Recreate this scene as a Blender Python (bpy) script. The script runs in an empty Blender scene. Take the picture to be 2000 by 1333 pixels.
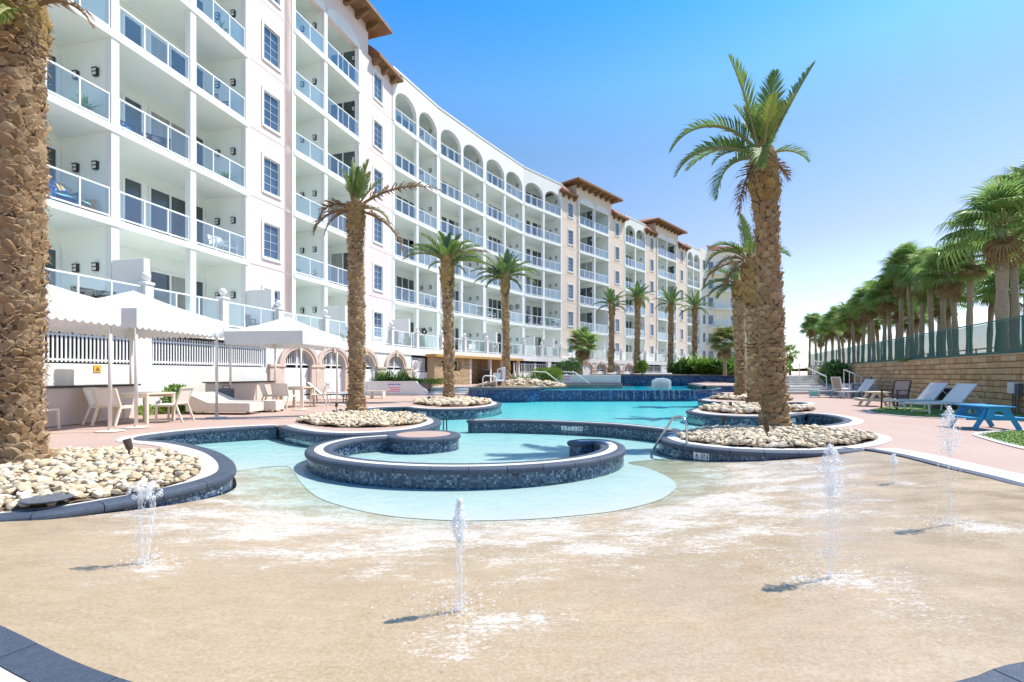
import bpy, bmesh, math, random
from mathutils import Vector, Matrix, noise
from mathutils.geometry import delaunay_2d_cdt, tessellate_polygon
random.seed(7)
R = math.radians
sc = bpy.context.scene
col = sc.collection

# ------------------------------------------------------------------ camera, sky, sun, exposure
CAM_H, FPX, HOR = 1.2, 950.0, 731.5          # eye height (m), focal length (px of a 2000 px wide frame), horizon row
cd = bpy.data.cameras.new('camera'); cam = bpy.data.objects.new('camera', cd); col.objects.link(cam)
cam.location = (0, 0, CAM_H); cam.rotation_euler = (R(90), 0, 0)
cd.sensor_fit = 'HORIZONTAL'; cd.sensor_width = 36.0; cd.lens = 36.0 * FPX / 2000.0
cd.shift_y = (HOR - 666.5) / 2000.0
cd.clip_start = 0.05; cd.clip_end = 4000
sc.camera = cam
SUN_EL, SUN_AZ = R(57), math.atan2(0.94, 0.34)  # azimuth measured from +Y towards +X
wd = bpy.data.worlds.new('World'); sc.world = wd; wd.use_nodes = True
wn = wd.node_tree.nodes; wl = wd.node_tree.links
for n in list(wn): wn.remove(n)
sky = wn.new('ShaderNodeTexSky'); sky.sky_type = 'NISHITA'; sky.sun_disc = False
sky.sun_elevation = SUN_EL; sky.sun_rotation = SUN_AZ
sky.air_density = 1.0; sky.dust_density = 0.6; sky.ozone_density = 2.2; sky.altitude = 0
bg = wn.new('ShaderNodeBackground'); bg.inputs['Strength'].default_value = 0.15
wo = wn.new('ShaderNodeOutputWorld')
# photographic grade of the sky: deep azure aloft paling to white at the horizon
tcw = wn.new('ShaderNodeTexCoord'); spw = wn.new('ShaderNodeSeparateXYZ'); wl.new(tcw.outputs['Generated'], spw.inputs[0])
crw = wn.new('ShaderNodeValToRGB'); els = crw.color_ramp.elements
STOPS = [(0.0, (.58, .56, .64)), (.10, (.54, .50, .53)), (.24, (.445, .40, .43)), (.41, (.335, .42, .455)), (.50, (.275, .49, .605)), (.60, (.13, .45, .68)), (1.0, (.13, .42, .64))]
els[0].position = 0; els[1].position = 1
for i, (p_, c_) in enumerate(STOPS):
    e_ = els[0] if i == 0 else (els[-1] if i == len(STOPS)-1 else els.new(p_)); e_.color = tuple(x/2 for x in c_) + (1,)
wl.new(spw.outputs['Z'], crw.inputs[0])
m1w = wn.new('ShaderNodeVectorMath'); m1w.operation = 'MULTIPLY'; wl.new(sky.outputs[0], m1w.inputs[0]); wl.new(crw.outputs[0], m1w.inputs[1])
m2w = wn.new('ShaderNodeVectorMath'); m2w.operation = 'SCALE'; m2w.inputs['Scale'].default_value = 2.0; wl.new(m1w.outputs[0], m2w.inputs[0])
wl.new(m2w.outputs[0], bg.inputs['Color']); wl.new(bg.outputs[0], wo.inputs['Surface'])
sl = bpy.data.lights.new('sun', 'SUN'); so = bpy.data.objects.new('sun', sl); col.objects.link(so)
sl.energy = 2.35; sl.angle = R(0.53); sl.color = (1.0, 0.925, 0.81)
sd = Vector((math.sin(SUN_AZ) * math.cos(SUN_EL), math.cos(SUN_AZ) * math.cos(SUN_EL), math.sin(SUN_EL)))
so.rotation_euler = sd.to_track_quat('Z', 'Y').to_euler(); so.location = (30, 20, 60)
vs = sc.view_settings
vs.view_transform = 'Standard'; vs.look = 'None'; vs.gamma = 1.0; vs.exposure = 1.5
try: vs.use_curve_mapping = False
except Exception: pass
sc.cycles.max_bounces = 10; sc.cycles.diffuse_bounces = 5; sc.cycles.transparent_max_bounces = 24
sc.cycles.caustics_reflective = False; sc.cycles.caustics_refractive = False
sc.cycles.sample_clamp_indirect = 6.0

# ------------------------------------------------------------------ helpers
def G(u, v, z=0.0):
    """ground survey: photo row/column of a point at height z -> plan position"""
    Y = FPX * (CAM_H - z) / (v - HOR)
    return Vector(((u - 1000) / FPX * Y, Y, z))
def GY(u, Y, z=0.0): return Vector(((u - 1000) / FPX * Y, Y, z))

class MB:
    def __init__(s): s.v = []; s.f = []; s.m = []; s.r = []
    def add(s, vs, fs, M=None, mi=0, r=0.0):
        b = len(s.v)
        if M is not None: vs = [M @ Vector(p) for p in vs]
        s.v += [tuple(p) for p in vs]
        for f in fs: s.f.append([b + i for i in f]); s.m.append(mi); s.r.append(r)
    def box(s, x0, x1, y0, y1, z0, z1, M=None, mi=0, r=0.0):
        vs = [(x, y, z) for z in (z0, z1) for y in (y0, y1) for x in (x0, x1)]
        s.add(vs, [(0, 2, 3, 1), (4, 5, 7, 6), (0, 1, 5, 4), (2, 6, 7, 3), (0, 4, 6, 2), (1, 3, 7, 5)], M, mi, r)
    def bbox(s, x0, x1, y0, y1, z0, z1, b=0.01, M=None, mi=0, r=0.0):
        """box with chamfered vertical + top edges"""
        def ring(i, z): return [(x0+i,y0+b,z),(x0+b,y0+i,z),(x1-b,y0+i,z),(x1-i,y0+b,z),(x1-i,y1-b,z),(x1-b,y1-i,z),(x0+b,y1-i,z),(x0+i,y1-b,z)]
        vs = ring(0, z0) + ring(0, z1 - b) + ring(b*.9, z1)
        fs = [tuple(range(7, -1, -1)), tuple(range(16, 24))]
        for k in (0, 8):
            for i in range(8): j = (i + 1) % 8; fs.append((k+i, k+j, k+8+j, k+8+i))
        s.add(vs, fs, M, mi, r)
    def tube(s, pts, r, n=8, mi=0, cap=True, rv=0.0):
        pts = [Vector(p) for p in pts]; rr = r if isinstance(r, (list, tuple)) else [r] * len(pts)
        base = len(s.v); up = None
        for i, p in enumerate(pts):
            t = (pts[min(i+1, len(pts)-1)] - pts[max(i-1, 0)]).normalized()
            if up is None: up = Vector((0, 0, 1)) if abs(t.z) < .9 else Vector((1, 0, 0))
            a = t.cross(up).normalized(); b = a.cross(t).normalized(); up = b
            for k in range(n):
                an = 2 * math.pi * k / n
                s.v.append(tuple(p + rr[i] * (math.cos(an) * a + math.sin(an) * b)))
        for i in range(len(pts) - 1):
            for k in range(n):
                k2 = (k + 1) % n
                s.f.append([base+i*n+k, base+i*n+k2, base+(i+1)*n+k2, base+(i+1)*n+k]); s.m.append(mi); s.r.append(rv)
        if cap:
            s.f.append([base+k for k in range(n-1, -1, -1)]); s.m.append(mi); s.r.append(rv)
            s.f.append([base+(len(pts)-1)*n+k for k in range(n)]); s.m.append(mi); s.r.append(rv)
    def bar(s, a, b, w, d, up=(0, 0, 1), mi=0, r=0.0):
        a = Vector(a); b = Vector(b); t = b - a; L = t.length; t.normalize(); up = Vector(up)
        if abs(t.dot(up)) > .98: up = Vector((0, 1, 0)) if abs(t.y) < .9 else Vector((1, 0, 0))
        x = t.cross(up).normalized(); y = x.cross(t).normalized()
        M = Matrix(((x.x, t.x, y.x, a.x), (x.y, t.y, y.y, a.y), (x.z, t.z, y.z, a.z), (0, 0, 0, 1)))
        s.box(-w/2, w/2, 0, L, -d/2, d/2, M, mi, r)
    def lathe(s, prof, n=16, M=None, mi=0, r=0.0):
        vs = [(p[0]*math.cos(2*math.pi*k/n), p[0]*math.sin(2*math.pi*k/n), p[1]) for p in prof for k in range(n)]
        fs = [(i*n+k, i*n+(k+1) % n, (i+1)*n+(k+1) % n, (i+1)*n+k) for i in range(len(prof)-1) for k in range(n)]
        fs += [tuple(range(n-1, -1, -1)), tuple((len(prof)-1)*n+k for k in range(n))]
        s.add(vs, fs, M, mi, r)
    def plate(s, outer, holes, t, M=None, mi=0):
        """2D outline in (x,z) with holes, thickness t along +y"""
        loops = [[Vector((p[0], p[1], 0)) for p in outer]] + [[Vector((p[0], p[1], 0)) for p in h] for h in holes]
        flat = [p for l in loops for p in l]; n = len(flat)
        tri = tessellate_polygon(loops)
        vs = [(p.x, 0, p.y) for p in flat] + [(p.x, t, p.y) for p in flat]
        fs = [tuple(f) for f in tri] + [tuple(n+i for i in reversed(f)) for f in tri]
        o = 0
        for l in loops:
            for i in range(len(l)):
                j = (i + 1) % len(l); fs.append((o+i, o+j, n+o+j, n+o+i))
            o += len(l)
        s.add(vs, fs, M, mi)
    def mesh(s, name, mats, smooth=False):
        me = bpy.data.meshes.new(name); me.from_pydata(s.v, [], s.f)
        mats = mats if isinstance(mats, (list, tuple)) else [mats]
        for m in mats: me.materials.append(m)
        if len(mats) > 1: me.polygons.foreach_set('material_index', s.m)
        if any(s.r):
            a = me.attributes.new('rnd', 'FLOAT', 'FACE'); a.data.foreach_set('value', s.r)
        if smooth: me.polygons.foreach_set('use_smooth', [True] * len(s.f))
        me.update(); return me
    def build(s, name, mats, parent=None, smooth=False, world=False, kind=None):
        return put(name, s.mesh(name, mats, smooth), parent, world=world, kind=kind)

def put(name, me, parent=None, loc=None, rotz=0.0, world=False, kind=None, rot=None, scale=None):
    o = bpy.data.objects.new(name, me); col.objects.link(o)
    if parent is not None: o.parent = parent
    if world and parent is not None:
        p = parent; off = Vector((0, 0, 0))
        while p is not None: off += p.location; p = p.parent
        o.location = -off
    if loc is not None: o.location = loc
    if rot is not None: o.rotation_euler = rot
    elif rotz: o.rotation_euler = (0, 0, rotz)
    if scale is not None: o.scale = scale if isinstance(scale, (tuple, list, Vector)) else (scale,) * 3
    if kind: o['kind'] = kind
    return o
def tag(o, label, cat, group=None):
    o['label'] = label; o['category'] = cat
    if group: o['group'] = group
    return o
def thing(name, label, cat, loc=(0, 0, 0), rotz=0.0, group=None, scale=None):
    o = bpy.data.objects.new(name, None); col.objects.link(o); o.empty_display_size = .2
    o.location = loc; o.rotation_euler = (0, 0, rotz)
    if scale: o.scale = (scale,) * 3
    return tag(o, label, cat, group)
def kids(o): return [c for c in allkids.get(o.name, [])]
def copy_thing(src, loc, rotz, label, group=None, scale=None):
    c = src.copy(); col.objects.link(c); c.location = loc; c.rotation_euler = (0, 0, rotz); c['label'] = label
    if group: c['group'] = group
    if scale: c.scale = (scale,) * 3
    def rec(a, b):
        for ch in list(a.children):
            d = ch.copy(); col.objects.link(d); d.parent = b; rec(ch, d)
    rec(src, c); return c

# ------------------------------------------------------------------ materials
def nt(name):
    m = bpy.data.materials.new(name); m.use_nodes = True
    t = m.node_tree; b = t.nodes['Principled BSDF']; return m, t, t.nodes, t.links, b
def lin(c):
    return tuple(((x/255)/12.92 if x/255 <= .04045 else ((x/255+.055)/1.055)**2.4) for x in c)
def mixc(N, L, fac, a, b, mode='MIX'):
    n = N.new('ShaderNodeMix'); n.data_type = 'RGBA'; n.blend_type = mode
    for s, v in ((n.inputs[0], fac), (n.inputs[6], a), (n.inputs[7], b)):
        if hasattr(v, 'is_output'): L.new(v, s)
        else: s.default_value = v if isinstance(v, float) else (tuple(v) + (1,))[:4]
    return n.outputs[2]
def ramp(N, L, src, p0, p1):
    n = N.new('ShaderNodeMapRange'); n.inputs[1].default_value = p0; n.inputs[2].default_value = p1
    L.new(src, n.inputs[0]); return n.outputs[0]
def ntex(N, L, vec, scale, detail=4, rough=.55, stretch=None):
    n = N.new('ShaderNodeTexNoise'); n.inputs['Scale'].default_value = scale
    n.inputs['Detail'].default_value = detail; n.inputs['Roughness'].default_value = rough
    if stretch:
        mp = N.new('ShaderNodeMapping'); mp.inputs['Scale'].default_value = stretch
        L.new(vec, mp.inputs[0]); vec = mp.outputs[0]
    L.new(vec, n.inputs['Vector']); return n.outputs[0]
def MAT(name, c, rough=.7, c2=None, scale=3.0, bump=0.0, bscale=60.0, rnd=None, metal=0.0, spec=.5, pos=True, stretch=None, trans=0.0, detail=5):
    """c base colour, c2 second colour mixed by noise, rnd = (colour, strength) mixed per piece"""
    m, t, N, L, b = nt(name)
    b.inputs['Roughness'].default_value = rough; b.inputs['Metallic'].default_value = metal
    b.inputs['Specular IOR Level'].default_value = spec
    if pos: vec = N.new('ShaderNodeNewGeometry').outputs['Position']
    else: vec = N.new('ShaderNodeTexCoord').outputs['Object']
    cur = None
    if c2 is not None:
        f = ramp(N, L, ntex(N, L, vec, scale, detail, .6, stretch), .32, .68)
        cur = mixc(N, L, f, c, c2)
    if rnd is not None:
        oi = N.new('ShaderNodeObjectInfo').outputs['Random']
        at = N.new('ShaderNodeAttribute'); at.attribute_name = 'rnd'
        ad = N.new('ShaderNodeMath'); ad.operation = 'ADD'; L.new(oi, ad.inputs[0]); L.new(at.outputs['Fac'], ad.inputs[1])
        fr = N.new('ShaderNodeMath'); fr.operation = 'FRACT'; L.new(ad.outputs[0], fr.inputs[0])
        cols = rnd if isinstance(rnd, list) else [rnd]
        cr = N.new('ShaderNodeValToRGB'); cr.color_ramp.interpolation = 'LINEAR'
        els = cr.color_ramp.elements; k = len(cols)
        els[0].position = 0; els[0].color = tuple(cols[0]) + (1,); els[1].position = 1; els[1].color = tuple(cols[-1]) + (1,)
        for i in range(1, k-1):
            e = els.new(i/(k-1)); e.color = tuple(cols[i]) + (1,)
        L.new(fr.outputs[0], cr.inputs[0])
        cur = cr.outputs[0] if cur is None else mixc(N, L, .6, cur, cr.outputs[0])
    if cur is None: b.inputs['Base Color'].default_value = tuple(c) + (1,)
    else: L.new(cur, b.inputs['Base Color'])
    if bump:
        bn = N.new('ShaderNodeBump'); bn.inputs['Strength'].default_value = bump; bn.inputs['Distance'].default_value = .02
        L.new(ntex(N, L, vec, bscale, 4), bn.inputs['Height']); L.new(bn.outputs[0], b.inputs['Normal'])
    if trans:
        tr = N.new('ShaderNodeBsdfTranslucent'); mx = N.new('ShaderNodeMixShader'); mx.inputs[0].default_value = trans
        if cur is None: tr.inputs[0].default_value = tuple(c) + (1,)
        else: L.new(cur, tr.inputs[0])
        L.new(b.outputs[0], mx.inputs[1]); L.new(tr.outputs[0], mx.inputs[2]); L.new(mx.outputs[0], N['Material Output'].inputs[0])
    return m

mt = {}
mt['white'] = MAT('white_stucco', (.79, .785, .76), .8, (.72, .715, .69), 1.6, .12, 90, stretch=(1, 1, .16))
mt['creamwall'] = MAT('cream_stucco', (.86, .79, .68), .85, (.82, .745, .635), 1.4, .12, 80, stretch=(1, 1, .18))
mt['mint'] = MAT('balcony_stucco', (.85, .89, .84), .85, (.81, .855, .81), .8, .08, 90)
mt['soffit'] = MAT('balcony_soffit', (.83, .865, .83), .9, (.79, .825, .79), 1.0)
mt['pink'] = MAT('pink_stucco', (.77, .65, .615), .85, (.73, .605, .57), 1.4, .12, 80, stretch=(1, 1, .18))
mt['peach'] = MAT('peach_stucco', (.78, .64, .52), .85, (.735, .60, .485), 1.4, .12, 80, stretch=(1, 1, .18))
mt['trim'] = MAT('white_trim', (.82, .82, .81), .45)
mt['rail'] = MAT('white_rail', (.82, .83, .84), .35)
mt['dark'] = MAT('dark_interior', (.018, .02, .022), .8)
mt['garage'] = MAT('garage_grey', (.16, .15, .145), .9, (.10, .095, .09), .6)
mt['lampblack'] = MAT('lamp_black', (.03, .03, .032), .4)
mt['lampglass'] = MAT('lamp_glass', (.75, .76, .74), .3)
mt['terracotta'] = MAT('terracotta', (.42, .17, .085), .75, (.30, .11, .055), 2.5, .2, 40, rnd=[(.46, .2, .1), (.34, .12, .06), (.5, .27, .15)])
mt['wood'] = MAT('stained_soffit', (.26, .14, .065), .7, (.17, .085, .038), 3, .15, 40)
mt['beige'] = MAT('arch_surround', (.66, .53, .44), .8, (.60, .47, .39), 2, .15, 60)
mt['counter'] = MAT('beige_counter', (.70, .58, .50), .8, (.66, .54, .465), 1.5, .1, 60)
mt['black'] = MAT('black_top', (.02, .02, .022), .25)
mt['canvas'] = MAT('white_canvas', (.86, .85, .83), .8, (.81, .80, .78), 2.5, .06, 30, trans=.25)
mt['post'] = MAT('cream_post', (.76, .72, .66), .5, (.68, .62, .55), 6, .05, 40)
mt['cream'] = MAT('cream_frame', (.80, .70, .56), .5, (.74, .63, .48), 5, pos=False)
mt['sling'] = MAT('cream_sling', (.84, .78, .69), .75, (.80, .73, .64), 30, pos=False)
mt['wicker'] = MAT('pale_wicker', (.80, .72, .62), .75, (.70, .61, .5), 60, .3, 90, pos=False)
mt['whiteplast'] = MAT('white_plastic', (.82, .82, .80), .4, (.76, .76, .74), 4, pos=False)
mt['greysling'] = MAT('pale_grey_sling', (.86, .82, .73), .7, (.80, .76, .67), 40, pos=False)
mt['taupe'] = MAT('taupe_sling', (.42, .34, .29), .7, (.36, .28, .24), 40, pos=False)
mt['bronze'] = MAT('bronze_frame', (.07, .045, .035), .4)
mt['blue'] = MAT('blue_paint', (.02, .27, .56), .5, (.03, .33, .62), 6, .05, 30, pos=False)
mt['bluechair'] = MAT('blue_chair', (.06, .22, .5), .5)
mt['yellowwood'] = MAT('yellow_wood', (.66, .43, .16), .6, (.58, .36, .12), 8, pos=False)
mt['aqua'] = MAT('aqua_cushion', (.22, .6, .6), .8)
mt['steel'] = MAT('stainless', (.62, .63, .62), .22, metal=1.0)
mt['bin'] = MAT('bin_black', (.025, .022, .022), .5, (.035, .03, .03), 5)
mt['navy'] = MAT('navy_coping', (.030, .045, .078), .6, (.08, .11, .165), 26, .5, 160, rnd=[(.04, .055, .085), (.065, .085, .12), (.05, .07, .10)])
mt['tile'] = MAT('mosaic_tile', (.05, .09, .16), .18, rnd=[(.012, .025, .06), (.06, .11, .2), (.02, .04, .10), (.30, .38, .46), (.03, .055, .11), (.12, .19, .29), (.015, .035, .08), (.22, .30, .38), (.035, .07, .14)])
mt['tileblue'] = MAT('tier_tile', (.03, .09, .22), .2, rnd=[(.008, .04, .15), (.02, .10, .27), (.012, .06, .2), (.10, .24, .42), (.006, .03, .12), (.03, .13, .3)])
mt['grout'] = MAT('tile_grout', (.12, .16, .2), .8)
mt['plaster'] = MAT('pool_plaster', (.535, .535, .50), .6, (.50, .51, .485), 1.5, .1, 40)
mt['concrete'] = MAT('white_concrete', (.66, .64, .60), .85, (.585, .56, .52), 2.5, .25, 120)
mt['stone'] = MAT('river_stone', (.46, .36, .23), .75, (.64, .55, .40), 11, .35, 50, rnd=[(.68, .56, .38), (.46, .32, .16), (.76, .67, .51), (.58, .45, .28), (.82, .75, .62), (.42, .28, .14), (.70, .58, .41)], pos=True)
mt['soil'] = MAT('stone_bed', (.30, .22, .13), .95, (.14, .095, .055), 30, .6, 60)
mt['boot'] = MAT('palm_boot', (.46, .29, .14), .9, (.22, .125, .055), 22, .7, 60, rnd=[(.55, .37, .19), (.25, .14, .06), (.64, .48, .29), (.40, .235, .11), (.32, .22, .135)], pos=False)
mt['bootgold'] = MAT('palm_boot_golden', (.38, .24, .07), .9, (.3, .18, .05), 22, .6, 60, rnd=[(.45, .31, .10), (.24, .13, .05), (.40, .29, .13)], pos=False)
mt['trunk'] = MAT('palm_trunk', (.16, .09, .045), .95, (.08, .045, .022), 14, .7, 40, stretch=(1, 1, 3))
mt['greytrunk'] = MAT('sabal_trunk', (.42, .335, .24), .95, (.25, .19, .13), 9, .6, 30, stretch=(1, 1, 4))
mt['frond'] = MAT('date_frond', (.12, .22, .04), .6, (.19, .30, .07), 3, rnd=[(.085, .17, .035), (.22, .32, .07), (.13, .25, .05)], trans=.35, pos=False)
mt['frondgrey'] = MAT('date_frond_blue', (.085, .18, .07), .6, (.16, .27, .11), 3, rnd=[(.065, .15, .055), (.17, .28, .11), (.10, .21, .08)], trans=.32, pos=False)
mt['frondyellow'] = MAT('young_frond', (.23, .28, .05), .55, (.17, .24, .05), 3, trans=.3, pos=False)
mt['frondbrown'] = MAT('dead_frond', (.30, .19, .09), .9, (.2, .11, .05), 5, trans=.15, pos=False)
mt['rachis'] = MAT('frond_rib', (.25, .25, .09), .6, pos=False)
mt['fan'] = MAT('sabal_leaf', (.19, .33, .075), .4, (.29, .42, .13), 4, rnd=[(.14, .27, .06), (.33, .44, .12), (.2, .34, .09), (.40, .45, .18)], trans=.5, pos=False)
mt['fanyellow'] = MAT('yellowing_fan_leaf', (.19, .25, .045), .55, (.28, .27, .07), 4, rnd=[(.12, .22, .04), (.3, .28, .07)], trans=.3, pos=False)
mt['fandead'] = MAT('dead_fan_leaf', (.27, .19, .09), .9, (.18, .12, .05), 5, pos=False)
mt['leaf'] = MAT('shrub_leaf', (.14, .28, .04), .55, (.21, .36, .065), 3, rnd=[(.09, .2, .03), (.24, .38, .07), (.15, .28, .05)], trans=.25)
mt['leafdark'] = MAT('dark_shrub_leaf', (.06, .15, .04), .5, (.11, .22, .055), 3, rnd=[(.045, .12, .03), (.14, .24, .065), (.085, .18, .045)], trans=.2)
mt['leaflime'] = MAT('lime_shrub_leaf', (.19, .3, .03), .55, (.25, .36, .05), 3, rnd=[(.15, .26, .03), (.28, .38, .06)], trans=.25)
mt['turf'] = MAT('turf', (.15, .27, .05), .85, (.21, .33, .075), 14, .6, 120, rnd=[(.12, .23, .04), (.24, .35, .08), (.17, .28, .055)])
mt['block'] = MAT('split_block', (.62, .42, .22), .92, (.48, .31, .15), 7, .9, 35, rnd=[(.68, .47, .25), (.42, .27, .13), (.74, .56, .34), (.58, .37, .18)])
mt['joint'] = MAT('block_joint', (.10, .06, .03), .95)
mt['ledge'] = MAT('ledge_stone', (.50, .36, .2), .9, (.38, .26, .14), 9, .7, 40, rnd=[(.56, .42, .25), (.36, .24, .12), (.62, .49, .32), (.46, .30, .15)])
mt['ochre'] = MAT('ochre_timber', (.52, .31, .09), .7, (.42, .24, .07), 6)
mt['fencegreen'] = MAT('green_post', (.02, .15, .13), .5)
mt['dune'] = MAT('dune_sand', (.46, .40, .28), .95, (.20, .24, .09), .8, .4, 20)
mt['lifering'] = MAT('white_ring', (.85, .84, .82), .5)
mt['orange'] = MAT('orange_notice', (.75, .42, .06), .6)
mt['signwhite'] = MAT('sign_white', (.84, .82, .82), .6)
mt['signblue'] = MAT('sign_blue', (.12, .17, .45), .6)
mt['signpink'] = MAT('sign_pink', (.72, .12, .25), .6)
mt['ink'] = MAT('black_ink', (.03, .03, .035), .6)
mt['plate'] = MAT('marker_tile', (.80, .81, .78), .3)
mt['purple'] = MAT('pink_towel', (.6, .3, .55), .9, (.85, .8, .85), 14, pos=False)
mt['asphalt'] = MAT('grey_cover', (.09, .095, .11), .8, (.14, .15, .165), 20)

def glass_dark():
    m, t, N, L, b = nt('dark_window_glass')
    vec = N.new('ShaderNodeNewGeometry').outputs['Position']
    f = ramp(N, L, ntex(N, L, vec, .6, 2), .35, .65)
    L.new(mixc(N, L, f, (.012, .025, .03), (.05, .085, .095)), b.inputs['Base Color'])
    b.inputs['Roughness'].default_value = .04; b.inputs['IOR'].default_value = 1.75
    return m
mt['wglass'] = glass_dark()
def glass_blue():
    m = glass_dark(); m.name = 'blue_window_glass'; N = m.node_tree.nodes
    mx = [n for n in N if n.bl_idname == 'ShaderNodeMix'][0]; mx.inputs[6].default_value = (.025, .07, .14, 1); mx.inputs[7].default_value = (.06, .13, .22, 1); return m
mt['wblue'] = glass_blue()
mt['wcurtain'] = MAT('curtained_glass', (.36, .36, .34), .06, (.24, .25, .25), 3.5, spec=.8, stretch=(5, 5, .1))
def glass_rail():
    m, t, N, L, b = nt('railing_glass')
    tr = N.new('ShaderNodeBsdfTransparent'); tr.inputs[0].default_value = (.90, .945, .965, 1)
    gl = N.new('ShaderNodeBsdfGlossy'); gl.inputs['Roughness'].default_value = .02; gl.inputs[0].default_value = (.95, .97, 1, 1)
    lw = N.new('ShaderNodeLayerWeight'); lw.inputs[0].default_value = .5; pw = N.new('ShaderNodeMath'); pw.operation = 'POWER'; pw.inputs[1].default_value = 3
    L.new(lw.outputs['Facing'], pw.inputs[0])
    ad = N.new('ShaderNodeMath'); ad.operation = 'MULTIPLY_ADD'; ad.inputs[1].default_value = .6; ad.inputs[2].default_value = .07
    L.new(pw.outputs[0], ad.inputs[0])
    mx = N.new('ShaderNodeMixShader'); L.new(ad.outputs[0], mx.inputs[0]); L.new(tr.outputs[0], mx.inputs[1]); L.new(gl.outputs[0], mx.inputs[2])
    L.new(mx.outputs[0], N['Material Output'].inputs[0]); return m
mt['rglass'] = glass_rail()
def screen_green():
    m, t, N, L, b = nt('green_mesh_screen')
    b.inputs['Base Color'].default_value = (.008, .13, .12, 1); b.inputs['Roughness'].default_value = .7
    tr = N.new('ShaderNodeBsdfTransparent'); tr.inputs[0].default_value = (1, 1, 1, 1)
    mx = N.new('ShaderNodeMixShader'); mx.inputs[0].default_value = .46
    L.new(tr.outputs[0], mx.inputs[1]); L.new(b.outputs[0], mx.inputs[2]); L.new(mx.outputs[0], N['Material Output'].inputs[0]); return m
mt['screen'] = screen_green()
def water():
    m, t, N, L, b = nt('pool_water')
    vec = N.new('ShaderNodeNewGeometry').outputs['Position']
    tr = N.new('ShaderNodeBsdfTransparent'); tr.inputs[0].default_value = (.97, 1, 1, 1)
    gl = N.new('ShaderNodeBsdfGlossy'); gl.inputs['Roughness'].default_value = .06
    fr = N.new('ShaderNodeFresnel'); fr.inputs['IOR'].default_value = 1.33
    bn = N.new('ShaderNodeBump'); bn.inputs['Strength'].default_value = .55; bn.inputs['Distance'].default_value = .05
    a = ntex(N, L, vec, 3.2, 3, .55, (1, .7, 1)); c = ntex(N, L, vec, 11, 2, .5, (1, .6, 1))
    s = N.new('ShaderNodeMath'); s.operation = 'MULTIPLY_ADD'; s.inputs[1].default_value = .35; L.new(c, s.inputs[0]); L.new(a, s.inputs[2])
    L.new(s.outputs[0], bn.inputs['Height']); L.new(bn.outputs[0], gl.inputs['Normal']); L.new(bn.outputs[0], fr.inputs['Normal'])
    fk = N.new('ShaderNodeMath'); fk.operation = 'MULTIPLY'; fk.inputs[1].default_value = .38; L.new(fr.outputs[0], fk.inputs[0])
    mx = N.new('ShaderNodeMixShader'); L.new(fk.outputs[0], mx.inputs[0]); L.new(tr.outputs[0], mx.inputs[1]); L.new(gl.outputs[0], mx.inputs[2])
    L.new(mx.outputs[0], N['Material Output'].inputs[0])
    va = N.new('ShaderNodeVolumeAbsorption'); va.inputs['Color'].default_value = (0, .915, .985, 1); va.inputs['Density'].default_value = .60
    L.new(va.outputs[0], N['Material Output'].inputs['Volume']); return m
mt['water'] = water()
def jetwater():
    m, t, N, L, b = nt('splashing_water')
    b.inputs['Base Color'].default_value = (.92, .95, .97, 1); b.inputs['Roughness'].default_value = .12
    b.inputs['Specular IOR Level'].default_value = .8
    tr = N.new('ShaderNodeBsdfTransparent'); lw = N.new('ShaderNodeLayerWeight'); lw.inputs[0].default_value = .45
    ad = N.new('ShaderNodeMath'); ad.operation = 'MULTIPLY_ADD'; ad.inputs[1].default_value = .5; ad.inputs[2].default_value = .12
    L.new(lw.outputs['Facing'], ad.inputs[0])
    mx = N.new('ShaderNodeMixShader'); L.new(ad.outputs[0], mx.inputs[0]); L.new(tr.outputs[0], mx.inputs[1]); L.new(b.outputs[0], mx.inputs[2])
    L.new(mx.outputs[0], N['Material Output'].inputs[0]); return m
mt['jet'] = jetwater()
def deckmat():
    m, t, N, L, b = nt('pink_deck')
    vec = N.new('ShaderNodeNewGeometry').outputs['Position']
    f = ramp(N, L, ntex(N, L, vec, .7, 5), .3, .7); g = ramp(N, L, ntex(N, L, vec, 22, 3), .35, .7)
    c = mixc(N, L, f, (.425, .29, .235), (.48, .345, .29)); c = mixc(N, L, .25, c, mixc(N, L, g, (.36, .24, .19), (.50, .38, .325)))
    L.new(c, b.inputs['Base Color']); b.inputs['Roughness'].default_value = .8
    bn = N.new('ShaderNodeBump'); bn.inputs['Strength'].default_value = .3; bn.inputs['Distance'].default_value = .01
    L.new(ntex(N, L, vec, 80, 3), bn.inputs['Height']); L.new(bn.outputs[0], b.inputs['Normal']); return m
mt['deck'] = deckmat()
JETS = [(-2.44, 3.2), (-.27, 2.5), (1.9, 2.9), (3.55, 3.95), (4.4, 5.6)]
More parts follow.
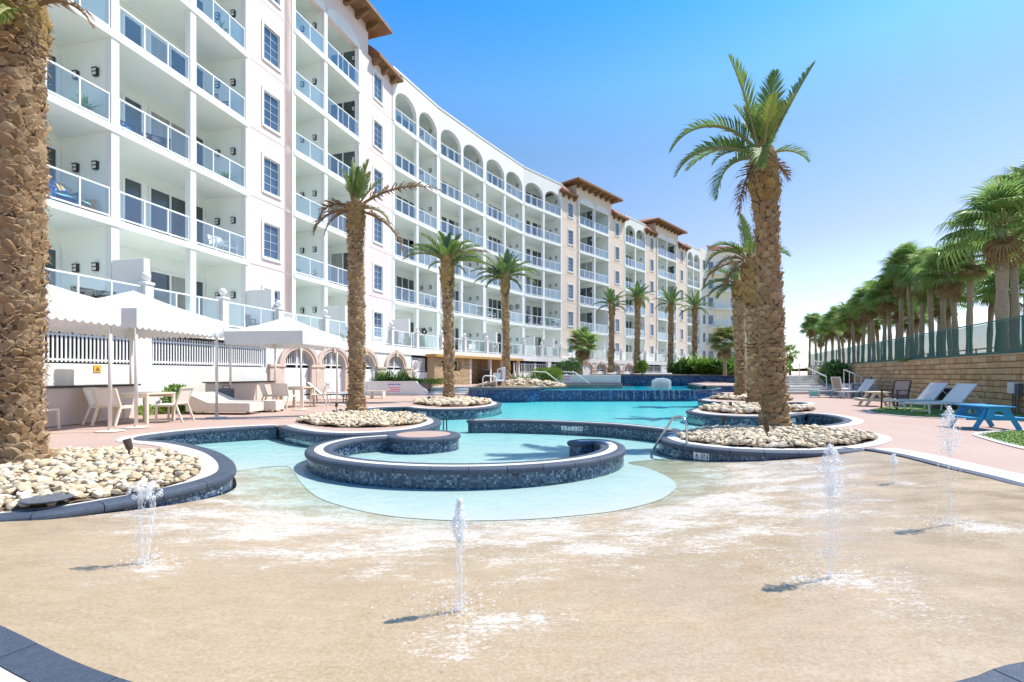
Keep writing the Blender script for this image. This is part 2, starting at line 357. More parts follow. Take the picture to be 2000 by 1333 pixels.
def padmat():
    """sand coloured splash pad under a running film of water with broken froth and sun glints painted in"""
    m, t, N, L, b = nt('sand_splash_pad')
    vec = N.new('ShaderNodeNewGeometry').outputs['Position']
    f = ramp(N, L, ntex(N, L, vec, .55, 4), .3, .7); g = ramp(N, L, ntex(N, L, vec, 5, 5, .65, (1, 2.2, 1)), .3, .72); h = ramp(N, L, ntex(N, L, vec, 55, 4, .7), .4, .62)
    c = mixc(N, L, f, (.40, .285, .165), (.46, .345, .215))
    c = mixc(N, L, .42, c, mixc(N, L, g, (.29, .20, .11), (.48, .385, .275)))
    w1 = ramp(N, L, ntex(N, L, vec, 1.1, 6, .65, (1, 1.6, 1)), .48, .72); c = mixc(N, L, w1, c, mixc(N, L, .25, c, (.45, .30, .20)))
    w2 = ramp(N, L, ntex(N, L, vec, .8, 6, .7, (1.2, 1, 1)), .58, .75); c = mixc(N, L, w2, c, mixc(N, L, .5, c, (.48, .43, .35)))
    c = mixc(N, L, .22, c, mixc(N, L, h, (.26, .18, .10), (.66, .55, .42)))
    # froth and painted sun sparkle, denser in the run-off belt and round each jet
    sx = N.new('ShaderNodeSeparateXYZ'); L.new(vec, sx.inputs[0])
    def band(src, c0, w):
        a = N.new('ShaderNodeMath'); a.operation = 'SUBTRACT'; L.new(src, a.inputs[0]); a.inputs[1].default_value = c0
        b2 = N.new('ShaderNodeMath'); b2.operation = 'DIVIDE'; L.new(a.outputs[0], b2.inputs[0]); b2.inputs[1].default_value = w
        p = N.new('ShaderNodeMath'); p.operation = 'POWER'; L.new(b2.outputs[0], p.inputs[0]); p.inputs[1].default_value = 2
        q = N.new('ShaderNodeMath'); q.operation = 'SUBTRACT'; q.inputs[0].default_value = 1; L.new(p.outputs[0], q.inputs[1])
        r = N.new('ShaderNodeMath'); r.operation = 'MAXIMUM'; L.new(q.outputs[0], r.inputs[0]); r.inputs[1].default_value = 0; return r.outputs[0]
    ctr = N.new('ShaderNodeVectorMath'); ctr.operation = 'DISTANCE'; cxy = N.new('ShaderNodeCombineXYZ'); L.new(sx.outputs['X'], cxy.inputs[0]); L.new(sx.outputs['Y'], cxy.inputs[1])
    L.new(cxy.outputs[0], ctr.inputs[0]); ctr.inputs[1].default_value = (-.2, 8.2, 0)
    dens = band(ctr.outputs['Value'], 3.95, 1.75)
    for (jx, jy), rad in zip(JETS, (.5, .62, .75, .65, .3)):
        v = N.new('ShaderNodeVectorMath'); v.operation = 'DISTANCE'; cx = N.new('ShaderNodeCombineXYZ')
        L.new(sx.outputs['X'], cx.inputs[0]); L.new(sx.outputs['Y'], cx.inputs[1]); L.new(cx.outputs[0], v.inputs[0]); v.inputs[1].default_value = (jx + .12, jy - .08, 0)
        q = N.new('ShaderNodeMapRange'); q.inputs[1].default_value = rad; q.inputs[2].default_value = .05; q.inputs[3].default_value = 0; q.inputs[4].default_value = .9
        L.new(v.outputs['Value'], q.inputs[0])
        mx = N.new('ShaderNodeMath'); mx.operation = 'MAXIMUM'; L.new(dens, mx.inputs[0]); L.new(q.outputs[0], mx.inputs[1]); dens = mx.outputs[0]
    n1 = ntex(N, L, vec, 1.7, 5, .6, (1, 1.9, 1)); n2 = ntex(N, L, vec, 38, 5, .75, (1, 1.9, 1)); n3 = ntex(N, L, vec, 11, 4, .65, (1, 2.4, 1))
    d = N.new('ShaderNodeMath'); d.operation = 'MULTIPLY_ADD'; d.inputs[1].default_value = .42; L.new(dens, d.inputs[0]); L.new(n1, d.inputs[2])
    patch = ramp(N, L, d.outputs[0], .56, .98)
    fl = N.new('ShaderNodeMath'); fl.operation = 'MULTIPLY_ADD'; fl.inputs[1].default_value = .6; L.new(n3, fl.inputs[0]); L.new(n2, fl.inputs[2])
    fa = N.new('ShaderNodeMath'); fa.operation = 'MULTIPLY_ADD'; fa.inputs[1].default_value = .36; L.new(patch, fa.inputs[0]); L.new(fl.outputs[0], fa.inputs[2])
    foam_glint = ramp(N, L, fa.outputs[0], 1.0, 1.2)
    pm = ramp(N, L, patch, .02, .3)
    fm = N.new('ShaderNodeMath'); fm.operation = 'MULTIPLY'; L.new(foam_glint, fm.inputs[0]); L.new(pm, fm.inputs[1]); f2 = N.new('ShaderNodeMath'); f2.operation = 'MULTIPLY'; L.new(fm.outputs[0], f2.inputs[0]); f2.inputs[1].default_value = .56; fm = f2
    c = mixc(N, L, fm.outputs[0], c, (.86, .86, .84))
    L.new(c, b.inputs['Base Color']); wr = N.new('ShaderNodeMapRange'); wr.inputs[1].default_value = .35; wr.inputs[2].default_value = .65; wr.inputs[3].default_value = .12; wr.inputs[4].default_value = .55; L.new(ntex(N, L, vec, 1.3, 5, .6, (1, 1.8, 1)), wr.inputs[0]); L.new(wr.outputs[0], b.inputs['Roughness'])
    b.inputs['Specular IOR Level'].default_value = .35
    bn = N.new('ShaderNodeBump'); bn.inputs['Strength'].default_value = .2; bn.inputs['Distance'].default_value = .01
    L.new(ntex(N, L, vec, 30, 4, .7, (1, 1.7, 1)), bn.inputs['Height']); L.new(bn.outputs[0], b.inputs['Normal']); return m
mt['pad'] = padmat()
# ------------------------------------------------------------------ ground, pool, decks
def sstep(a, b, x):
    t = max(0.0, min(1.0, (x - a) / (b - a))); return t*t*(3 - 2*t)
WATER = -0.20
def zfloor(x, y):
    dx = (x + .8) * (.85 if x > -.8 else 1.0); dy = min(0.0, y - 8)
    s = sstep(2, 6.2, math.hypot(dx, dy))
    k = sstep(-1, 3, x); y0 = 6.8 + .8*k
    s *= 1 - sstep(y0, y0 + 1.7, y)
    return -.29 * (1 - s) - min(.10, max(0.0, y - 8.6) * .014) + .004
def catmull(pts, step=.12):
    P = [Vector((p[0], p[1])) for p in pts]; out = []
    for i in range(len(P) - 1):
        p0 = P[i-1] if i else P[0]*2 - P[1]; p1, p2 = P[i], P[i+1]; p3 = P[i+2] if i + 2 < len(P) else P[-1]*2 - P[-2]
        n = max(1, int((p2 - p1).length / step))
        for k in range(n):
            t = k / n
            out.append(.5*((2*p1) + (p2-p0)*t + (2*p0-5*p1+4*p2-p3)*t*t + (-p0+3*p1-3*p2+p3)*t**3))
    out.append(P[-1]); return out
def resample(P, step):
    out = [P[0].copy()]; acc = 0.0
    for a, b in zip(P[:-1], P[1:]):
        L = (b - a).length; d = step - acc
        while d <= L and L > 0:
            out.append(a + (b - a) * (d / L)); d += step
        acc = (acc + L) % step if L else acc
    if (out[-1] - P[-1]).length > step * .3: out.append(P[-1].copy())
    return out
def normals(P, side):
    N = []
    for i in range(len(P)):
        t = (P[min(i+1, len(P)-1)] - P[max(i-1, 0)]); t.normalize()
        N.append(Vector((-t.y, t.x)) * side)
    return N
def pip(p, poly):
    x, y = p[0], p[1]; c = False; j = len(poly) - 1
    for i in range(len(poly)):
        a, b = poly[i], poly[j]
        if (a[1] > y) != (b[1] > y) and x < (b[0]-a[0]) * (y-a[1]) / (b[1]-a[1]) + a[0]: c = not c
        j = i
    return c
def sheet(name, poly, step, zf, mats, parent=None, kind=None, smooth=True, seed=1):
    """triangulated patch with interior points following height zf"""
    rnd = random.Random(seed); pts = []; edges = []
    for i in range(len(poly)):
        a = Vector(poly[i][:2]); b = Vector(poly[(i+1) % len(poly)][:2]); n = max(1, int((b-a).length / step))
        for k in range(n): pts.append(a + (b-a)*(k/n))
    m = len(pts); edges = [(i, (i+1) % m) for i in range(m)]
    xs = [p[0] for p in poly]; ys = [p[1] for p in poly]
    x = min(xs)
    while x < max(xs):
        y = min(ys)
        while y < max(ys):
            q = (x + rnd.uniform(-.3, .3)*step, y + rnd.uniform(-.3, .3)*step)
            if pip(q, poly): pts.append(Vector(q))
            y += step
        x += step
    V, E, F, *_ = delaunay_2d_cdt(pts, edges, [], 0, 1e-5)
    mb = MB(); mb.v = [(p.x, p.y, zf(p.x, p.y)) for p in V]
    for f in F:
        c = sum((V[i] for i in f), Vector((0, 0))) / len(f)
        if pip(c, poly): mb.f.append(list(f)); mb.m.append(0); mb.r.append(0.0)
    return mb.build(name, mats, parent, smooth=smooth, kind=kind)
def prism(mb, poly, z0, z1, mi=0):
    """closed prism over a plan polygon"""
    n = len(poly); tri = tessellate_polygon([[Vector((p[0], p[1], 0)) for p in poly]])
    vs = [(p[0], p[1], z0) for p in poly] + [(p[0], p[1], z1) for p in poly]
    A = sum(poly[i][0]*poly[(i+1) % n][1] - poly[(i+1) % n][0]*poly[i][1] for i in range(n))
    up = []
    for t in tri:
        a, b, c = (poly[i] for i in t)
        s = (b[0]-a[0])*(c[1]-a[1]) - (c[0]-a[0])*(b[1]-a[1])
        up.append(tuple(t) if s > 0 else tuple(reversed(t)))
    fs = [tuple(n+i for i in t) for t in up] + [tuple(reversed(t)) for t in up]
    for i in range(n):
        j = (i+1) % n; f = (i, j, n+j, n+i); fs.append(f if A > 0 else tuple(reversed(f)))
    mb.add(vs, fs, None, mi)

def px(*l): return [G(u, v) for u, v in l]
RUNS = [  # shoreline of the pool: water-side edge of the coping, split at its inward corners; side = where the land lies
 [Vector((-4.9, 3.55, 0))] + px((-60, 1021), (0, 1012), (100, 1002), (200, 985), (300, 966), (380, 948), (430, 934), (456, 922), (462, 910), (452, 895), (425, 880), (385, 869), (345, 862), (308, 859), (287, 857), (292, 852), (320, 848), (352, 844), (395, 840), (440, 837), (490, 834), (540, 832)),
 px((540, 832), (560, 838), (600, 845), (650, 848), (700, 848), (760, 845), (820, 838), (855, 829), (862, 822), (850, 815.5), (820, 809.5), (790, 807), (750, 805), (708, 803)),
 px((708, 803), (704, 801), (718, 799), (750, 796), (788, 795)),
 px((788, 795), (815, 798), (850, 799.5), (890, 799), (930, 797.5), (965, 793.5), (980, 788.5), (972, 784.5), (950, 782), (921, 780)),
]
RUNS_R = [
 px((1421, 771), (1395, 775), (1370, 778), (1361, 780.5), (1375, 783), (1400, 785), (1440, 786.5), (1480, 787), (1530, 786.5), (1558, 786), (1568, 787.6), (1552, 790), (1515, 791), (1480, 791.2), (1430, 791), (1392, 793), (1357, 797), (1339, 802), (1352, 806), (1381, 810), (1434, 813), (1486, 813.5), (1534, 812), (1576, 807.5)),
 px((1576, 807.5), (1604, 809.5), (1630, 814), (1646, 820), (1634, 826), (1600, 830.5), (1560, 833), (1520, 834), (1470, 834.2), (1425, 834.5), (1380, 836), (1337, 839.5), (1303, 844), (1283, 850), (1285, 856), (1300, 862), (1330, 868.5), (1381, 875), (1430, 879), (1480, 881.5), (1540, 883), (1602, 883), (1650, 881), (1690, 877.5)),
]
RUN_PAD = px((1690, 877.5), (1760, 891), (1850, 914), (1930, 933), (2000, 951)) + [Vector(p + (0,)) for p in ((5.62, 4.2), (5.3, 3.2), (4.6, 2.55), (3.5, 2.25), (2.1, 2.0), (1.8, 1.895), (.5, 1.58), (-.5, 1.6), (-1.54, 1.895), (-2.4, 2.28), (-3.4, 2.75), (-4.4, 3.2), (-4.9, 3.55))]
CR = [catmull(r, .1) for r in RUNS]; CRR = [catmull(r, .1) for r in RUNS_R]; CP = catmull(RUN_PAD, .1)
TIERF = [(-2.45, 27.55), (-.6, 27.25), (1.0, 27.4), (1.35, 28.1), (10.6, 28.35), (12.4, 29.9), (14.3, 33.0)]
outline = []
for r in CR: outline += r[:-1]
outline += [CR[-1][-1], Vector((-2.4, 28.6)), Vector((14.6, 34.5))]
for r in CRR: outline += r[:-1]
outline += CP[:-1]
outline = [Vector((p.x, p.y)) for p in outline]
area = sum(outline[i].x*outline[(i+1) % len(outline)].y - outline[(i+1) % len(outline)].x*outline[i].y for i in range(len(outline)))
LAND = -1 if area > 0 else 1           # land lies on the right of a counter-clockwise outline
def offset_closed(P, d):
    n = len(P); out = []
    for i in range(n):
        t = (P[(i+1) % n] - P[i-1]); t.normalize(); out.append(P[i] + Vector((-t.y, t.x)) * d)
    return out
hole = offset_closed(outline, LAND * .05)
# deck sheet with the pool cut out
outer = [(-70, -25), (95, -25), (95, 150), (-70, 150)]
tri = tessellate_polygon([[Vector((x, y, 0)) for x, y in outer], [Vector((p.x, p.y, 0)) for p in hole]])
flat = outer + [(p.x, p.y) for p in hole]
mb = MB(); mb.add([(x, y, -.014) for x, y in flat], [tuple(t) for t in tri]); deck = mb.build('pool_deck', mt['deck'], kind='structure')
deck['label'] = 'pink concrete deck round the pool'
mb = MB(); mb.add([(-400, -60, -2.4), (500, -60, -2.4), (500, 900, -2.4), (-400, 900, -2.4)], [(0, 1, 2, 3)])
mb.build('ground', mt['dune'], kind='structure')

# pool floor: sand pad near, white plaster beyond
PLB = px((470, 921), (500, 913), (535, 907), (560, 906), (575, 918), (588, 938), (620, 966), (667, 985), (705, 996), (760, 1008), (818, 1015), (885, 1020), (950, 1021), (1030, 1019), (1100, 1014), (1200, 1003), (1280, 982), (1312, 962), (1321, 945), (1300, 926), (1262, 909), (1226, 899), (1280, 894), (1345, 890))
PLB = [G(u_.x/u_.y*FPX + 1000, HOR + FPX*CAM_H/u_.y, WATER - .03) for u_ in PLB]
PLB = catmull(PLB, .12)
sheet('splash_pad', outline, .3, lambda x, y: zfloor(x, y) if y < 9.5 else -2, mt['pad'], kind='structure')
top = [p for p in outline]
def nearest(P, q): return min(range(len(P)), key=lambda i: (P[i] - q).length)
i0 = nearest(outline, PLB[0]); i1 = nearest(outline, PLB[-1])
seg = outline[i0:i1+1]
plpoly = [outline[i0]] + PLB + list(reversed(outline[i0+1:i1+1]))
sheet('pool_floor', plpoly, .45, lambda x, y: zfloor(x, y) + .006, mt['plaster'], kind='structure')
wp = offset_closed(outline, LAND * .03)
mb = MB(); prism(mb, [(p.x, p.y) for p in wp], -2.2, WATER)
w = mb.build('pool_water', mt['water'], kind='structure')

# coping, mosaic, edging
def curb(path, side, parent, cw=.2, ew=.25, rows=5, pitch=.05, z=0.0, zb=-1.3, stone=.58, tilemat='tile', edging=True, both=False, top=None, flat=False, th=.09):
    """coping stones, tile band and white edge along a path; side: +1 land on the left"""
    P = resample(path, .1); N = normals(P, side); total = len(P)
    prof = [(-.02, -th), (-.02, -.006), (-.012, 0), (cw*.5, 0), (cw, 0), (cw, -th)] if flat else [(.012, -th+.004), (.002, -th*.72), (0, -th*.5), (.005, -th*.25), (.022, -.007), (.05, 0), (cw, 0), (cw, -th)]
    k = max(2, int(stone / .1)); i = 0; made = []
    while i < total - 1:
        j = min(total - 1, i + k)
        if total - 1 - j < k * .5: j = total - 1
        mbs = MB(); n = len(prof)
        for q in range(i, j + 1):
            p = P[q].copy(); nn = N[q]
            if q == i: p += (P[min(q+1, total-1)] - P[q]).normalized() * .004
            if q == j: p -= (P[q] - P[q-1]).normalized() * .004
            for a, b in prof: mbs.v.append((p.x + nn.x*a, p.y + nn.y*a, z + b))
        m_ = j - i
        for q in range(m_):
            for a in range(n):
                b = (a + 1) % n; f = [q*n+a, (q+1)*n+a, (q+1)*n+b, q*n+b]
                mbs.f.append(f if side > 0 else f[::-1]); mbs.m.append(0); mbs.r.append(0)
        mbs.f.append(list(range(n))); mbs.f.append([m_*n + a for a in range(n-1, -1, -1)]); mbs.m += [0, 0]; mbs.r += [0, 0]
        o = mbs.build('coping_stone', mt['navy'], parent, world=True); made.append(o)
        i = j
    # backing wall + tiles
    wall = MB()
    for q in range(total):
        p, nn = P[q], N[q]
        for zz in (z - th + .002, zb): wall.v.append((p.x + nn.x*.05, p.y + nn.y*.05, zz))
    for q in range(total - 1): wall.f.append([q*2, q*2+1, q*2+3, q*2+2]); wall.m.append(0); wall.r.append(0)
    wall.build('pool_wall', mt['grout'] if rows else mt['plaster'], parent, world=True)
    if rows:
        T = resample(path, pitch); TN = normals(T, side); tl = MB(); rnd = random.Random(len(T)); g = pitch*.06
        for q in range(len(T) - 1):
            a, b = T[q], T[q+1]; d = (b - a).normalized(); a2 = a + d*g; b2 = b - d*g; na, nb = TN[q], TN[q+1]
            for r_ in range(rows):
                zt = z - th - .001 - r_*pitch; zl = zt - pitch + 2*g; pr = rnd.random()*.004
                vs = []
                for zz in (zl, zt):
                    vs += [(a2.x+na.x*(.044-pr), a2.y+na.y*(.044-pr), zz), (b2.x+nb.x*(.044-pr), b2.y+nb.y*(.044-pr), zz)]
                    vs += [(b2.x+nb.x*.052, b2.y+nb.y*.052, zz), (a2.x+na.x*.052, a2.y+na.y*.052, zz)]
                tl.add(vs, [(0, 1, 5, 4), (4, 5, 6, 7), (1, 2, 6, 5), (3, 0, 4, 7)], r=.001 + rnd.random()*.998)
        tl.build('mosaic_tiles', mt[tilemat], parent, world=True, kind='stuff')
    if edging:
        e = MB()
        for q in range(total):
            p, nn = P[q], N[q]
            for a, zz in ((cw + .003, z - .07), (cw + .003, z - .003), (cw + ew, z - .003), (cw + ew, z - .07)): e.v.append((p.x+nn.x*a, p.y+nn.y*a, zz))
        for q in range(total - 1):
            for a in range(3):
                e.f.append([q*4+a, (q+1)*4+a, (q+1)*4+a+1, q*4+a+1]); e.m.append(0); e.r.append(0)
        e.build('concrete_edging', mt['concrete'], parent, world=True)
    return made
shore = thing('pool_edge', 'navy coping and mosaic band round the shoreline of the pool', 'pool edge', (0, 0, 0)); shore['kind'] = 'structure'
side = LAND
zoff = [0, .002, 0, .002]
for r, zo, rw, pt in zip(CR, zoff, (7, 7, 5, 3), (.034, .034, .05, .08)): curb(r, side, shore, z=zo, rows=rw, pitch=pt, stone=.6)
for r, zo, rw, pt in zip(CRR, (.002, 0), (4, 7), (.06, .034)): curb(r, side, shore, z=zo, rows=rw, pitch=pt, stone=.6)
curb(CP, side, shore, z=.009, rows=0, cw=.13, ew=.42, stone=.7, zb=-.4, flat=True)

def capwall(name, label, cat, line, width, z=0.0, rows=5, closed=False, zb=-1.2, wcap=.14):
    """free standing wall in the water with navy noses on both sides and a white strip on top"""
    t = thing(name, label, cat, (line[len(line)//2].x, line[len(line)//2].y, zfloor(line[len(line)//2].x, line[len(line)//2].y)))
    P = resample(line, .1); N = normals(P, 1); h = width/2
    L = [p + n*h for p, n in zip(P, N)]; Rr = [p - n*h for p, n in zip(P, N)]
    curb(L, -1, t, cw=wcap, rows=7, pitch=.034, edging=False, z=z, zb=zb); curb(Rr, 1, t, cw=wcap, rows=7, pitch=.034, edging=False, z=z + .0015, zb=zb)
    for end, sg in ((0, 1), (-1, -1)):         # rounded ends
        c = P[end]; n = N[end]; d = (P[1]-P[0] if end == 0 else P[-2]-P[-1]).normalized()
        arc = [c + n*h*math.cos(a) - d*h*math.sin(a) for a in [math.pi*k/10 for k in range(11)]]
        curb(arc, -1 if sg < 0 else 1, t, cw=h-.002 if h < wcap+.05 else wcap, rows=7, pitch=.034, edging=False, z=z + .003, zb=zb, stone=.4)
    e = MB()
    for p, n in zip(P, N):
        for a, zz in ((h-wcap-.003, z-.08), (h-wcap-.003, z-.002), (-h+wcap+.003, z-.002), (-h+wcap+.003, z-.08)): e.v.append((p.x+n.x*a, p.y+n.y*a, zz))
    for q in range(len(P)-1):
        for a in range(3): e.f.append([q*4+a, q*4+a+1, (q+1)*4+a+1, (q+1)*4+a]); e.m.append(0); e.r.append(0)
    e.build('cap_strip', mt['concrete'], t, world=True)
    return t
# horseshoe ring wall
cx, cy, rx, ry = -.75, 8.38, 2.46, 1.98
ring = []
for k in range(0, 61):
    a = R(150 + k * (360 + 4 - 150) / 60); ring.append(Vector((cx + rx*math.cos(a), cy + ry*math.sin(a))))
ring = [Vector((-2.25, 9.72))] + ring + [Vector((1.64, 8.78)), Vector((1.42, 8.9)), Vector((1.18, 8.74))]
ring = [p for p in ring]
def smooth2(P): return catmull(P, .08)
ringw = capwall('ring_wall', 'low horseshoe wall of navy mosaic curling round the shallow water in front', 'wall', smooth2(ring[:1] + ring[2:-4] + ring[-3:]), .42)
# round seat at the end of the ring
seat = thing('round_pedestal', 'round pink topped pedestal of navy mosaic at the far tip of the horseshoe wall', 'pedestal', (-1.77, 9.75, -.4))
circ = [Vector((-1.77 + .74*math.cos(2*math.pi*k/40), 9.75 + .74*math.sin(2*math.pi*k/40))) for k in range(41)]
curb(circ, 1, seat, cw=.2, rows=7, pitch=.034, edging=False, z=.006)
mb = MB(); mb.lathe([(.535, -.08), (.535, .003), (.0, .004)], 40, Matrix.Translation((-1.77, 9.75, 0))); mb.build('seat_top', mt['deck'], seat, world=True)
# straight wall with the depth marker
wl2 = catmull(px((925, 821.5), (960, 821), (1000, 821.3), (1100, 824), (1200, 829), (1268, 835), (1318, 840.5)), .1)
wl2 = [p + Vector((0, .21)) for p in wl2]
loww = capwall('divider_wall', 'long low navy mosaic wall with a depth marker crossing the middle of the pool', 'wall', wl2, .42)

def text(body, size, M, parent, mat, ext=.002, name='lettering'):
    c = bpy.data.curves.new(name, 'FONT'); c.body = body; c.size = size; c.align_x = 'CENTER'; c.align_y = 'CENTER'; c.extrude = ext
    tmp = bpy.data.objects.new(name, c); me = bpy.data.meshes.new_from_object(tmp); me.name = name
    bpy.data.objects.remove(tmp); bpy.data.curves.remove(c); me.materials.clear(); me.materials.append(mat)
    o = put(name, me, parent); o.matrix_local = M; return o
def marker(words, p, nrm, parent_label, s=.15, z=-.165, gap=.008):
    """row of white depth tiles facing direction nrm"""
    ang = math.atan2(nrm.x, -nrm.y)
    t = thing('depth_marker', parent_label, 'depth marker', (p.x, p.y, z), ang)
    n = len(words); x = -(n-1)/2*(s+gap)
    for wd_ in words:
        mb = MB(); mb.bbox(x - s/2, x + s/2, -.014, .012, -.056, .056, .004); tl = mb.build('marker_tile', mt['plate'], t)
        if wd_: text(wd_, min(.12, s*.9), Matrix.Translation((x, -.0155, 0)) @ Matrix.Rotation(R(90), 4, 'X'), tl, mt['ink'], .001)
        x += s + gap
    return t
def on_run(u, run):
    b = min(range(1, len(run)-1), key=lambda i: abs(run[i].x/run[i].y*FPX + 1000 - u) + (0 if run[i].y > 0 else 9e9))
    t = (run[b+1] - run[b-1]).normalized(); n = Vector((-t.y, t.x)) * -LAND
    return run[b] + n * -.036, n
fr_ = [q for q in CR[1][:len(CR[1])*6//10]]
p, n = on_run(682, fr_); marker(['1', 'FT'], p, n, 'white 1 FT depth tiles on the rim of the bed under the ragged palm', .13, -.16)
p, n = on_run(826, CR[3][:len(CR[3])*5//10]); marker(['3', 'FT'], p, n, 'small white depth tiles on the rim of the third bed from the camera', .17, -.17)
f1 = CRR[1][len(CRR[1])*55//100:]
p, n = on_run(1368, f1); marker(['6', 'IN'], p, n, 'white 6 IN depth tiles beside the steel handrail', .13, -.155)
f2 = CRR[1][len(CRR[1])*12//100:len(CRR[1])*45//100]
p = Vector((7.75, 12.55)); n = Vector((0, -1))
p2 = CRR[0][-6]; n = Vector((-.1, -1)).normalized(); marker(['2', 'FT'], CRR[0][-12] + Vector((0, .034)), n, 'white depth tiles on the rim just behind the big palm', .15, -.16)
bi = min(range(len(wl2)), key=lambda i: abs(wl2[i].x/(wl2[i].y-.21)*FPX + 1000 - 1121))
tt = (wl2[bi+2] - wl2[bi-2]).normalized(); nn = Vector((tt.y, -tt.x)); nn = nn if nn.y < 0 else -nn
marker(['2', 'FT', '2', 'IN'], wl2[bi] + nn*(.21 - .036), nn, 'white 2 FT 2 IN depth tiles on the long low wall', .135, -.162)

# ------------------------------------------------------------------ raised back tiers
def tilewall(path, z0, z1, parent, pitch=.1, side=1, mat='tileblue', name='mosaic_tiles', thick=.25):
    P = [Vector(p) for p in path]; P = resample(P, pitch); N = normals(P, side); rows = int((z1 - z0) / pitch); tl = MB(); rnd = random.Random(rows*77+len(P)); g = pitch*.05
    w_ = MB()
    for p, n in zip(P, N):
        for a, zz in ((.01, z0), (.01, z1-.02), (thick, z1-.02), (thick, z0)): w_.v.append((p.x+n.x*a, p.y+n.y*a, zz))
    for q in range(len(P)-1):
        for a in range(3): w_.f.append([q*4+a, (q+1)*4+a, (q+1)*4+a+1, q*4+a+1]); w_.m.append(0); w_.r.append(0)
    w_.build('tier_wall', mt['grout'], parent, world=True)
    for q in range(len(P)-1):
        a, b = P[q], P[q+1]; d = (b-a).normalized(); a2 = a+d*g; b2 = b-d*g; na, nb = N[q], N[q+1]
        for r_ in range(rows):
            zt = z1 - .02 - r_*pitch - g; zl = z1 - .02 - (r_+1)*pitch + g; pr = rnd.random()*.006
            vs = [(a2.x-na.x*pr, a2.y-na.y*pr, zl), (b2.x-nb.x*pr, b2.y-nb.y*pr, zl), (b2.x+nb.x*.012, b2.y+nb.y*.012, zl), (a2.x+na.x*.012, a2.y+na.y*.012, zl)]
            vs += [(v_[0], v_[1], zt) for v_ in vs]
            tl.add(vs, [(0, 1, 5, 4), (4, 5, 6, 7), (1, 2, 6, 5), (3, 0, 4, 7)], r=.001 + rnd.random()*.998)
    tl.build(name, mt[mat], parent, world=True, kind='stuff')
tier = thing('raised_pool', 'raised upper pool behind blue mosaic weir walls with water spilling over', 'raised pool', (5, 28, -.6)); tier['kind'] = 'structure'
LEFTB = [(-2.45, 27.55), (-.6, 27.25), (1.0, 27.4), (1.6, 28.6), (2.1, 31.2), (2.2, 41.0), (9.4, 41.4), (9.6, 60), (-20, 60), (-20, 47), (-4.9, 31.5), (-4.9, 29.9), (-2.45, 29.9)]
mb = MB(); prism(mb, LEFTB, -.014, .40); mb.build('upper_deck', mt['deck'], kind='structure')['label'] = 'raised pink deck behind the pool'
tilewall([(-2.45, 27.5), (-.6, 27.2), (1.0, 27.35), (1.5, 27.9), (1.75, 28.8)], -.9, .37, tier, .08, 1)
tilewall([(1.35, 28.1), (10.6, 28.35), (12.0, 29.2), (13.0, 30.6), (14.3, 33.0)], -.9, .30, tier, .08, 1)
cpT = catmull([(-2.45, 27.4), (-.6, 27.1), (1.0, 27.25), (1.7, 28.3), (2.2, 31.2), (2.3, 36), (2.4, 41.0)], .15)
curb(cpT, 1, tier, cw=.3, ew=.25, rows=0, z=.47, zb=.36, stone=1.2)
curb(catmull([(2.3, 41.05), (5, 41.3), (9.3, 41.45)], .2), 1, tier, cw=.3, ew=.25, rows=0, z=.47, zb=.36, stone=1.2)
UP = [(1.3, 28.2), (10.5, 28.45), (11.9, 29.3), (12.9, 30.7), (14.1, 33), (13.7, 34.2), (16, 44), (20, 49.9), (9.5, 49.9), (9.4, 41.5), (2.25, 41.1), (2.05, 31.2), (1.6, 28.8)]
mb = MB(); prism(mb, UP, -.8, .315); uw = mb.build('upper_water', mt['water'], kind='structure')
mb = MB(); prism(mb, [(-3, 28.8), (14.5, 33.5), (22, 50), (22, 53), (-3, 53)], -1.2, -.45); mb.build('upper_pool_floor', mt['plaster'], kind='structure')
tilewall([(9.5, 49.9), (24, 50.2)], .0, 1.10, tier, .12, 1)
curb(catmull([(9.4, 49.8), (14, 49.9), (24, 50.1)], .3), 1, tier, cw=.35, ew=.3, rows=0, z=1.16, zb=1.05, stone=1.6)
RB = [(13.6, 34.0), (19, 33.0), (20, 50), (16.2, 44)]
mb = MB(); prism(mb, RB, -.3, .42); mb.build('side_deck', mt['deck'], kind='structure')
tilewall([(14.25, 33.0), (19.5, 32.6)], -.6, .40, tier, .1, 1)
tilewall([(16.15, 44), (13.55, 34.0)], -.2, .40, tier, .1, -1)
mb = MB(); prism(mb, [(9.5, 50.4), (26, 50.4), (34, 62), (40, 80), (20, 80), (-2, 60), (9, 60)], 0, 1.22); mb.build('planting_terrace', mt['soil'], kind='structure')
# spilling water
fall = MB(); rnd = random.Random(3)
for k in range(26):
    s = rnd.uniform(0, 1)**.8; x = 2.0 + s*9.6; y = 28.12 + s*.24 if x < 10.6 else 28.35 + (x-10.6)*.9
    w_ = rnd.uniform(.02, .10); fall.add([(x, y-.03, .30), (x+w_, y-.03, .30), (x+w_*.9, y-.075, .0), (x+w_*1.1, y-.09, -.2), (x-.02, y-.09, -.2), (x, y-.075, .0)], [(0, 5, 2, 1), (5, 4, 3, 2)])
fo = fall.build('spilling_water', mt['jet']); fo['kind'] = 'stuff'; fo['label'] = 'threads of water spilling over the blue weir wall'
bell = MB(); rnd = random.Random(5); B0 = G(1292, 760.5, .32)
for k in range(240):
    a = rnd.uniform(-1, 1); yy = rnd.uniform(-.2, .2); q = rnd.random()
    bell.bar((B0.x + a*.55, B0.y + yy, .30 + .02), (B0.x + a*.55 + rnd.uniform(-.02, .02), B0.y + yy*.9, .3 + .68*(1 - .25*abs(a)**3)), .03, .03)
bt = bell.build('water_curtain', mt['jet'])
tag(bt, 'white curtain of falling water standing in the upper pool', 'water feature')
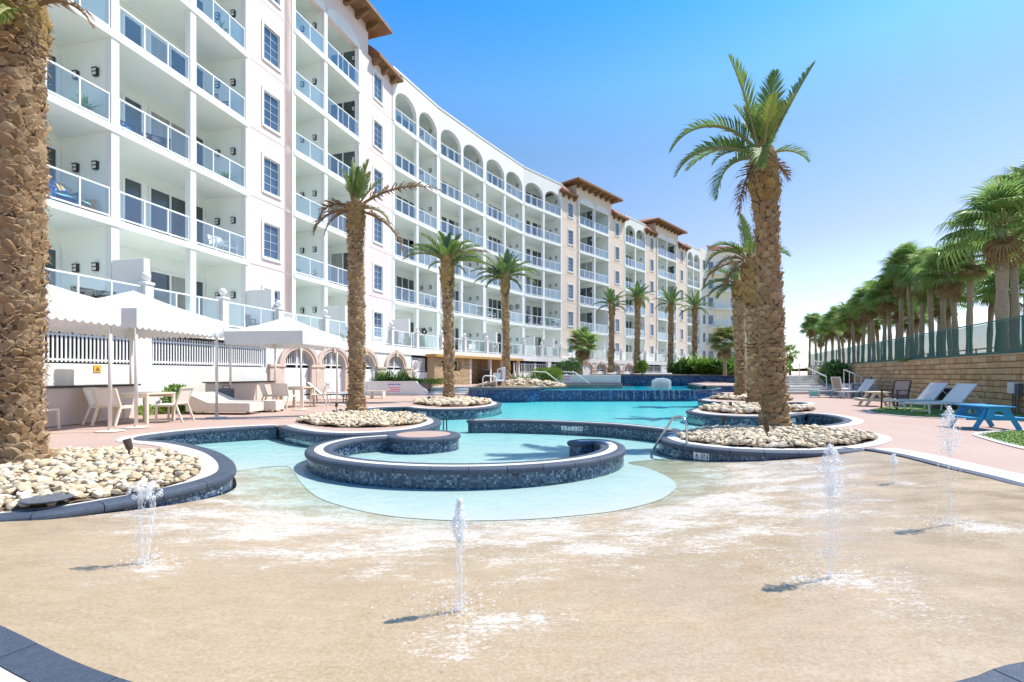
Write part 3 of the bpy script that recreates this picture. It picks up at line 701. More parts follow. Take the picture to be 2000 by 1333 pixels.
# steps left of the raised pool
st = thing('garden_steps', 'wide white steps beside the blue weir wall and the long planter wall', 'steps', (-3.6, 28.5, 0))
for k in range(5):
    mb = MB(); mb.bbox(-4.85, -2.5, 28.0 + k*.4, 30.4, -.01 if k == 0 else .09*k, .09*(k+1), .012); mb.build('step', mt['concrete'], st, world=True)
# right hand stairs, upper sun deck and ramp
st = thing('deck_stairs', 'broad white stairs climbing to the far sun deck by the block wall', 'stairs', (18, 31, 0))
for k in range(3):
    mb = MB(); mb.bbox(15.6, 20.9, 29.6 + k*.5, 33.5, .15*k, .15*(k+1), .012); mb.build('step', mt['concrete'], st, world=True)
for k in range(4):
    mb = MB(); mb.bbox(17.0, 20.3, 32.2 + k*.35, 34.5, .45 + .16*k, .45 + .16*(k+1), .012); mb.build('step', mt['concrete'], st, world=True)
mb = MB(); prism(mb, [(16.3, 34), (27, 34), (42, 80), (36, 80), (25.5, 50.3), (18.5, 36)], 0, 1.09); mb.build('sun_deck', mt['concrete'], kind='structure')
rl = MB()
def railseg(mb, pts, h, r=.025, n=6, posts=None, mid=()):
    """metal guard rail along 3D points"""
    T = [Vector(p) + Vector((0, 0, h)) for p in pts]; mb.tube(T, r, n)
    for f in mid: mb.tube([Vector(p) + Vector((0, 0, h*f)) for p in pts], r*.8, n)
    for a, b in zip(pts[:-1], pts[1:]):
        a, b = Vector(a), Vector(b); k = max(1, int((b-a).length / (posts or 1.0)))
        for i in range(k+1):
            p = a + (b-a)*i/k; mb.tube([p, p + Vector((0, 0, h))], r*.8, n)
t = thing('guard_rail', 'white guard rail with thin balusters on the far sun deck', 'guard rail', (21.5, 35, 1.09))
m1 = MB(); m1.tube([(20.4, 33, 2.1), (23.6, 36.2, 2.1)], .035, 6); m1.tube([(20.4, 33, 1.25), (23.6, 36.2, 1.25)], .03, 6); m1.build('handrail', mt['trim'], t, world=True)
for k in range(9):
    m1 = MB(); x = 20.4 + .4*k; y = 33 + .4*k; m1.tube([(x, y, .5), (x, y, 2.1)], .025, 6); m1.build('baluster', mt['trim'], t, world=True)
t = thing('stair_handrail', 'white sloping handrail in the middle of the broad deck stairs', 'handrail', (19.2, 31, 0))
m1 = MB(); m1.tube([(19.4, 30.0, .3), (19.4, 30.0, 1.05), (19.6, 33.2, 1.9), (19.6, 33.2, .9)], .035, 8); m1.build('rail', mt['trim'], t, world=True)
t = thing('ramp_wall', 'white ramp wall with a sloping rail in front of the block wall', 'ramp', (19.5, 26.6, 0))
m1 = MB(); m1.bbox(18.1, 21.0, 26.45, 26.65, 0, .70, .015); m1.build('wall', mt['white'], t, world=True)
m1 = MB(); m1.tube([(18.12, 26.55, 1.45), (19.3, 26.55, .98), (20.8, 26.55, .93)], .03, 8); m1.build('rail', mt['trim'], t, world=True)
for x, zt in ((18.12, 1.45), (18.42, 1.33), (18.72, 1.21), (19.05, 1.08), (19.35, .98), (20.1, .95), (20.8, .93)):
    m1 = MB(); m1.tube([(x, 26.55, .68), (x, 26.55, zt)], .022, 6); m1.build('baluster', mt['trim'], t, world=True)

# ------------------------------------------------------------------ stone beds
def hull_stone(seed):
    rnd = random.Random(seed); bm = bmesh.new(); sx, sy, sz = rnd.uniform(.9, 1.25), rnd.uniform(.7, 1.0), rnd.uniform(.5, .75)
    for k in range(17):
        z = 1 - 2*(k + .5)/17; r_ = math.sqrt(1-z*z); a = 2.4*k + rnd.uniform(-.3, .3); j = rnd.uniform(.86, 1.08)
        bm.verts.new((r_*math.cos(a)*sx*j, r_*math.sin(a)*sy*j, z*sz*j))
    bmesh.ops.convex_hull(bm, input=bm.verts)
    for v in [v for v in bm.verts if not v.link_faces]: bm.verts.remove(v)
    me = bpy.data.meshes.new('stone'); bm.to_mesh(me); bm.free(); me.materials.append(mt['stone'])
    me.polygons.foreach_set('use_smooth', [True]*len(me.polygons)); me.set_sharp_from_angle(angle=R(34)); return me
STONES = [hull_stone(i) for i in range(10)]
SD = [([tuple(v.co) for v in m.vertices], [tuple(p.vertices) for p in m.polygons]) for m in STONES]
BEDS = {}
def bed(poly, label, size, nsep, seed, mound=.06, far=False):
    rnd = random.Random(seed); poly = [Vector((p.x, p.y)) for p in poly]
    c = sum(poly, Vector((0, 0)))/len(poly); rad = max((p-c).length for p in poly)
    def zz(x, y):
        p = Vector((x, y)); d = min((p - q).length for q in poly); return .0 + mound*min(1, d/.5)
    t = thing('stone_bed', label, 'stone bed', (c.x, c.y, 0), group=None)
    cpoly = catmull(poly + [poly[0]], .15)[:-1]
    sheet('bed_base', cpoly, .3, lambda x, y: zz(x, y) - .012 + .004, mt['soil'], t).location = (-c.x, -c.y, 0)
    P = []; step = size*1.0; xs = [p.x for p in poly]; ys = [p.y for p in poly]; y = min(ys); row = 0
    while y < max(ys):
        x = min(xs) + (row % 2)*step/2
        while x < max(xs):
            q = Vector((x + rnd.uniform(-.35, .35)*step, y + rnd.uniform(-.35, .35)*step))
            if pip(q, cpoly): P.append(q)
            x += step
        y += step*.86; row += 1
    P.sort(key=lambda q: q.length)
    mb = MB()
    for i, q in enumerate(P):
        s = size*.5*rnd.choice((.55, .8, 1.0, 1.0, 1.25, 1.55))*rnd.uniform(.85, 1.15); k = rnd.randrange(10); z = zz(q.x, q.y) + s*.3 + rnd.uniform(0, .02)
        rot = (rnd.uniform(-.5, .5), rnd.uniform(-.5, .5), rnd.uniform(0, 6.28))
        if i < nsep: put('stone', STONES[k], t, loc=(q.x - c.x, q.y - c.y, z), rot=rot, scale=s)
        else:
            from mathutils import Euler
            M = Matrix.Translation((q.x, q.y, z)) @ Euler(rot).to_matrix().to_4x4() @ Matrix.Scale(s, 4)
            mb.add(SD[k][0], SD[k][1], M, r=.001 + rnd.random()*.998)
    if mb.f: mb.build('stones', mt['stone'], t, smooth=True, world=True, kind='stuff')
    return t
bed([Vector((-5.2, 4.4, 0))] + px((-40, 1008), (0, 1001), (100, 990), (200, 974), (300, 957), (360, 940), (388, 926), (393, 914), (380, 901), (340, 892), (290, 885), (200, 884), (100, 886)) + [Vector((-7.3, 7.2, 0)), Vector((-7.3, 5.2, 0))],
    'bed of tan river stones round the huge palm trunk beside the splash pad', .088, 300, 11, .07)
bed(px((578, 824), (620, 831), (680, 835), (760, 833), (815, 828), (834, 822), (815, 814), (770, 811), (700, 808), (630, 812)), 'oval bed of pale pebbles at the foot of the ragged palm with one dead frond', .11, 120, 12)
bed(px((806, 789), (850, 793.5), (900, 794), (945, 791), (960, 788), (945, 784.5), (905, 782), (850, 781.5)), 'small oval pebble bed in front of the white garden steps', .2, 40, 13)
bed(px((1323, 851), (1338, 860), (1400, 869.5), (1500, 875), (1600, 875), (1665, 868), (1708, 858), (1692, 850), (1630, 842), (1560, 838), (1480, 838), (1400, 839.5), (1345, 844)), 'large oval bed of tan stones under the tall palm beside the steel handrail', .098, 300, 14)
bed(px((1366, 800), (1390, 804.5), (1440, 808), (1500, 808), (1550, 805.5), (1586, 801.5), (1560, 797), (1500, 794.5), (1430, 794.5), (1392, 796.5)), 'pebble bed just behind the tall palm with a navy rim', .18, 60, 15)
bed(px((1388, 779), (1430, 781.8), (1480, 783), (1530, 783), (1545, 781.5), (1520, 778), (1450, 775.5), (1405, 776)), 'farthest pebble bed against the blue weir wall', .22, 30, 16)
# turf patches with pale edging
def turf(poly, label, n, seed):
    poly = [Vector((p.x, p.y)) for p in poly]; c = sum(poly, Vector((0, 0)))/len(poly); cp = catmull(poly + [poly[0]], .15)[:-1]
    o = sheet('turf_patch', cp, .5, lambda x, y: .004, mt['turf'], kind='stuff'); o['label'] = label
    rnd = random.Random(seed); mb = MB(); xs = [p.x for p in cp]; ys = [p.y for p in cp]; k = 0
    while k < n:
        q = (rnd.uniform(min(xs), max(xs)), rnd.uniform(min(ys), max(ys)))
        if not pip(q, cp): continue
        k += 1; a = rnd.uniform(0, 6.28); w_ = .008; h = rnd.uniform(.012, .03); dx, dy = math.cos(a)*w_, math.sin(a)*w_
        mb.add([(q[0]-dx, q[1]-dy, .004), (q[0]+dx, q[1]+dy, .004), (q[0]+rnd.uniform(-.02, .02), q[1]+rnd.uniform(-.02, .02), h)], [(0, 1, 2)], r=.001+rnd.random()*.99)
    b = mb.build('turf_blades', mt['turf'], o, kind='stuff')
    return cp
def strip(path, w_, z, parent_name, side=1):
    P = resample(catmull(path, .15), .15); N = normals(P, side); e = MB()
    for p, n in zip(P, N):
        for a, zz in ((0, -.02), (0, z), (w_, z), (w_, -.02)): e.v.append((p.x+n.x*a, p.y+n.y*a, zz))
    for q in range(len(P)-1):
        for a in range(3): e.f.append([q*4+a, (q+1)*4+a, (q+1)*4+a+1, q*4+a+1]); e.m.append(0); e.r.append(0)
    return e.build(parent_name, mt['concrete'], kind='structure')
turf(px((1697, 801), (1722, 807), (1780, 812), (1850, 815), (1910, 816), (1990, 814), (2080, 812)) + [Vector((15.6, 14.9, 0)), Vector((16.2, 16.6, 0))] + px((1890, 790), (1800, 790), (1735, 795)), 'artificial turf under the white sun loungers', 9000, 1)
turf(px((1909, 850), (1930, 857), (1962, 866), (2000, 874), (2100, 890)) + [Vector((13, 8.2, 0)), Vector((13.5, 9.5, 0))] + px((2000, 842), (1950, 844), (1920, 846)), 'artificial turf in front of the blue picnic table', 14000, 2)
strip(px((1690, 800), (1716, 807.5), (1780, 814), (1850, 817), (1910, 818), (1990, 816)), .09, .008, 'turf_edging', -1)
strip(px((2000, 840), (1950, 841), (1900, 847.5), (1925, 858), (1962, 868.5), (2000, 877.5), (2080, 892)), .16, .006, 'turf_edging', 1)
strip([Vector((p.x, p.y, 0)) for p in px((1668, 877), (1700, 873), (1728, 867), (1742, 859), (1732, 852), (1700, 845), (1660, 839), (1630, 835))], .2, .007, 'bed_edging', 1)
# flat lid lying in the near bed
mb = MB(); mb.lathe([(.0, .0), (.30, 0), (.31, .02), (.29, .035), (0, .036)], 24, Matrix.Translation(G(92, 976, .06)) @ Matrix.Scale(.6, 4))
tag(mb.build('skimmer_lid', mt['asphalt']), 'dark flat oval lid lying among the river stones by the splash pad', 'lid')
# ------------------------------------------------------------------ the apartment building
FH = 3.1
def zj(k): return CAM_H + (.62 + k - 1) * FH
class Fr:
    """vertical wall frame: x along the wall, y into the building, z up"""
    def __init__(s, p0, p1):
        s.p = Vector(p0); s.d = (Vector(p1) - s.p); s.L = s.d.length; s.d.normalize()
        s.n = Vector((-s.d.y, s.d.x)); s.ang = math.atan2(s.d.y, s.d.x)
        s.M = Matrix.Translation((s.p.x, s.p.y, 0)) @ Matrix.Rotation(s.ang, 4, 'Z')
    def sU(s, u, q=0.0):
        k = (u - 1000) / FPX; o = s.p + s.n * q
        return (k*o.y - o.x) / (s.d.x - k*s.d.y)
    def pt(s, a, q=0.0, z=0.0):
        o = s.p + s.d*a + s.n*q; return Vector((o.x, o.y, z))
A0 = Vector((-13.2, 16.0)) + Vector((math.sin(R(12.4)), math.cos(R(12.4)))) * -9.2
PTS = dict(A=(A0, (-11.9, 21.9)), B=((-11.9, 21.9), (-8.23, 33.5)), C1=((-8.23, 33.5), (-5.85, 38.6)), C2=((-5.85, 38.6), (-2.5, 44.0)),
           C3=((-2.5, 44.0), (1.15, 49.6)), C4=((1.15, 49.6), (5.55, 54.3)), D=((5.55, 54.3), (31.95, 82.4)), H=((31.95, 82.4), (33.9, 84.2)), I=((33.9, 84.2), (47, 86.5)))
F = {k: Fr(*v) for k, v in PTS.items()}
bld = thing('apartment_building', 'long pink and white apartment building with stacked glass balconies curving behind the pool', 'apartment building', (-12, 22, 0))
BL = Vector(bld.location)
REC = 2.15
def bput(name, me, fr, s, q, z, parent=None, **kw):
    p = fr.pt(s, q, z) - BL; return put(name, me, parent or bld, loc=p, rotz=fr.ang, **kw)

# shared window / door / lamp meshes (local: x along, y inwards, z up; origin at bottom centre)
def frame_mesh(name, w, h, t=.06, d=.08, mat='trim', y0=0.0, mull=()):
    mb = MB()
    mb.box(-w/2, -w/2+t, y0, y0+d, 0, h); mb.box(w/2-t, w/2, y0, y0+d, 0, h)
    mb.box(-w/2+t, w/2-t, y0+.002, y0+d-.002, 0, t); mb.box(-w/2+t, w/2-t, y0+.002, y0+d-.002, h-t, h)
    for x in mull: mb.box(x-t*.45, x+t*.45, y0+.004, y0+d-.004, t, h-t)
    return mb.mesh(name, mt[mat])
def pane_mesh(w, h, t=.06, y=.05, x0=0.0, mat='wglass'):
    mb = MB(); mb.box(x0-w/2, x0+w/2, y, y+.012, t, h-t); return mb.mesh('pane', mt[mat])
WW, WH = .98, 1.62
m_win = frame_mesh('window', WW, WH, .05, .07, mull=())
mb = MB(); t_ = .12
mb.box(-WW/2-t_, -WW/2, -.035, .03, -t_, WH+t_); mb.box(WW/2, WW/2+t_, -.035, .03, -t_, WH+t_); mb.box(-WW/2, WW/2, -.034, .03, WH, WH+t_); mb.box(-WW/2-.03, WW/2+.03, -.06, .03, -t_, 0)
m_surr = mb.mesh('window_surround', mt['white'])
mb = MB()
mb.box(-.007, .007, .03, .045, .05, WH-.05)
for z in (.42, .80, 1.2): mb.box(-WW/2+.05, WW/2-.05, .031, .044, z-.007, z+.007)
m_munt = mb.mesh('muntins', mt['trim'])
m_wpane = pane_mesh(WW-.1, WH, .05, mat='wblue')
m_slide = frame_mesh('sliding_door', 1.9, 2.46, .07, .09, mull=(0,)); m_sp = [pane_mesh(.84, 2.46, .07, .05, x) for x in (-.46, .46)]
m_slide3 = frame_mesh('sliding_door', 2.35, 2.46, .07, .09, mull=(-.4, .4)); m_sp3 = [pane_mesh(.7, 2.46, .07, .05, x) for x in (-.78, 0, .78)]
m_spc = [pane_mesh(.84, 2.46, .07, .05, x, 'wcurtain') for x in (-.46, .46)]
m_door = frame_mesh('balcony_door', 0.8, 2.46, .07, .09); m_dp = pane_mesh(.66, 2.46, .07)
mb = MB(); mb.box(-.13, .13, -.15, 0, .135, .175); mb.box(-.10, .10, -.135, 0, -.175, -.14); mb.box(-.112, .112, -.142, 0, -.012, .016)
mb.box(-.118, -.098, -.13, 0, -.14, .135); mb.box(.098, .118, -.13, 0, -.14, .135); m_lamp = mb.mesh('wall_lamp', mt['lampblack'])
mb = MB()
for z in (-.138, .018): mb.box(-.097, .097, -.125, -.02, z, z+.116)
m_lglass = mb.mesh('lamp_panel', mt['lampglass'])
def window(fr, s, z, q=0.0, sc_=1.0):
    w_ = bput('window', m_win, fr, s, q + .03, z, scale=sc_)
    put('pane', m_wpane, w_); put('muntins', m_munt, w_); sr = put('window_surround', m_surr, w_, loc=(0, -.03, 0)); return w_
rc = random.Random(5)
def slider(fr, s, q, z, three=False, turn=0.0):
    o = bput('sliding_door', m_slide3 if three else m_slide, fr, s, q, z)
    if turn: o.rotation_euler.z += turn
    for i, p in enumerate(m_sp3 if three else m_sp): put('pane', m_spc[i] if (not three and rc.random() < .28) else p, o)
    return o
def door(fr, s, q, z):
    o = bput('balcony_door', m_door, fr, s, q, z); put('pane', m_dp, o); return o
def lamp(fr, s, q, z, turn):
    o = bput('wall_lamp', m_lamp, fr, s, q, z, scale=.78); o.rotation_euler.z += turn; put('lamp_panel', m_lglass, o); return o
npane = [0]
def railing(fr, sa, sb, z, q=.02, parent=None, base=None, hgt=1.02, sep=True, gap=.08):
    """glass railing between sa and sb standing on z"""
    L = sb - sa; n = max(2, round(L / .95)); mb = MB()
    mb.box(0, L, -.03, .03, hgt-.05, hgt); mb.box(0, L, -.025, .025, gap, gap+.045)
    for i in range(n + 1):
        x = min(max(i*L/n, .022), L-.022); mb.box(x-.022, x+.022, -.022, .022, 0 if i in (0, n) else gap, hgt-.03)
    par = parent or bld; off = base if base is not None else BL
    o = put('railing', mb.mesh('railing', mt['rail']), par, loc=fr.pt(sa, q, z) - off, rotz=fr.ang)
    if sep and npane[0] < 296:
        for i in range(n):
            g = MB(); g.box(i*L/n+.024, (i+1)*L/n-.024, -.005, .005, gap+.045, hgt-.05); put('glass_pane', g.mesh('glass_pane', mt['rglass']), o); npane[0] += 1
    else:
        g = MB()
        for i in range(n): g.box(i*L/n+.024, (i+1)*L/n-.024, -.005, .005, gap+.045, hgt-.05)
        put('glass_panes', g.mesh('glass_panes', mt['rglass']), o, kind='stuff')
    return o
rb = random.Random(21)
def back_s(fr, s):
    """where the sight line past facade position s meets the back wall"""
    p = fr.pt(s)
    if p.y < 3: return s + 1.5
    return fr.sU(1000 + FPX*p.x/p.y, REC)
def bays(fr, bl, wallmat, floors=range(1, 7), ztop=22.3, detail=True, sepglass=True, z0=2.9):
    """open balcony bays. bl: list of (sa, sb, mode, divider at sb)"""
    w_ = MB()
    S0, S1 = bl[0][0], bl[-1][1]
    w_.box(S0-.1, S1+.1, REC, REC+.3, z0, ztop, fr.M, 1)
    edges = sorted({b[0] for b in bl} | {b[1] for b in bl})
    for e in edges: w_.box(e-.13, e+.13, -.03, .22, z0, zj(6)+.05, fr.M, 0)
    for sa, sb, mode, div in bl:
        if div: w_.box(sb-.09, sb+.09, .2, REC+.05, z0, ztop-.1, fr.M, 1)
    w_.box(S0-.09, S0+.09, .2, REC+.05, z0, ztop-.1, fr.M, 1)
    w_.build('wall', [mt[wallmat], mt['mint']], bld, world=True)
    for sa, sb, mode, div in bl:
        for k in list(floors) + [7]:
            if k == 1: continue
            m = MB(); m.box(sa, sb, -.07 if k < 7 else .1, REC+.05, zj(k)-.12, zj(k)+.10, fr.M); m.build('balcony_slab', mt['soffit'], bld, world=True)
        for k in floors:
            zf = zj(k) + .10 if k > 1 else 2.96
            if k > 1: railing(fr, sa+.14, sb-.14, zf, .03, sep=sepglass)
            c = (sa+sb)/2
            if mode in ('two', 'three') and not div:
                va, vb = back_s(fr, sa), back_s(fr, sb)
                if mode == 'two': door(fr, va + (vb-va)*.19, REC-.09, zf); slider(fr, va + (vb-va)*.66, REC-.09, zf)
                else: slider(fr, va + (vb-va)*.46, REC-.09, zf, True)
            elif mode == 'two': slider(fr, sb - 1.1, REC-.09, zf)
            elif mode == 'wall':
                if fr is F['A'] or (rb.random() < .4 and fr is not F['B']): door(fr, sb-.62, REC-.09, zf)
                for q in (.62, 1.45): lamp(fr, sb-.09, q, zf+1.8, -R(90))
            elif mode == 'sidedoor':
                slider(fr, sb-.09-.09, 1.12, zf, False, -R(90)); lamp(fr, sb-.09, .35, zf+1.9, -R(90))
def strip_wall(fr, sa, sb, wins, mat, ztop, k0=1, z0=2.9, fl=None):
    w_ = MB(); w_.box(sa, sb, .12, .4, z0, ztop, fr.M)
    for k in range(k0, 8):
        za = zj(k)+.012 if k > 1 else z0; zb = min(zj(k+1)-.012, ztop)
        if za >= ztop: break
        hs = []
        if k <= 6:
            for s in wins:
                zc = zj(k) + .42*FH - WH/2; hs.append([(s-WW/2, zc), (s+WW/2, zc), (s+WW/2, zc+WH), (s-WW/2, zc+WH)])
        w_.plate([(sa, za), (sb, za), (sb, zb), (sa, zb)], hs, .13, fr.M)
        if k <= 6:
            for s in wins: window(fr, s, zj(k) + .42*FH - WH/2)
    w_.build('wall', mt[mat], bld, world=True)
def arch_pts(c, hw, zs, rise, n=16): return [(c + hw*math.cos(math.pi*i/n), zs + rise*math.sin(math.pi*i/n)) for i in range(n+1)]
def arched_top(fr, bl, ztop, mat='white', gab=None):
    """parapet wall with an arched opening over each bay on the top floor"""
    sa, sb = bl[0][0]-.13, bl[-1][1]+.13; zb = zj(6)+.10; holes = []
    for a, b, *_ in bl:
        c = (a+b)/2; hw = (b-a)/2 - .16; zs = 20.15
        holes.append([(c-hw, zb+.02), (c+hw, zb+.02)] + arch_pts(c, hw, zs, .98))
    outer = [(sa, zb), (sb, zb), (sb, ztop), (sa, ztop)] if gab is None else gab
    m = MB(); m.plate(outer, holes, .32, fr.M @ Matrix.Translation((0, -.05, 0))); m.build('parapet_wall', mt[mat], bld, world=True)
    m = MB(); m.box(sa+.002, sb-.002, -.10, .35, ztop, ztop+.12, fr.M); m.build('parapet_cap', mt[mat], bld, world=True)
def hiproof(fr, s0, s1, q0, q1, z, rise, over, brk=1.15, tiles=True, hipL=True, hipR=True):
    a, b, c, d = s0-over*(1 if hipL else 0), s1+over*(1 if hipR else 0), q0-over, q1
    m = MB(); m.box(a, b, c, d, z, z+.10, fr.M); m.build('soffit', mt['wood'], bld, world=True)
    m = MB(); m.box(a-.03, b+.03, c-.05, c-.002, z+.03, z+.2, fr.M)
    m.box(a-.05, a-.002, c, d, z+.03, z+.2, fr.M); m.box(b+.002, b+.05, c, d, z+.03, z+.2, fr.M); m.build('eave_board', mt['wood'], bld, world=True)
    n = max(2, int((s1-s0)/brk))
    for i in range(n+1):
        s = s0 + .12 + (s1-s0-.24)*i/n
        m = MB(); pr = [(-.1, 0), (-.1, -.30), (-.05, -.36), (0, -.36), (0, 0)]
        m.add([(-.11, .0, -.40), (.11, 0, -.40), (.11, -over*.45, -.34), (-.11, -over*.45, -.34), (-.11, -over*.85, -.16), (.11, -over*.85, -.16), (.11, -over*.85, 0), (-.11, -over*.85, 0), (.11, 0, 0), (-.11, 0, 0)],
              [(0, 1, 2, 3), (3, 2, 5, 4), (4, 5, 6, 7), (0, 3, 4, 7, 9), (1, 8, 6, 5, 2)])
        bput('eave_bracket', m.mesh('eave_bracket', mt['wood']), fr, s, q0, z)
    # sloping tiled faces
    run = min((b-a)/2, (d-c)) ; run = min(run, rise/.36); zr = z + .2
    tl = MB(); P = .30
    def face(x0, x1, org, ux, uy, trimL, trimR):
        """org: eave start, ux along the eave, uy inward (plan); barrels run up the slope"""
        n = int((x1-x0)/P)
        for i in range(n):
            t = (i+.5)*P; dl = t if trimL else 9e9; dr = (x1-x0) - t if trimR else 9e9; L = min(run, dl, dr)
            if L < .05: continue
            for zig, (w_, hh) in enumerate(((.13, .07),)):
                p0 = Vector(org) + Vector(ux)*t; sl = rise/run
                nn = max(1, int(L/.42))
                for q in range(nn):
                    l0, l1 = L*q/nn, L*(q+1)/nn + .03; lift = .02
                    vs = []
                    for l, e in ((l0, lift), (l1, 0)):
                        c0 = p0 + Vector(uy)*l + Vector((0, 0, l*sl + e))
                        for o_, h_ in ((-.15, 0), (-.09, .075), (.0, .10), (.09, .075), (.15, 0)): vs.append(c0 + Vector(ux)*o_ + Vector((0, 0, h_)))
                    tl.add(vs, [(k, k+1, k+6, k+5) for k in range(4)] + [(0, 1, 2, 3, 4)], fr.M, r=.001 + rb.random()*.99)
    face(a, b, (a, c, zr), (1, 0, 0), (0, 1, 0), hipL, hipR)
    if hipL: face(c, d, (a, c, zr), (0, 1, 0), (1, 0, 0), True, False)
    if hipR: face(c, d, (b, c, zr), (0, 1, 0), (-1, 0, 0), True, False)
    base = MB(); xl = a + (run if hipL else 0); xr = b - (run if hipR else 0)
    base.add([(a, c, zr), (b, c, zr), (b, d, zr), (a, d, zr), (xl, c+run, zr+rise), (xr, c+run, zr+rise), (xr, d, zr+rise), (xl, d, zr+rise)],
             [(0, 1, 5, 4), (1, 2, 6, 5), (3, 0, 4, 7), (4, 5, 6, 7)], fr.M); base.build('roof', mt['terracotta'], bld, world=True)
    if tl.f: tl.build('roof_tiles', mt['terracotta'], bld, world=True, kind='stuff')

# --- white wing nearest the camera
a = F['A']; u1, u2, u3 = a.sU(224), a.sU(376.5), a.L - .02
w_ = u1 - (u2 - u1)
bays(a, [(w_*2 - u1 + .05, w_, 'two', False), (w_, u1, 'wall', True), (u1, u2, 'two', False), (u2, u3, 'wall', True)], 'white', ztop=22.3)
arched_top(a, [(w_*2 - u1 + .05, w_), (w_, u1), (u1, u2), (u2, u3)], 22.3)
# --- pink tower
b = F['B']; sL, b0, b1, b2, c2, sR = .06, b.sU(573), b.sU(636), b.sU(703), b.sU(719), b.L - .06
strip_wall(b, sL, b0-.13, [b.sU(530.5)], 'pink', 21.45)
strip_wall(b, c2, sR, [b.sU(738.5)], 'pink', 21.45)
bays(b, [(b0, b1, 'wall', True), (b1, b2, 'sidedoor', True)], 'white', ztop=23.0)
def tower_top(fr, b0, b1, b2, sl, sr, mat):
    m = MB(); m.box(sl, b0-.135, 0, .4, 2.9, 23.2, fr.M); m.box(b2+.135, sr, 0, .4, 2.9, 23.2, fr.M)
    m.box(b0-.134, b2+.134, 0, .4, 21.25, 23.2, fr.M)
    m.box(sl+.002, sl+.3, .4, 9, 21, 23.2, fr.M); m.box(sr-.3, sr-.002, .4, 9, 21, 23.2, fr.M); m.build('wall', mt[mat], bld, world=True)
    for x0, x1 in ((b0, b1), (b1, b2)):
        c = (x0+x1)/2; hw = (x1-x0)/2 - .03; m = MB(); m.plate([(c+hw, 21.2)] + arch_pts(c, hw, 21.22, .78)[1:-1] + [(c-hw, 21.2)], [], .05, fr.M @ Matrix.Translation((0, -.035, 0))); m.build('arch_panel', mt['white'], bld, world=True)
    m = MB()
    for e in (b0, b1, b2): m.box(e-.13, e+.13, -.028, .2, zj(6), 21.25, fr.M)
    m.build('pillar', mt['white'], bld, world=True)
tower_top(b, b0, b1, b2, b0-.6, c2, 'pink')
hiproof(b, b0-.6, c2, 0, 10, 23.2, 1.9, 1.05)
hiproof(b, c2+.4, sR-.05, 0, 6, 21.45, 1.2, .55, 1.0, hipL=False)
hiproof(b, sL+.1, b0-.95, 0, 6, 21.45, 1.2, .55, 1.0, hipR=False)
# --- white arcaded wing
for key, um, mode in (('C1', 815, 'three'), ('C2', 902, 'two'), ('C3', 986, 'three'), ('C4', 1062, 'two')):
    f = F[key]; sm = f.sU(um); bl = [(.08, sm, mode, False), (sm, f.L-.08, 'wall', True)]
    bays(f, bl, 'white', ztop=22.3); arched_top(f, bl, 22.3)
# --- farther towers and arcades on the straight wing
d = F['D']; S = d.sU
strip_wall(d, .1, S(1131)-.13, [S(1114.5)], 'peach', 21.45)
bays(d, [(S(1131), S(1161.5), 'sidedoor', True), (S(1161.5), S(1189), 'two', True)], 'white', ztop=23.0, sepglass=False)
tower_top(d, S(1131), S(1161.5), S(1189), S(1131)-.5, S(1194), 'peach')
strip_wall(d, S(1194), S(1217), [S(1205.5)], 'peach', 21.45)
hiproof(d, S(1131)-.5, S(1194), 0, 10, 23.2, 1.9, 1.05)
hiproof(d, .1, S(1131)-.9, 0, 6, 21.45, 1.2, .55, 1.0, hipR=False); hiproof(d, S(1194)+.4, S(1217), 0, 6, 21.45, 1.2, .55, 1.0, hipL=False)
def arcade(ua, um, ub, u0, u1, mat):
    bl = [(S(ua), S(um), 'two', False), (S(um), S(ub), 'wall', True)]
    bays(d, bl, 'white', ztop=22.1, sepglass=False); m = MB(); m.box(S(u0), S(ua)-.13, 0, .4, 2.9, 22.1, d.M); m.box(S(ub)+.13, S(u1), 0, .4, 2.9, 22.1, d.M); m.build('wall', mt[mat], bld, world=True)
    arched_top(d, bl, 22.1)
arcade(1220, 1241, 1260, 1217, 1261.5, 'peach')
strip_wall(d, S(1261.5), S(1284)-.13, [S(1273)], 'peach', 21.3)
bays(d, [(S(1284), S(1302.5), 'wall', True), (S(1302.5), S(1320.5), 'sidedoor', True)], 'white', ztop=23.0, sepglass=False)
tower_top(d, S(1284), S(1302.5), S(1320.5), S(1284)-.5, S(1324), 'peach')
strip_wall(d, S(1324), S(1340), [S(1331.5)], 'peach', 21.3)
hiproof(d, S(1284)-.5, S(1324), 0, 10, 23.2, 1.9, 1.05); hiproof(d, S(1261.5), S(1284)-.9, 0, 6, 21.3, 1.2, .55, 1.0, hipR=False); hiproof(d, S(1324)+.3, S(1340), 0, 6, 21.3, 1.2, .55, 1.0, hipL=False)
arcade(1341.5, 1354, 1367, 1340.2, 1368, 'peach')
hf = F['H']; strip_wall(hf, -.1, hf.L+.05, [hf.L*.5], 'creamwall', 22.6)
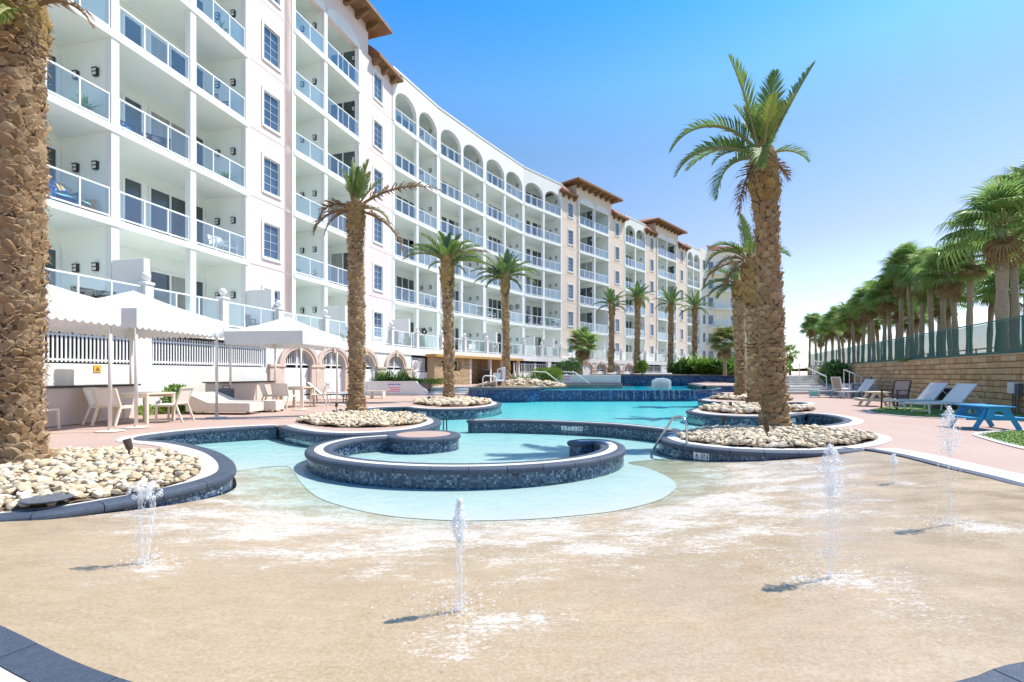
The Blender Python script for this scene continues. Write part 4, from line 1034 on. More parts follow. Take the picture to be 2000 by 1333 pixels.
# --- end wing facing the pool, with curved projecting balconies
e = F['I']; SI = e.sU
strip_wall(e, .06, e.L, [SI(1388.5), SI(1432), SI(1472)], 'creamwall', 22.3)
for c_ in (1407.5, 1452):
    for k in range(1, 7):
        zf = zj(k) + .1 if k > 1 else 2.96
        slider(e, SI(c_), -.04, zf, False)
        if k > 1:
            m = MB(); n = 14; hw = 1.95; poly = [(SI(c_) - hw, 0)] + [(SI(c_) + hw*math.cos(math.pi*(1 - i/n)), -1.25*math.sin(math.pi*i/n)**.6) for i in range(n+1)] + [(SI(c_) + hw, 0)]
            poly = [poly[i] for i in range(len(poly)) if i == 0 or (Vector(poly[i])-Vector(poly[i-1])).length > 1e-4]
            p2 = MB(); prism(p2, [tuple(e.pt(x, q)[:2]) for x, q in poly], zj(k)-.12, zj(k)+.10); p2.build('balcony_slab', mt['soffit'], bld, world=True)
            m = MB(); r3 = [e.pt(x, q, zf+1.0) for x, q in poly[1:-1]]; m.tube(r3, .03, 5); m.tube([p - Vector((0, 0, .9)) for p in r3], .025, 5)
            for p in r3[::2]: m.tube([p - Vector((0, 0, 1.0)), p], .022, 5)
            rr_ = m.build('railing', mt['rail'], bld, world=True); g = MB()
            for i in range(len(r3)-1): g.add([r3[i]-Vector((0, 0, .88)), r3[i+1]-Vector((0, 0, .88)), r3[i+1]-Vector((0, 0, .05)), r3[i]-Vector((0, 0, .05))], [(0, 1, 2, 3)])
            g.build('glass_panes', mt['rglass'], rr_, world=True, kind='stuff')
m = MB(); m.box(.0, e.L, -.35, .6, 22.3, 22.5, e.M); m.build('eave_board', mt['white'], bld, world=True)
tl = MB(); m = MB(); m.add([(0, -.35, 22.5), (e.L, -.35, 22.5), (e.L, .5, 23.6), (0, .5, 23.6)], [(0, 1, 2, 3)], e.M); m.build('roof', mt['terracotta'], bld, world=True)
for i in range(int(e.L/.33)):
    x = .16 + i*.33
    for q in range(3):
        vs = []
        for l, ee in ((q/3, .03), ((q+1.08)/3, 0)):
            for o_, h_ in ((-.14, 0), (-.08, .08), (0, .11), (.08, .08), (.14, 0)): vs.append((x+o_, -.35+.85*l-.02-h_*.6, 22.5+1.1*l+ee+h_*.6))
        tl.add(vs, [(k, k+1, k+6, k+5) for k in range(4)] + [(0, 1, 2, 3, 4)], e.M, r=.001+rb.random()*.99)
tl.build('roof_tiles', mt['terracotta'], bld, world=True, kind='stuff')
# bulk behind the facade so that nothing shows through from the side
for key in ('A', 'B', 'C1', 'C2', 'C3', 'C4', 'D', 'I'):
    f = F[key]; m = MB(); m.box(.0, f.L, REC+.35 if key != 'I' else .5, 14, 0, 21.2 if key != 'I' else 22.2, f.M); m.build('rear_block', mt['white'], bld, world=True)

# ------------------------------------------------------------------ terrace (podium) in front of the building
OFF = 1.6; order = ['A', 'B', 'C1', 'C2', 'C3', 'C4', 'D']
def isect(f, g):
    p, r = f.p - f.n*OFF, f.d; q, s = g.p - g.n*OFF, g.d; c = r.x*s.y - r.y*s.x
    t = ((q-p).x*s.y - (q-p).y*s.x)/c; return p + r*t
TP = [F['A'].p - F['A'].n*OFF] + [isect(F[x], F[y]) for x, y in zip(order[:-1], order[1:])] + [F['D'].p + F['D'].d*(F['D'].L-2.0) - F['D'].n*OFF]
TF = [Fr(TP[i], TP[i+1]) for i in range(len(TP)-1)]
def onT(u):
    for f in TF:
        s = f.sU(u)
        if -1e-3 <= s <= f.L and f.pt(s).y > 0: return f, s
    return TF[-1], TF[-1].sU(u)
acc = [0]
for f in TF: acc.append(acc[-1] + f.L)
def arcU(u): f, s = onT(u); return acc[TF.index(f)] + s
def onA(x):
    for i, f in enumerate(TF):
        if x <= acc[i+1] or i == len(TF)-1: return f, x - acc[i]
def spans(x0, x1):
    """split an arc-length interval over the wall segments"""
    for i, f in enumerate(TF):
        a_, b_ = max(x0, acc[i]), min(x1, acc[i+1])
        if b_ - a_ > .02: yield f, a_ - acc[i], b_ - acc[i]
ter = thing('garden_terrace', 'white terrace in front of the building with glass railing, ball topped piers and arches beneath', 'terrace', (-11, 20, 0))
TB = Vector(ter.location); ZT = 2.95; END = acc[-1]
m = MB()
for i, (f, key) in enumerate(zip(TF, order)):
    g = F[key]; prism(m, [tuple(TP[i]), tuple(TP[i+1]), tuple((g.p + g.d*g.L + g.n*2.3)[:2]), tuple((g.p + g.n*2.3)[:2])], 2.62 + .001*i, ZT)
m.build('terrace_slab', mt['soffit'], ter, world=True)
def wallrun(x0, x1, z0, z1, q0=0.0, q1=.25, name='wall', mat='white', parent=None):
    m = MB()
    for f, s0, s1 in spans(x0, x1): m.box(s0, s1, q0, q1, z0, z1, f.M)
    return m.build(name, mt[mat], parent or ter, world=True)
wallrun(0, END, 2.5, 2.985, -.06, .28, 'terrace_edge')
m = MB()
for i, (f, key) in enumerate(zip(TF, order)):
    m.box(-.5, f.L+.5, 3.6, 3.8, 0, 2.7, f.M)
m.build('garage_wall', mt['garage'], ter, world=True)
X = {u: arcU(u) for u in (40, 270, 283, 296, 520, 527, 803, 833, 1005, 1070, 1076, 1138, 1240, 1250, 1292)}
LOWZ = 1.5
wallrun(0, X[527], 0, LOWZ); wallrun(X[270], X[296], LOWZ, 2.5, 0, .3, 'column'); wallrun(X[520], X[527]+.3, LOWZ, 2.5, 0, .3, 'column')
wallrun(X[803], X[833]+.3, 0, 1.35); wallrun(X[1005], X[1138], 0, 1.3); wallrun(X[1070], X[1076], 0, 2.5, -.04, .3, 'column')
wallrun(X[1240]+.6, X[1250], 0, 2.5, 0, .3, 'column'); wallrun(X[1250], X[1292], 0, 1.4); wallrun(X[1292], END, 0, 2.5)
# arches
pk = MB(); pk.box(-.022, .022, -.012, .012, 0, 1.0); m_picket = pk.mesh('picket', mt['rail'])
def arches(us, x0, x1, zs, rise, zbase, name):
    xs = [arcU(u) for u in us]; holes = {}; sp = (xs[-1]-xs[0])/(len(xs)-1); hw = sp*.335
    for f, s0, s1 in spans(x0, x1):
        i = TF.index(f); hs = []
        for x in xs:
            c = x - acc[i]
            if s0 - .01 <= c - hw and c + hw <= s1 + .01: hs.append([(c-hw, zbase), (c+hw, zbase)] + arch_pts(c, hw, zs, rise, 14))
        m = MB(); m.plate([(s0, zbase-.02), (s1, zbase-.02), (s1, 2.5), (s0, 2.5)], hs, .3, f.M); m.build('arch_wall', mt['white'], ter, world=True)
    for x in xs:
        f, s = onA(x); Mx = f.M @ Matrix.Translation((s, 0, 0))
        i_, o_ = arch_pts(0, hw-.01, zs, rise-.01, 16), arch_pts(0, hw+.30, zs, rise+.27, 16)
        m = MB(); m.plate(o_ + i_[::-1], [], .16, Mx @ Matrix.Translation((0, -.09, 0))); sr = m.build('arch_surround', mt['beige'], ter, world=True)
        i2, o2 = arch_pts(0, hw+.14, zs, rise+.13, 16), arch_pts(0, hw+.33, zs, rise+.30, 16)
        m = MB(); m.plate(o2 + i2[::-1], [], .05, Mx @ Matrix.Translation((0, -.135, 0))); m.build('arch_moulding', mt['beige'], ter, world=True)
        m = MB(); m.plate([(-.09, zs+rise-.08), (.09, zs+rise-.08), (.13, zs+rise+.34), (-.13, zs+rise+.34)], [], .2, Mx @ Matrix.Translation((0, -.17, 0))); m.build('keystone', mt['beige'], ter, world=True)
        m = MB(); m.box(-hw-.005, hw+.005, .1, .16, zbase, zs-.16, Mx); m.build('infill_panel', mt['trim'], ter, world=True)
        m = MB(); m.box(-hw, hw, .10, .14, zs-.03, zs+.03, Mx); m.box(-.04, .04, .09, .15, zs-.15, zs+rise-.02, Mx)
        n = int(2*hw/.11)
        for q in range(n):
            xx = -hw + (q+.5)*2*hw/n; h = rise*math.sqrt(max(0, 1-(xx/hw)**2)); m.box(xx-.017, xx+.017, .11, .13, zs+.03, zs+h, Mx)
        m.build('grille', mt['rail'], ter, world=True)
    for k in range(len(xs)+1):
        x = xs[0]-sp/2 if k == 0 else (xs[-1]+sp/2 if k == len(xs) else (xs[k-1]+xs[k])/2)
        f, s = onA(x); w2 = sp/2 - hw - .01; Mx = f.M @ Matrix.Translation((s, 0, 0))
        m = MB(); m.box(-w2, w2, -.11, .0, zbase-.02, zs-.10, Mx); m.box(-w2*.3, w2*.3, -.125, -.10, zbase, zs-.16, Mx)
        m.box(-w2-.05, w2+.05, -.16, .0, zs-.12, zs-.05, Mx); m.box(-w2-.02, w2+.02, -.135, 0, zs-.05, zs+.0, Mx); m.build('pilaster', mt['beige'], ter, world=True)
arches([583, 650, 711, 772], X[527]+.3, X[803], 1.66, .72, 0.0, 'near')
arches([1145, 1173, 1200, 1227], X[1138], X[1240]+.6, 1.75, .62, 0.0, 'far')
# railing and piers along the terrace edge
mb = MB(); mb.bbox(-.15, .15, -.15, .15, 0, 1.12, .015); mb.bbox(-.18, .18, -.18, .18, 1.12, 1.2, .02); m_pier = mb.mesh('pier', mt['white'])
mb = MB(); mb.lathe([(.02, 0), (.09, .02), (.05, .06), (.1, .1), (.135, .18), (.13, .25), (.09, .31), (.03, .345), (0, .35)], 14); m_fin = mb.mesh('ball_finial', mt['white'], True)
xp = []; x = arcU(290)
while x - 3.1 > 0: x -= 3.1
while x < END: xp.append(x); x += 3.1
xp = sorted(set(xp))
for i, x in enumerate(xp):
    f, s = onA(x); p = put('pier', m_pier, ter, loc=f.pt(s, .1, ZT) - TB, rotz=f.ang); put('ball_finial', m_fin, p, loc=(0, 0, 1.2))
    if i + 1 < len(xp):
        for f, s0, s1 in spans(x + .17, xp[i+1] - .17):
            if s1 - s0 > .3: railing(f, s0, s1, ZT, .1, parent=ter, base=TB, hgt=1.07, sep=i < 14, gap=.12)
# privacy walls between the patios
for fk, u in (('A', 222), ('A', None), ('B', 636), ('B', None), ('C2', None), ('C3', None), ('C4', 1062), ('D', 1161.5), ('D', 1241), ('D', 1302.5)):
    f = F[fk]; s = f.L - .05 if u is None else f.sU(u); m = MB(); m.bbox(s-.11, s+.11, -1.35, -.06, 2.96, 4.95, .012, f.M); m.build('privacy_wall', mt['white'], ter, world=True)
# picket fences in the garage openings
def picket_fence(xa, xb, z0, z1, label, pitch=.105, single=True, q=.12):
    f, s = onA(xa); t = thing('picket_fence', label, 'fence', f.pt(s, q, z0)); T0 = Vector(t.location)
    for f, s0, s1 in spans(xa, xb):
        m = MB(); L = s1 - s0
        m.box(s0, s1, q-.02, q+.02, z0+.06, z0+.11, f.M); m.box(s0, s1, q-.02, q+.02, z1-.16, z1-.11, f.M)
        n = int(L/1.9)
        for i in range(n+1): x = s0 + .05 + (L-.1)*i/max(1, n); m.box(x-.04, x+.04, q-.035, q+.035, z0-.02, z1+.03, f.M)
        m.build('rails', mt['rail'], t, world=True)
        n = int(L/pitch); pm = MB()
        for i in range(n):
            x = s0 + (i+.5)*L/n
            if single: put('picket', m_picket, t, loc=f.pt(x, q, z0+.02) - T0, rotz=f.ang, scale=(1, 1, z1-z0-.02))
            else: pm.box(x-.022, x+.022, q-.012, q+.012, z0+.02, z1, f.M)
        if pm.f: pm.build('pickets', mt['rail'], t, world=True, kind='stuff')
picket_fence(X[40], X[270], LOWZ+.02, 2.42, 'white picket fence over the wall behind the first two canopies')
picket_fence(X[296], X[520], LOWZ+.02, 2.42, 'white picket fence over the wall between the middle and the farthest canopy')
picket_fence(X[803], X[833], 1.37, 2.35, 'short white picket fence behind the hanging life ring', single=False)
picket_fence(X[1005], X[1070], 1.32, 2.3, 'white picket fence in the opening right of the stone bathhouse', .3, single=False)
picket_fence(X[1076], X[1138], 1.32, 2.3, 'white picket fence in the opening above the clipped lime hedge', .3, single=False)
picket_fence(X[1250], X[1292], 1.42, 2.35, 'far white picket fence behind the potted shrubs', .3, single=False)
# life ring
f, s = onT(809); t = thing('life_ring', 'white life ring hanging on the short picket fence', 'life ring', f.pt(s, -.06, 1.75), f.ang)
mb = MB(); n = 20
mb.tube([(.30*math.cos(2*math.pi*k/n), 0, .38*math.sin(2*math.pi*k/n)) for k in range(n+1)], .07, 8, cap=False); mb.build('ring', mt['lifering'], t, smooth=True)
mb = MB(); mb.tube([(-.3, -.04, .5), (0, -.05, .42), (.3, -.04, .5)], .03, 6); mb.build('rope', mt['ink'], t)

# ------------------------------------------------------------------ stone clad bathhouse under the terrace
f0, sA = onT(833); xA, xB, xC = arcU(834), arcU(907), arcU(1003)
bh = thing('stone_bathhouse', 'ledge stone bathhouse with cream posts and ochre eave under the terrace', 'bathhouse', f0.pt(sA, -.6, .4)); BH = Vector(bh.location)
def ledge(x0, x1, q, z0, z1, holes=()):
    """courses of ledge stones"""
    rnd = random.Random(int(x0*10)); tl = MB(); back = MB()
    for f, s0, s1 in spans(x0, x1):
        i = TF.index(f); back.box(s0, s1, q+.06, q+.22, z0, z1, f.M); z = z0
        while z < z1 - .03:
            h = rnd.choice((.09, .12, .15)); h = min(h, z1-z); x = s0
            while x < s1 - .02:
                L = min(rnd.uniform(.22, .55), s1-x); ax = x + acc[i]
                if not any(a_ < ax + L/2 < b_ and za < z + h/2 < zb for a_, b_, za, zb in holes):
                    pr = rnd.uniform(0, .035); tl.box(x+.006, x+L-.006, q-pr, q+.07, z+.006, z+h-.006, f.M, r=.001+rnd.random()*.99)
                x += L
            z += h
    return tl, back
hw_ = [(arcU(850), arcU(887), 1.45, 2.2)]
tl, back = ledge(xA, xB, -.6, .38, 2.45, hw_)
tl.build('ledge_stones', mt['ledge'], bh, world=True, kind='stuff')
m = MB()
for f, s0, s1 in spans(xA, xB): m.box(s0, s1, -.54, .0, .38, 1.44, f.M); m.box(s0, s1, -.54, .0, 2.2, 2.45, f.M)
for f, s0, s1 in spans(xA, hw_[0][0]): m.box(s0, s1, -.54, 0, 1.44, 2.2, f.M)
for f, s0, s1 in spans(hw_[0][1], xB): m.box(s0, s1, -.54, 0, 1.44, 2.2, f.M)
m.build('wall', mt['ledge'], bh, world=True)
m = MB()
for f, s0, s1 in spans(*hw_[0][:2]):
    m.box(s0, s1, -.30, -.25, 1.45, 2.2, f.M)
m.build('window', mt['wglass'], bh, world=True)
m = MB()
for f, s0, s1 in spans(*hw_[0][:2]):
    for x in (s0+.05, (s0+s1)/2, s1-.05): m.box(x-.03, x+.03, -.36, -.24, 1.45, 2.2, f.M)
m.build('window_frame', mt['trim'], bh, world=True)
tl, back = ledge(xB, xC, .5, .38, 2.45); tl.build('ledge_stones', mt['ledge'], bh, world=True, kind='stuff'); back.build('wall', mt['ledge'], bh, world=True)
for u in (907, 947, 971, 1003):
    f, s = onT(u); m = MB(); m.box(s-.12, s+.12, -.62, -.38, .38, 2.45, f.M); m.build('post', mt['post'], bh, world=True)
for u in (948.5, 972):
    f, s = onT(u); m = MB(); m.box(s-.1, s+.1, -.36, .5, .38, 2.45, f.M); m.build('side_wall', mt['ledge'], bh, world=True)
m = MB()
for f, s0, s1 in spans(xA-.25, xC+.25): m.box(s0, s1, -.95, .1, 2.44, 2.62, f.M)
m.build('eave', mt['ochre'], bh, world=True)
# ------------------------------------------------------------------ palms
def boot_mesh(seed, mat):
    rnd = random.Random(seed); bm = bmesh.new(); d = rnd.uniform(.34, .5)
    pts = [(-.5, -.1, 0), (.5, -.1, 0), (-.58, .0, .55), (.58, .0, .55), (-.22 + rnd.uniform(-.15, .1), d, .90), (.24 + rnd.uniform(-.1, .15), d*rnd.uniform(.7, 1), .86), (rnd.uniform(-.1, .1), d*1.15, 1.0), (0, d*.4, .0), (-.3, .0, 1.0), (.3, 0, 1.0), (-.48, d*.3, .30), (.48, d*.3, .33), (rnd.uniform(-.2, .2), d*.8, .45)]
    for p in pts: bm.verts.new([c + rnd.uniform(-.1, .1) for c in p])
    bmesh.ops.convex_hull(bm, input=bm.verts)
    for v in [v for v in bm.verts if not v.link_faces]: bm.verts.remove(v)
    me = bpy.data.meshes.new('leaf_base'); bm.to_mesh(me); bm.free(); me.materials.append(mt[mat]); return me
BOOTS = [boot_mesh(i, 'boot') for i in range(6)]; GBOOTS = [boot_mesh(40+i, 'bootgold') for i in range(4)]
BD = [([v.co.copy() for v in m.vertices], [tuple(p.vertices) for p in m.polygons]) for m in BOOTS]
GBD = [([v.co.copy() for v in m.vertices], [tuple(p.vertices) for p in m.polygons]) for m in GBOOTS]
fcache = {}
def frond_mesh(L, e0, droop, mat, n=52, ll=.36, vee=.35, seed=0, side=1.0, tw=0.0):
    key = (round(L, 2), e0, droop, mat, n, seed)
    if key in fcache: return fcache[key]
    rnd = random.Random(seed*13 + int(L*100)); mb = MB(); p = Vector((0, 0, 0)); pts = [p.copy()]; K = 26; tan = []
    for i in range(K):
        t = (i + .5)/K; a = R(e0 - droop*t**1.35); d = Vector((math.cos(a), 0, math.sin(a))); p = p + d*L/K; pts.append(p.copy()); tan.append(d)
    tan.append(tan[-1])
    mb.tube(pts, [.030*(1 - .85*i/K)*min(1.6, .8+L/3) for i in range(K+1)], 5, mi=1)
    for i in range(n):
        t = .16 + .84*(i/(n-1)); q = t*K; k = min(K-1, int(q)); base = pts[k].lerp(pts[k+1], q-k); T = tan[k]; up = Vector((-T.z, 0, T.x)).normalized()
        l = ll*(math.sin(math.pi*min(1, .18 + .8*t))**.7)*rnd.uniform(.85, 1.12)*(1 if mat != 'frondbrown' else rnd.uniform(.5, 1.1))
        for sg in (-1, 1):
            if mat == 'frondbrown' and rnd.random() < .35: continue
            S = Vector((0, sg, 0)); v_ = vee*rnd.uniform(.5, 1.5)
            d = (T*(.62 + .5*t) + S*(.85 - .35*t) + up*v_).normalized()
            g = -.42 if mat == 'frondbrown' else -.16
            mid = base + d*l*.55; tip = base + d*l + Vector((0, 0, g*l)) + T*.05*l
            w_ = .023*(1 if L > 1.2 else .8); W = T*w_
            mb.add([base - W*.6, base + W*.6, mid + W, mid - W, tip], [(0, 1, 2, 3), (3, 2, 4)], r=.001 + rnd.random()*.99)
    me = mb.mesh('frond', [mt[mat], mt['rachis' if mat != 'frondbrown' else 'frondbrown']]); fcache[key] = me; return me
def date_palm(base, top, r0, r1, fronds, label, nb=0, ring=.12, per=8, gold=.9, flare=1.25, seed=0, bulge=1.25, cut=None, group=None):
    """base, top: trunk axis ends; fronds: (azimuth deg, elevation, droop, length, material)"""
    rnd = random.Random(seed); base = Vector(base); top = Vector(top); H = (top - base).length
    t = thing('date_palm', label, 'palm tree', base, group=group); ax = top - base
    K = 24; pts = []; rr = []
    def rad(z):
        f = z/H; r = r0 + (r1 - r0)*f
        r *= 1 + (flare-1)*max(0, 1 - z/.6)**2
        if gold: r *= 1 + (bulge-1)*sstep(H-gold*1.35, H-gold*.6, z)*(1 - .75*sstep(H-gold*.45, H, z))
        return r
    def axis(z): f = z/H; return ax*f + Vector((math.sin(f*3)*.04, 0, 0))*(1-f)
    for i in range(K+1):
        z = H*i/K; pts.append(axis(z) - Vector((0, 0, .1 if i == 0 else 0))); rr.append(rad(z)*.86)
    mb = MB(); mb.tube(pts, rr, 14); mb.build('trunk', mt['trunk'], t, smooth=True)
    items = []; z = .02; k = 0
    while z < H - .02:
        r = rad(z)*.86; n = per; h = ring*1.6
        for i in range(n):
            a = 2*math.pi*(i + .5*(k % 2))/n + rnd.uniform(-.08, .08); c = axis(z + rnd.uniform(-.02, .02))
            out = Vector((math.cos(a), math.sin(a), 0)); pos = c + out*r*.93; w_ = 2*math.pi*r/n*.98
            isg = gold and z > H - gold
            items.append((pos, a - math.pi/2, w_*rnd.uniform(.8, 1.2), h*rnd.uniform(.7, 1.25)*(1.25 if isg else 1)*(.92 + .34*math.sin(z*2.3 + seed)*math.sin(z*.9)), w_*(.72 if not isg else .6)*rnd.uniform(.7, 1.35), isg, rnd.randrange(6), rnd.uniform(-.35, .2), rnd.uniform(-.25, .25)))
        z += ring; k += 1
    cam2 = Vector((-base.x, -base.y, 0)).normalized()
    items.sort(key=lambda it: -(Vector((math.cos(it[1]+math.pi/2), math.sin(it[1]+math.pi/2), 0)).dot(cam2)))
    mb = MB(); gb = MB()
    from mathutils import Euler
    for i, (pos, ang, w_, h, d, isg, v, rx, rz) in enumerate(items):
        if i < nb: put('leaf_base', (GBOOTS[v % 4] if isg else BOOTS[v]), t, loc=pos, rot=(rx, 0, ang + rz), scale=(w_, max(d, .05), h))
        else:
            M = Matrix.Translation(pos) @ Euler((rx, 0, ang + rz)).to_matrix().to_4x4() @ Matrix.Diagonal((w_, max(d, .05), h, 1))
            D = GBD[v % 4] if isg else BD[v]; (gb if isg else mb).add(D[0], D[1], M, r=.001 + rnd.random()*.99)
    if mb.f: mb.build('leaf_bases', mt['boot'], t, kind='stuff')
    if gb.f: gb.build('upper_leaf_bases', mt['bootgold'], t, kind='stuff')
    fib = MB()                                   # loose fibres between the leaf bases
    for k in range(int(H*(750 if nb else 60))):
        zf = rnd.uniform(.02, H-.05); a = rnd.uniform(0, 6.28); out = Vector((math.cos(a), math.sin(a), 0)); s = Vector((-out.y, out.x, 0)); rr0 = rad(zf)*.95 + rnd.uniform(0, .04)
        p0 = axis(zf) + out*rr0; l = rnd.uniform(.05, .2); w_ = rnd.uniform(.004, .013); p1 = p0 + s*rnd.uniform(-.1, .1) + out*rnd.uniform(0, .035) + Vector((0, 0, rnd.uniform(-.6, .5)*l))
        fib.add([p0 - Vector((0, 0, w_)), p0 + Vector((0, 0, w_)), p1], [(0, 1, 2)], r=.001+rnd.random()*.99)
    fib.build('fibres', mt['boot'], t, kind='stuff')
    hm = MB(); hm.lathe([(r1*.95, -.42), (r1*.9, -.2), (r1*.62, .08), (r1*.3, .34), (.03, .52)], 12, Matrix.Translation(top - base)); hm.build('crown_heart', mt['bootgold'], t)
    crown = top - base
    for i, (az, e0, dr, L, mat) in enumerate(fronds):
        me = frond_mesh(L, e0, dr, mat, n=54 if L > 1.2 else 32, ll=.50 if L > 1.2 else .32, seed=i % 4)
        a = R(az); off = Vector((math.cos(a), math.sin(a), 0))*r1*.35 + Vector((0, 0, -.12 + .25*max(0, e0)/90))
        put('frond', me, t, loc=crown + off, rot=(rnd.uniform(-.25, .25), 0, a))
    return t
g, gg, y, br = 'frond', 'frondgrey', 'frondyellow', 'frondbrown'
# tall palm in the bed by the handrail
b = G(1513, 836, .05); tp = GY(1489, b.y + .1, 6.0)
date_palm(b, tp, .262, .228, [(178, 72, 12, 2.0, g), (60, 86, 6, 1.75, g), (2, 63, 6, 2.25, g), (182, 47, 112, 2.3, g), (192, 16, 78, 2.3, g), (205, -8, 72, 2.0, g), (222, -35, 50, 1.75, br), (-8, 22, 80, .95, g), (12, -10, 70, .75, br), (240, 8, 92, 1.3, g),
    (100, 80, 10, 1.1, y), (200, 82, 10, 1.0, y), (300, 78, 12, .95, y), (20, 80, 10, 1.05, y), (150, 74, 18, 1.2, g), (-60, 70, 25, 1.1, y), (90, 60, 40, 1.8, g), (128, 40, 75, 1.9, g), (255, 62, 35, 1.1, y), (70, 35, 80, 1.7, g), (40, -20, 60, .8, br), (172, 30, 95, 1.1, g)],
    'tall thick date palm leaning slightly with a lopsided crown by the steel handrail', nb=300, seed=1, ring=.10, per=9, gold=1.15, bulge=1.38)
# huge trunk beside the camera
b = GY(36, 6.3, .02); tp = GY(40, 6.3, 5.95)
date_palm(b, tp, .235, .25, [(az, e, dr, 2.3, g) for az, e, dr in ((10, 78, 15), (60, 68, 30), (110, 60, 40), (160, 60, 40), (210, 55, 50), (260, 65, 40), (310, 74, 20), (40, 78, 15), (200, 78, 20), (335, 76, 18))] + [(285, 15, 110, 1.0, y), (250, 10, 105, 1.05, g), (-75, 20, 110, .95, g), (-5, 25, 95, 1.05, br), (230, -10, 75, .8, br), (300, -20, 60, .7, y)],
    'huge shaggy palm trunk rising out of view from the bed of river stones', nb=300, seed=2, ring=.095, per=10, gold=.55, bulge=1.2, flare=1.55)
# ragged palm with a dead frond
b = G(696, 806, .05); tp = GY(694, b.y, 6.25)
date_palm(b, tp, .24, .215, [(170, 84, 5, 1.45, y), (20, 80, 8, 1.3, y), (100, 78, 8, 1.3, g), (-40, 72, 14, 1.0, g), (200, 76, 10, 1.05, y), (0, 52, 18, 1.1, g), (2, 40, 62, 2.7, br), (183, 30, 125, 1.25, br), (190, 0, 80, 1.5, br), (5, 15, 95, 1.15, y), (-12, -15, 68, 2.1, br), (-30, 20, 100, .8, br), (215, -20, 65, 1.2, br), (150, 30, 90, .8, br)],
    'ragged date palm with few fronds and one dead brown frond arching over the pink tower', nb=300, seed=3, ring=.10, per=8, gold=1.0, bulge=1.25)
# two palms in front of the arcaded wing
b = G(877, 781, .05); tp = GY(873, b.y, 6.35)
FR = lambda s, sp: [(az + s, e, dr, L, m) for az, e, dr, L, m in sp]
date_palm(b, tp, .24, .235, [(180, 34, 75, 2.05, g), (178, 60, 28, 1.75, g), (140, 66, 20, 1.5, g), (60, 80, 8, 1.3, gg), (10, 74, 14, 1.3, g), (0, 34, 52, 2.0, br), (-6, 12, 45, 1.9, g), (6, 24, 60, 1.7, gg), (195, 8, 80, .9, g), (-20, -8, 60, 1.0, g), (250, 50, 70, 1.2, g), (100, 45, 60, 1.6, gg), (-60, 60, 50, 1.1, g), (215, 55, 60, 1.2, g), (320, 40, 75, 1.2, br), (165, 48, 55, 1.9, g), (20, 50, 50, 1.8, g), (200, 40, 70, 1.8, gg), (340, 30, 70, 1.7, g), (120, 74, 15, 1.5, g), (45, 68, 20, 1.5, gg), (-30, 52, 60, 1.5, g)],
    'middle sized date palm in the small pebble bed before the garden steps', seed=4, ring=.13, per=8, gold=1.4, bulge=1.45)
b = GY(989, 30.5, .85); tp = GY(986, 30.5, 7.3)
date_palm(b, tp, .24, .22, [(165, 72, 18, 1.6, gg), (100, 86, 5, 1.7, gg), (20, 62, 10, 1.8, gg), (0, 40, 80, 2.3, gg), (-8, 22, 85, 2.1, g), (180, 36, 62, 2.2, g), (188, 14, 60, 2.0, g), (170, 48, 40, 2.0, gg), (205, 0, 70, 1.4, g), (-25, -10, 60, 1.3, gg), (250, 55, 60, 1.3, g), (300, 50, 60, 1.4, gg), (80, 50, 55, 1.8, g), (150, 20, 60, 1.8, g), (10, 78, 10, 1.5, gg), (230, 20, 90, 1.2, g), (175, 58, 30, 2.0, g), (15, 50, 45, 2.1, g), (195, 30, 75, 1.9, gg), (345, 35, 70, 1.9, g), (130, 70, 15, 1.8, g), (50, 66, 20, 1.8, gg), (-40, 55, 55, 1.6, g)],
    'date palm standing on the raised deck among pale rocks by the bathhouse', seed=5, ring=.14, per=8, gold=1.2, bulge=1.35)
# two palms behind the tall one
b = G(1475, 790, .05); tp = GY(1464, b.y, 5.6)
date_palm(b, tp, .27, .26, [(180, 40, 118, 1.9, y), (190, 20, 110, 1.8, br), (95, 84, 4, 1.75, y), (172, 55, 95, 1.7, g), (40, 60, 40, 1.6, g), (220, 0, 80, 1.9, br), (0, 40, 80, 1.6, g), (150, 10, 85, 1.9, br), (200, -20, 60, 1.6, br), (300, 40, 90, 1.2, y), (250, 60, 80, 1.1, g)],
    'palm with a drooping straw coloured crown directly behind the tall palm', seed=6, ring=.12, per=8, gold=1.9, bulge=1.3)
b = G(1446, 775.5, .05); tp = GY(1440, b.y, 5.9)
date_palm(b, tp, .27, .25, [(180, 20, 75, 1.9, gg), (186, 45, 70, 1.8, g), (175, 0, 60, 1.6, gg), (200, -15, 50, 1.3, g), (90, 70, 20, 1.5, g), (0, 40, 70, 1.6, g), (230, 30, 80, 1.3, gg), (150, 25, 70, 1.6, g)],
    'grey trunked palm in the farthest pebble bed against the weir wall', seed=7, ring=.13, per=8, gold=.9)
full = [(az + (k % 3)*7, e, dr, L, (g, gg)[k % 2]) for k, (az, e, dr, L) in enumerate([(0, 32, 70, 2.0), (30, 50, 50, 1.9), (60, 62, 30, 1.8), (95, 40, 60, 2.0), (130, 66, 25, 1.8), (160, 48, 45, 2.0), (185, 28, 75, 2.1), (210, 60, 35, 1.7), (240, 40, 60, 1.8), (270, 68, 25, 1.6), (300, 46, 55, 1.8), (330, 64, 30, 1.8), (15, 6, 70, 1.7), (175, 4, 70, 1.7), (250, 12, 75, 1.5), (45, 84, 5, 1.7), (215, 82, 5, 1.7)])]
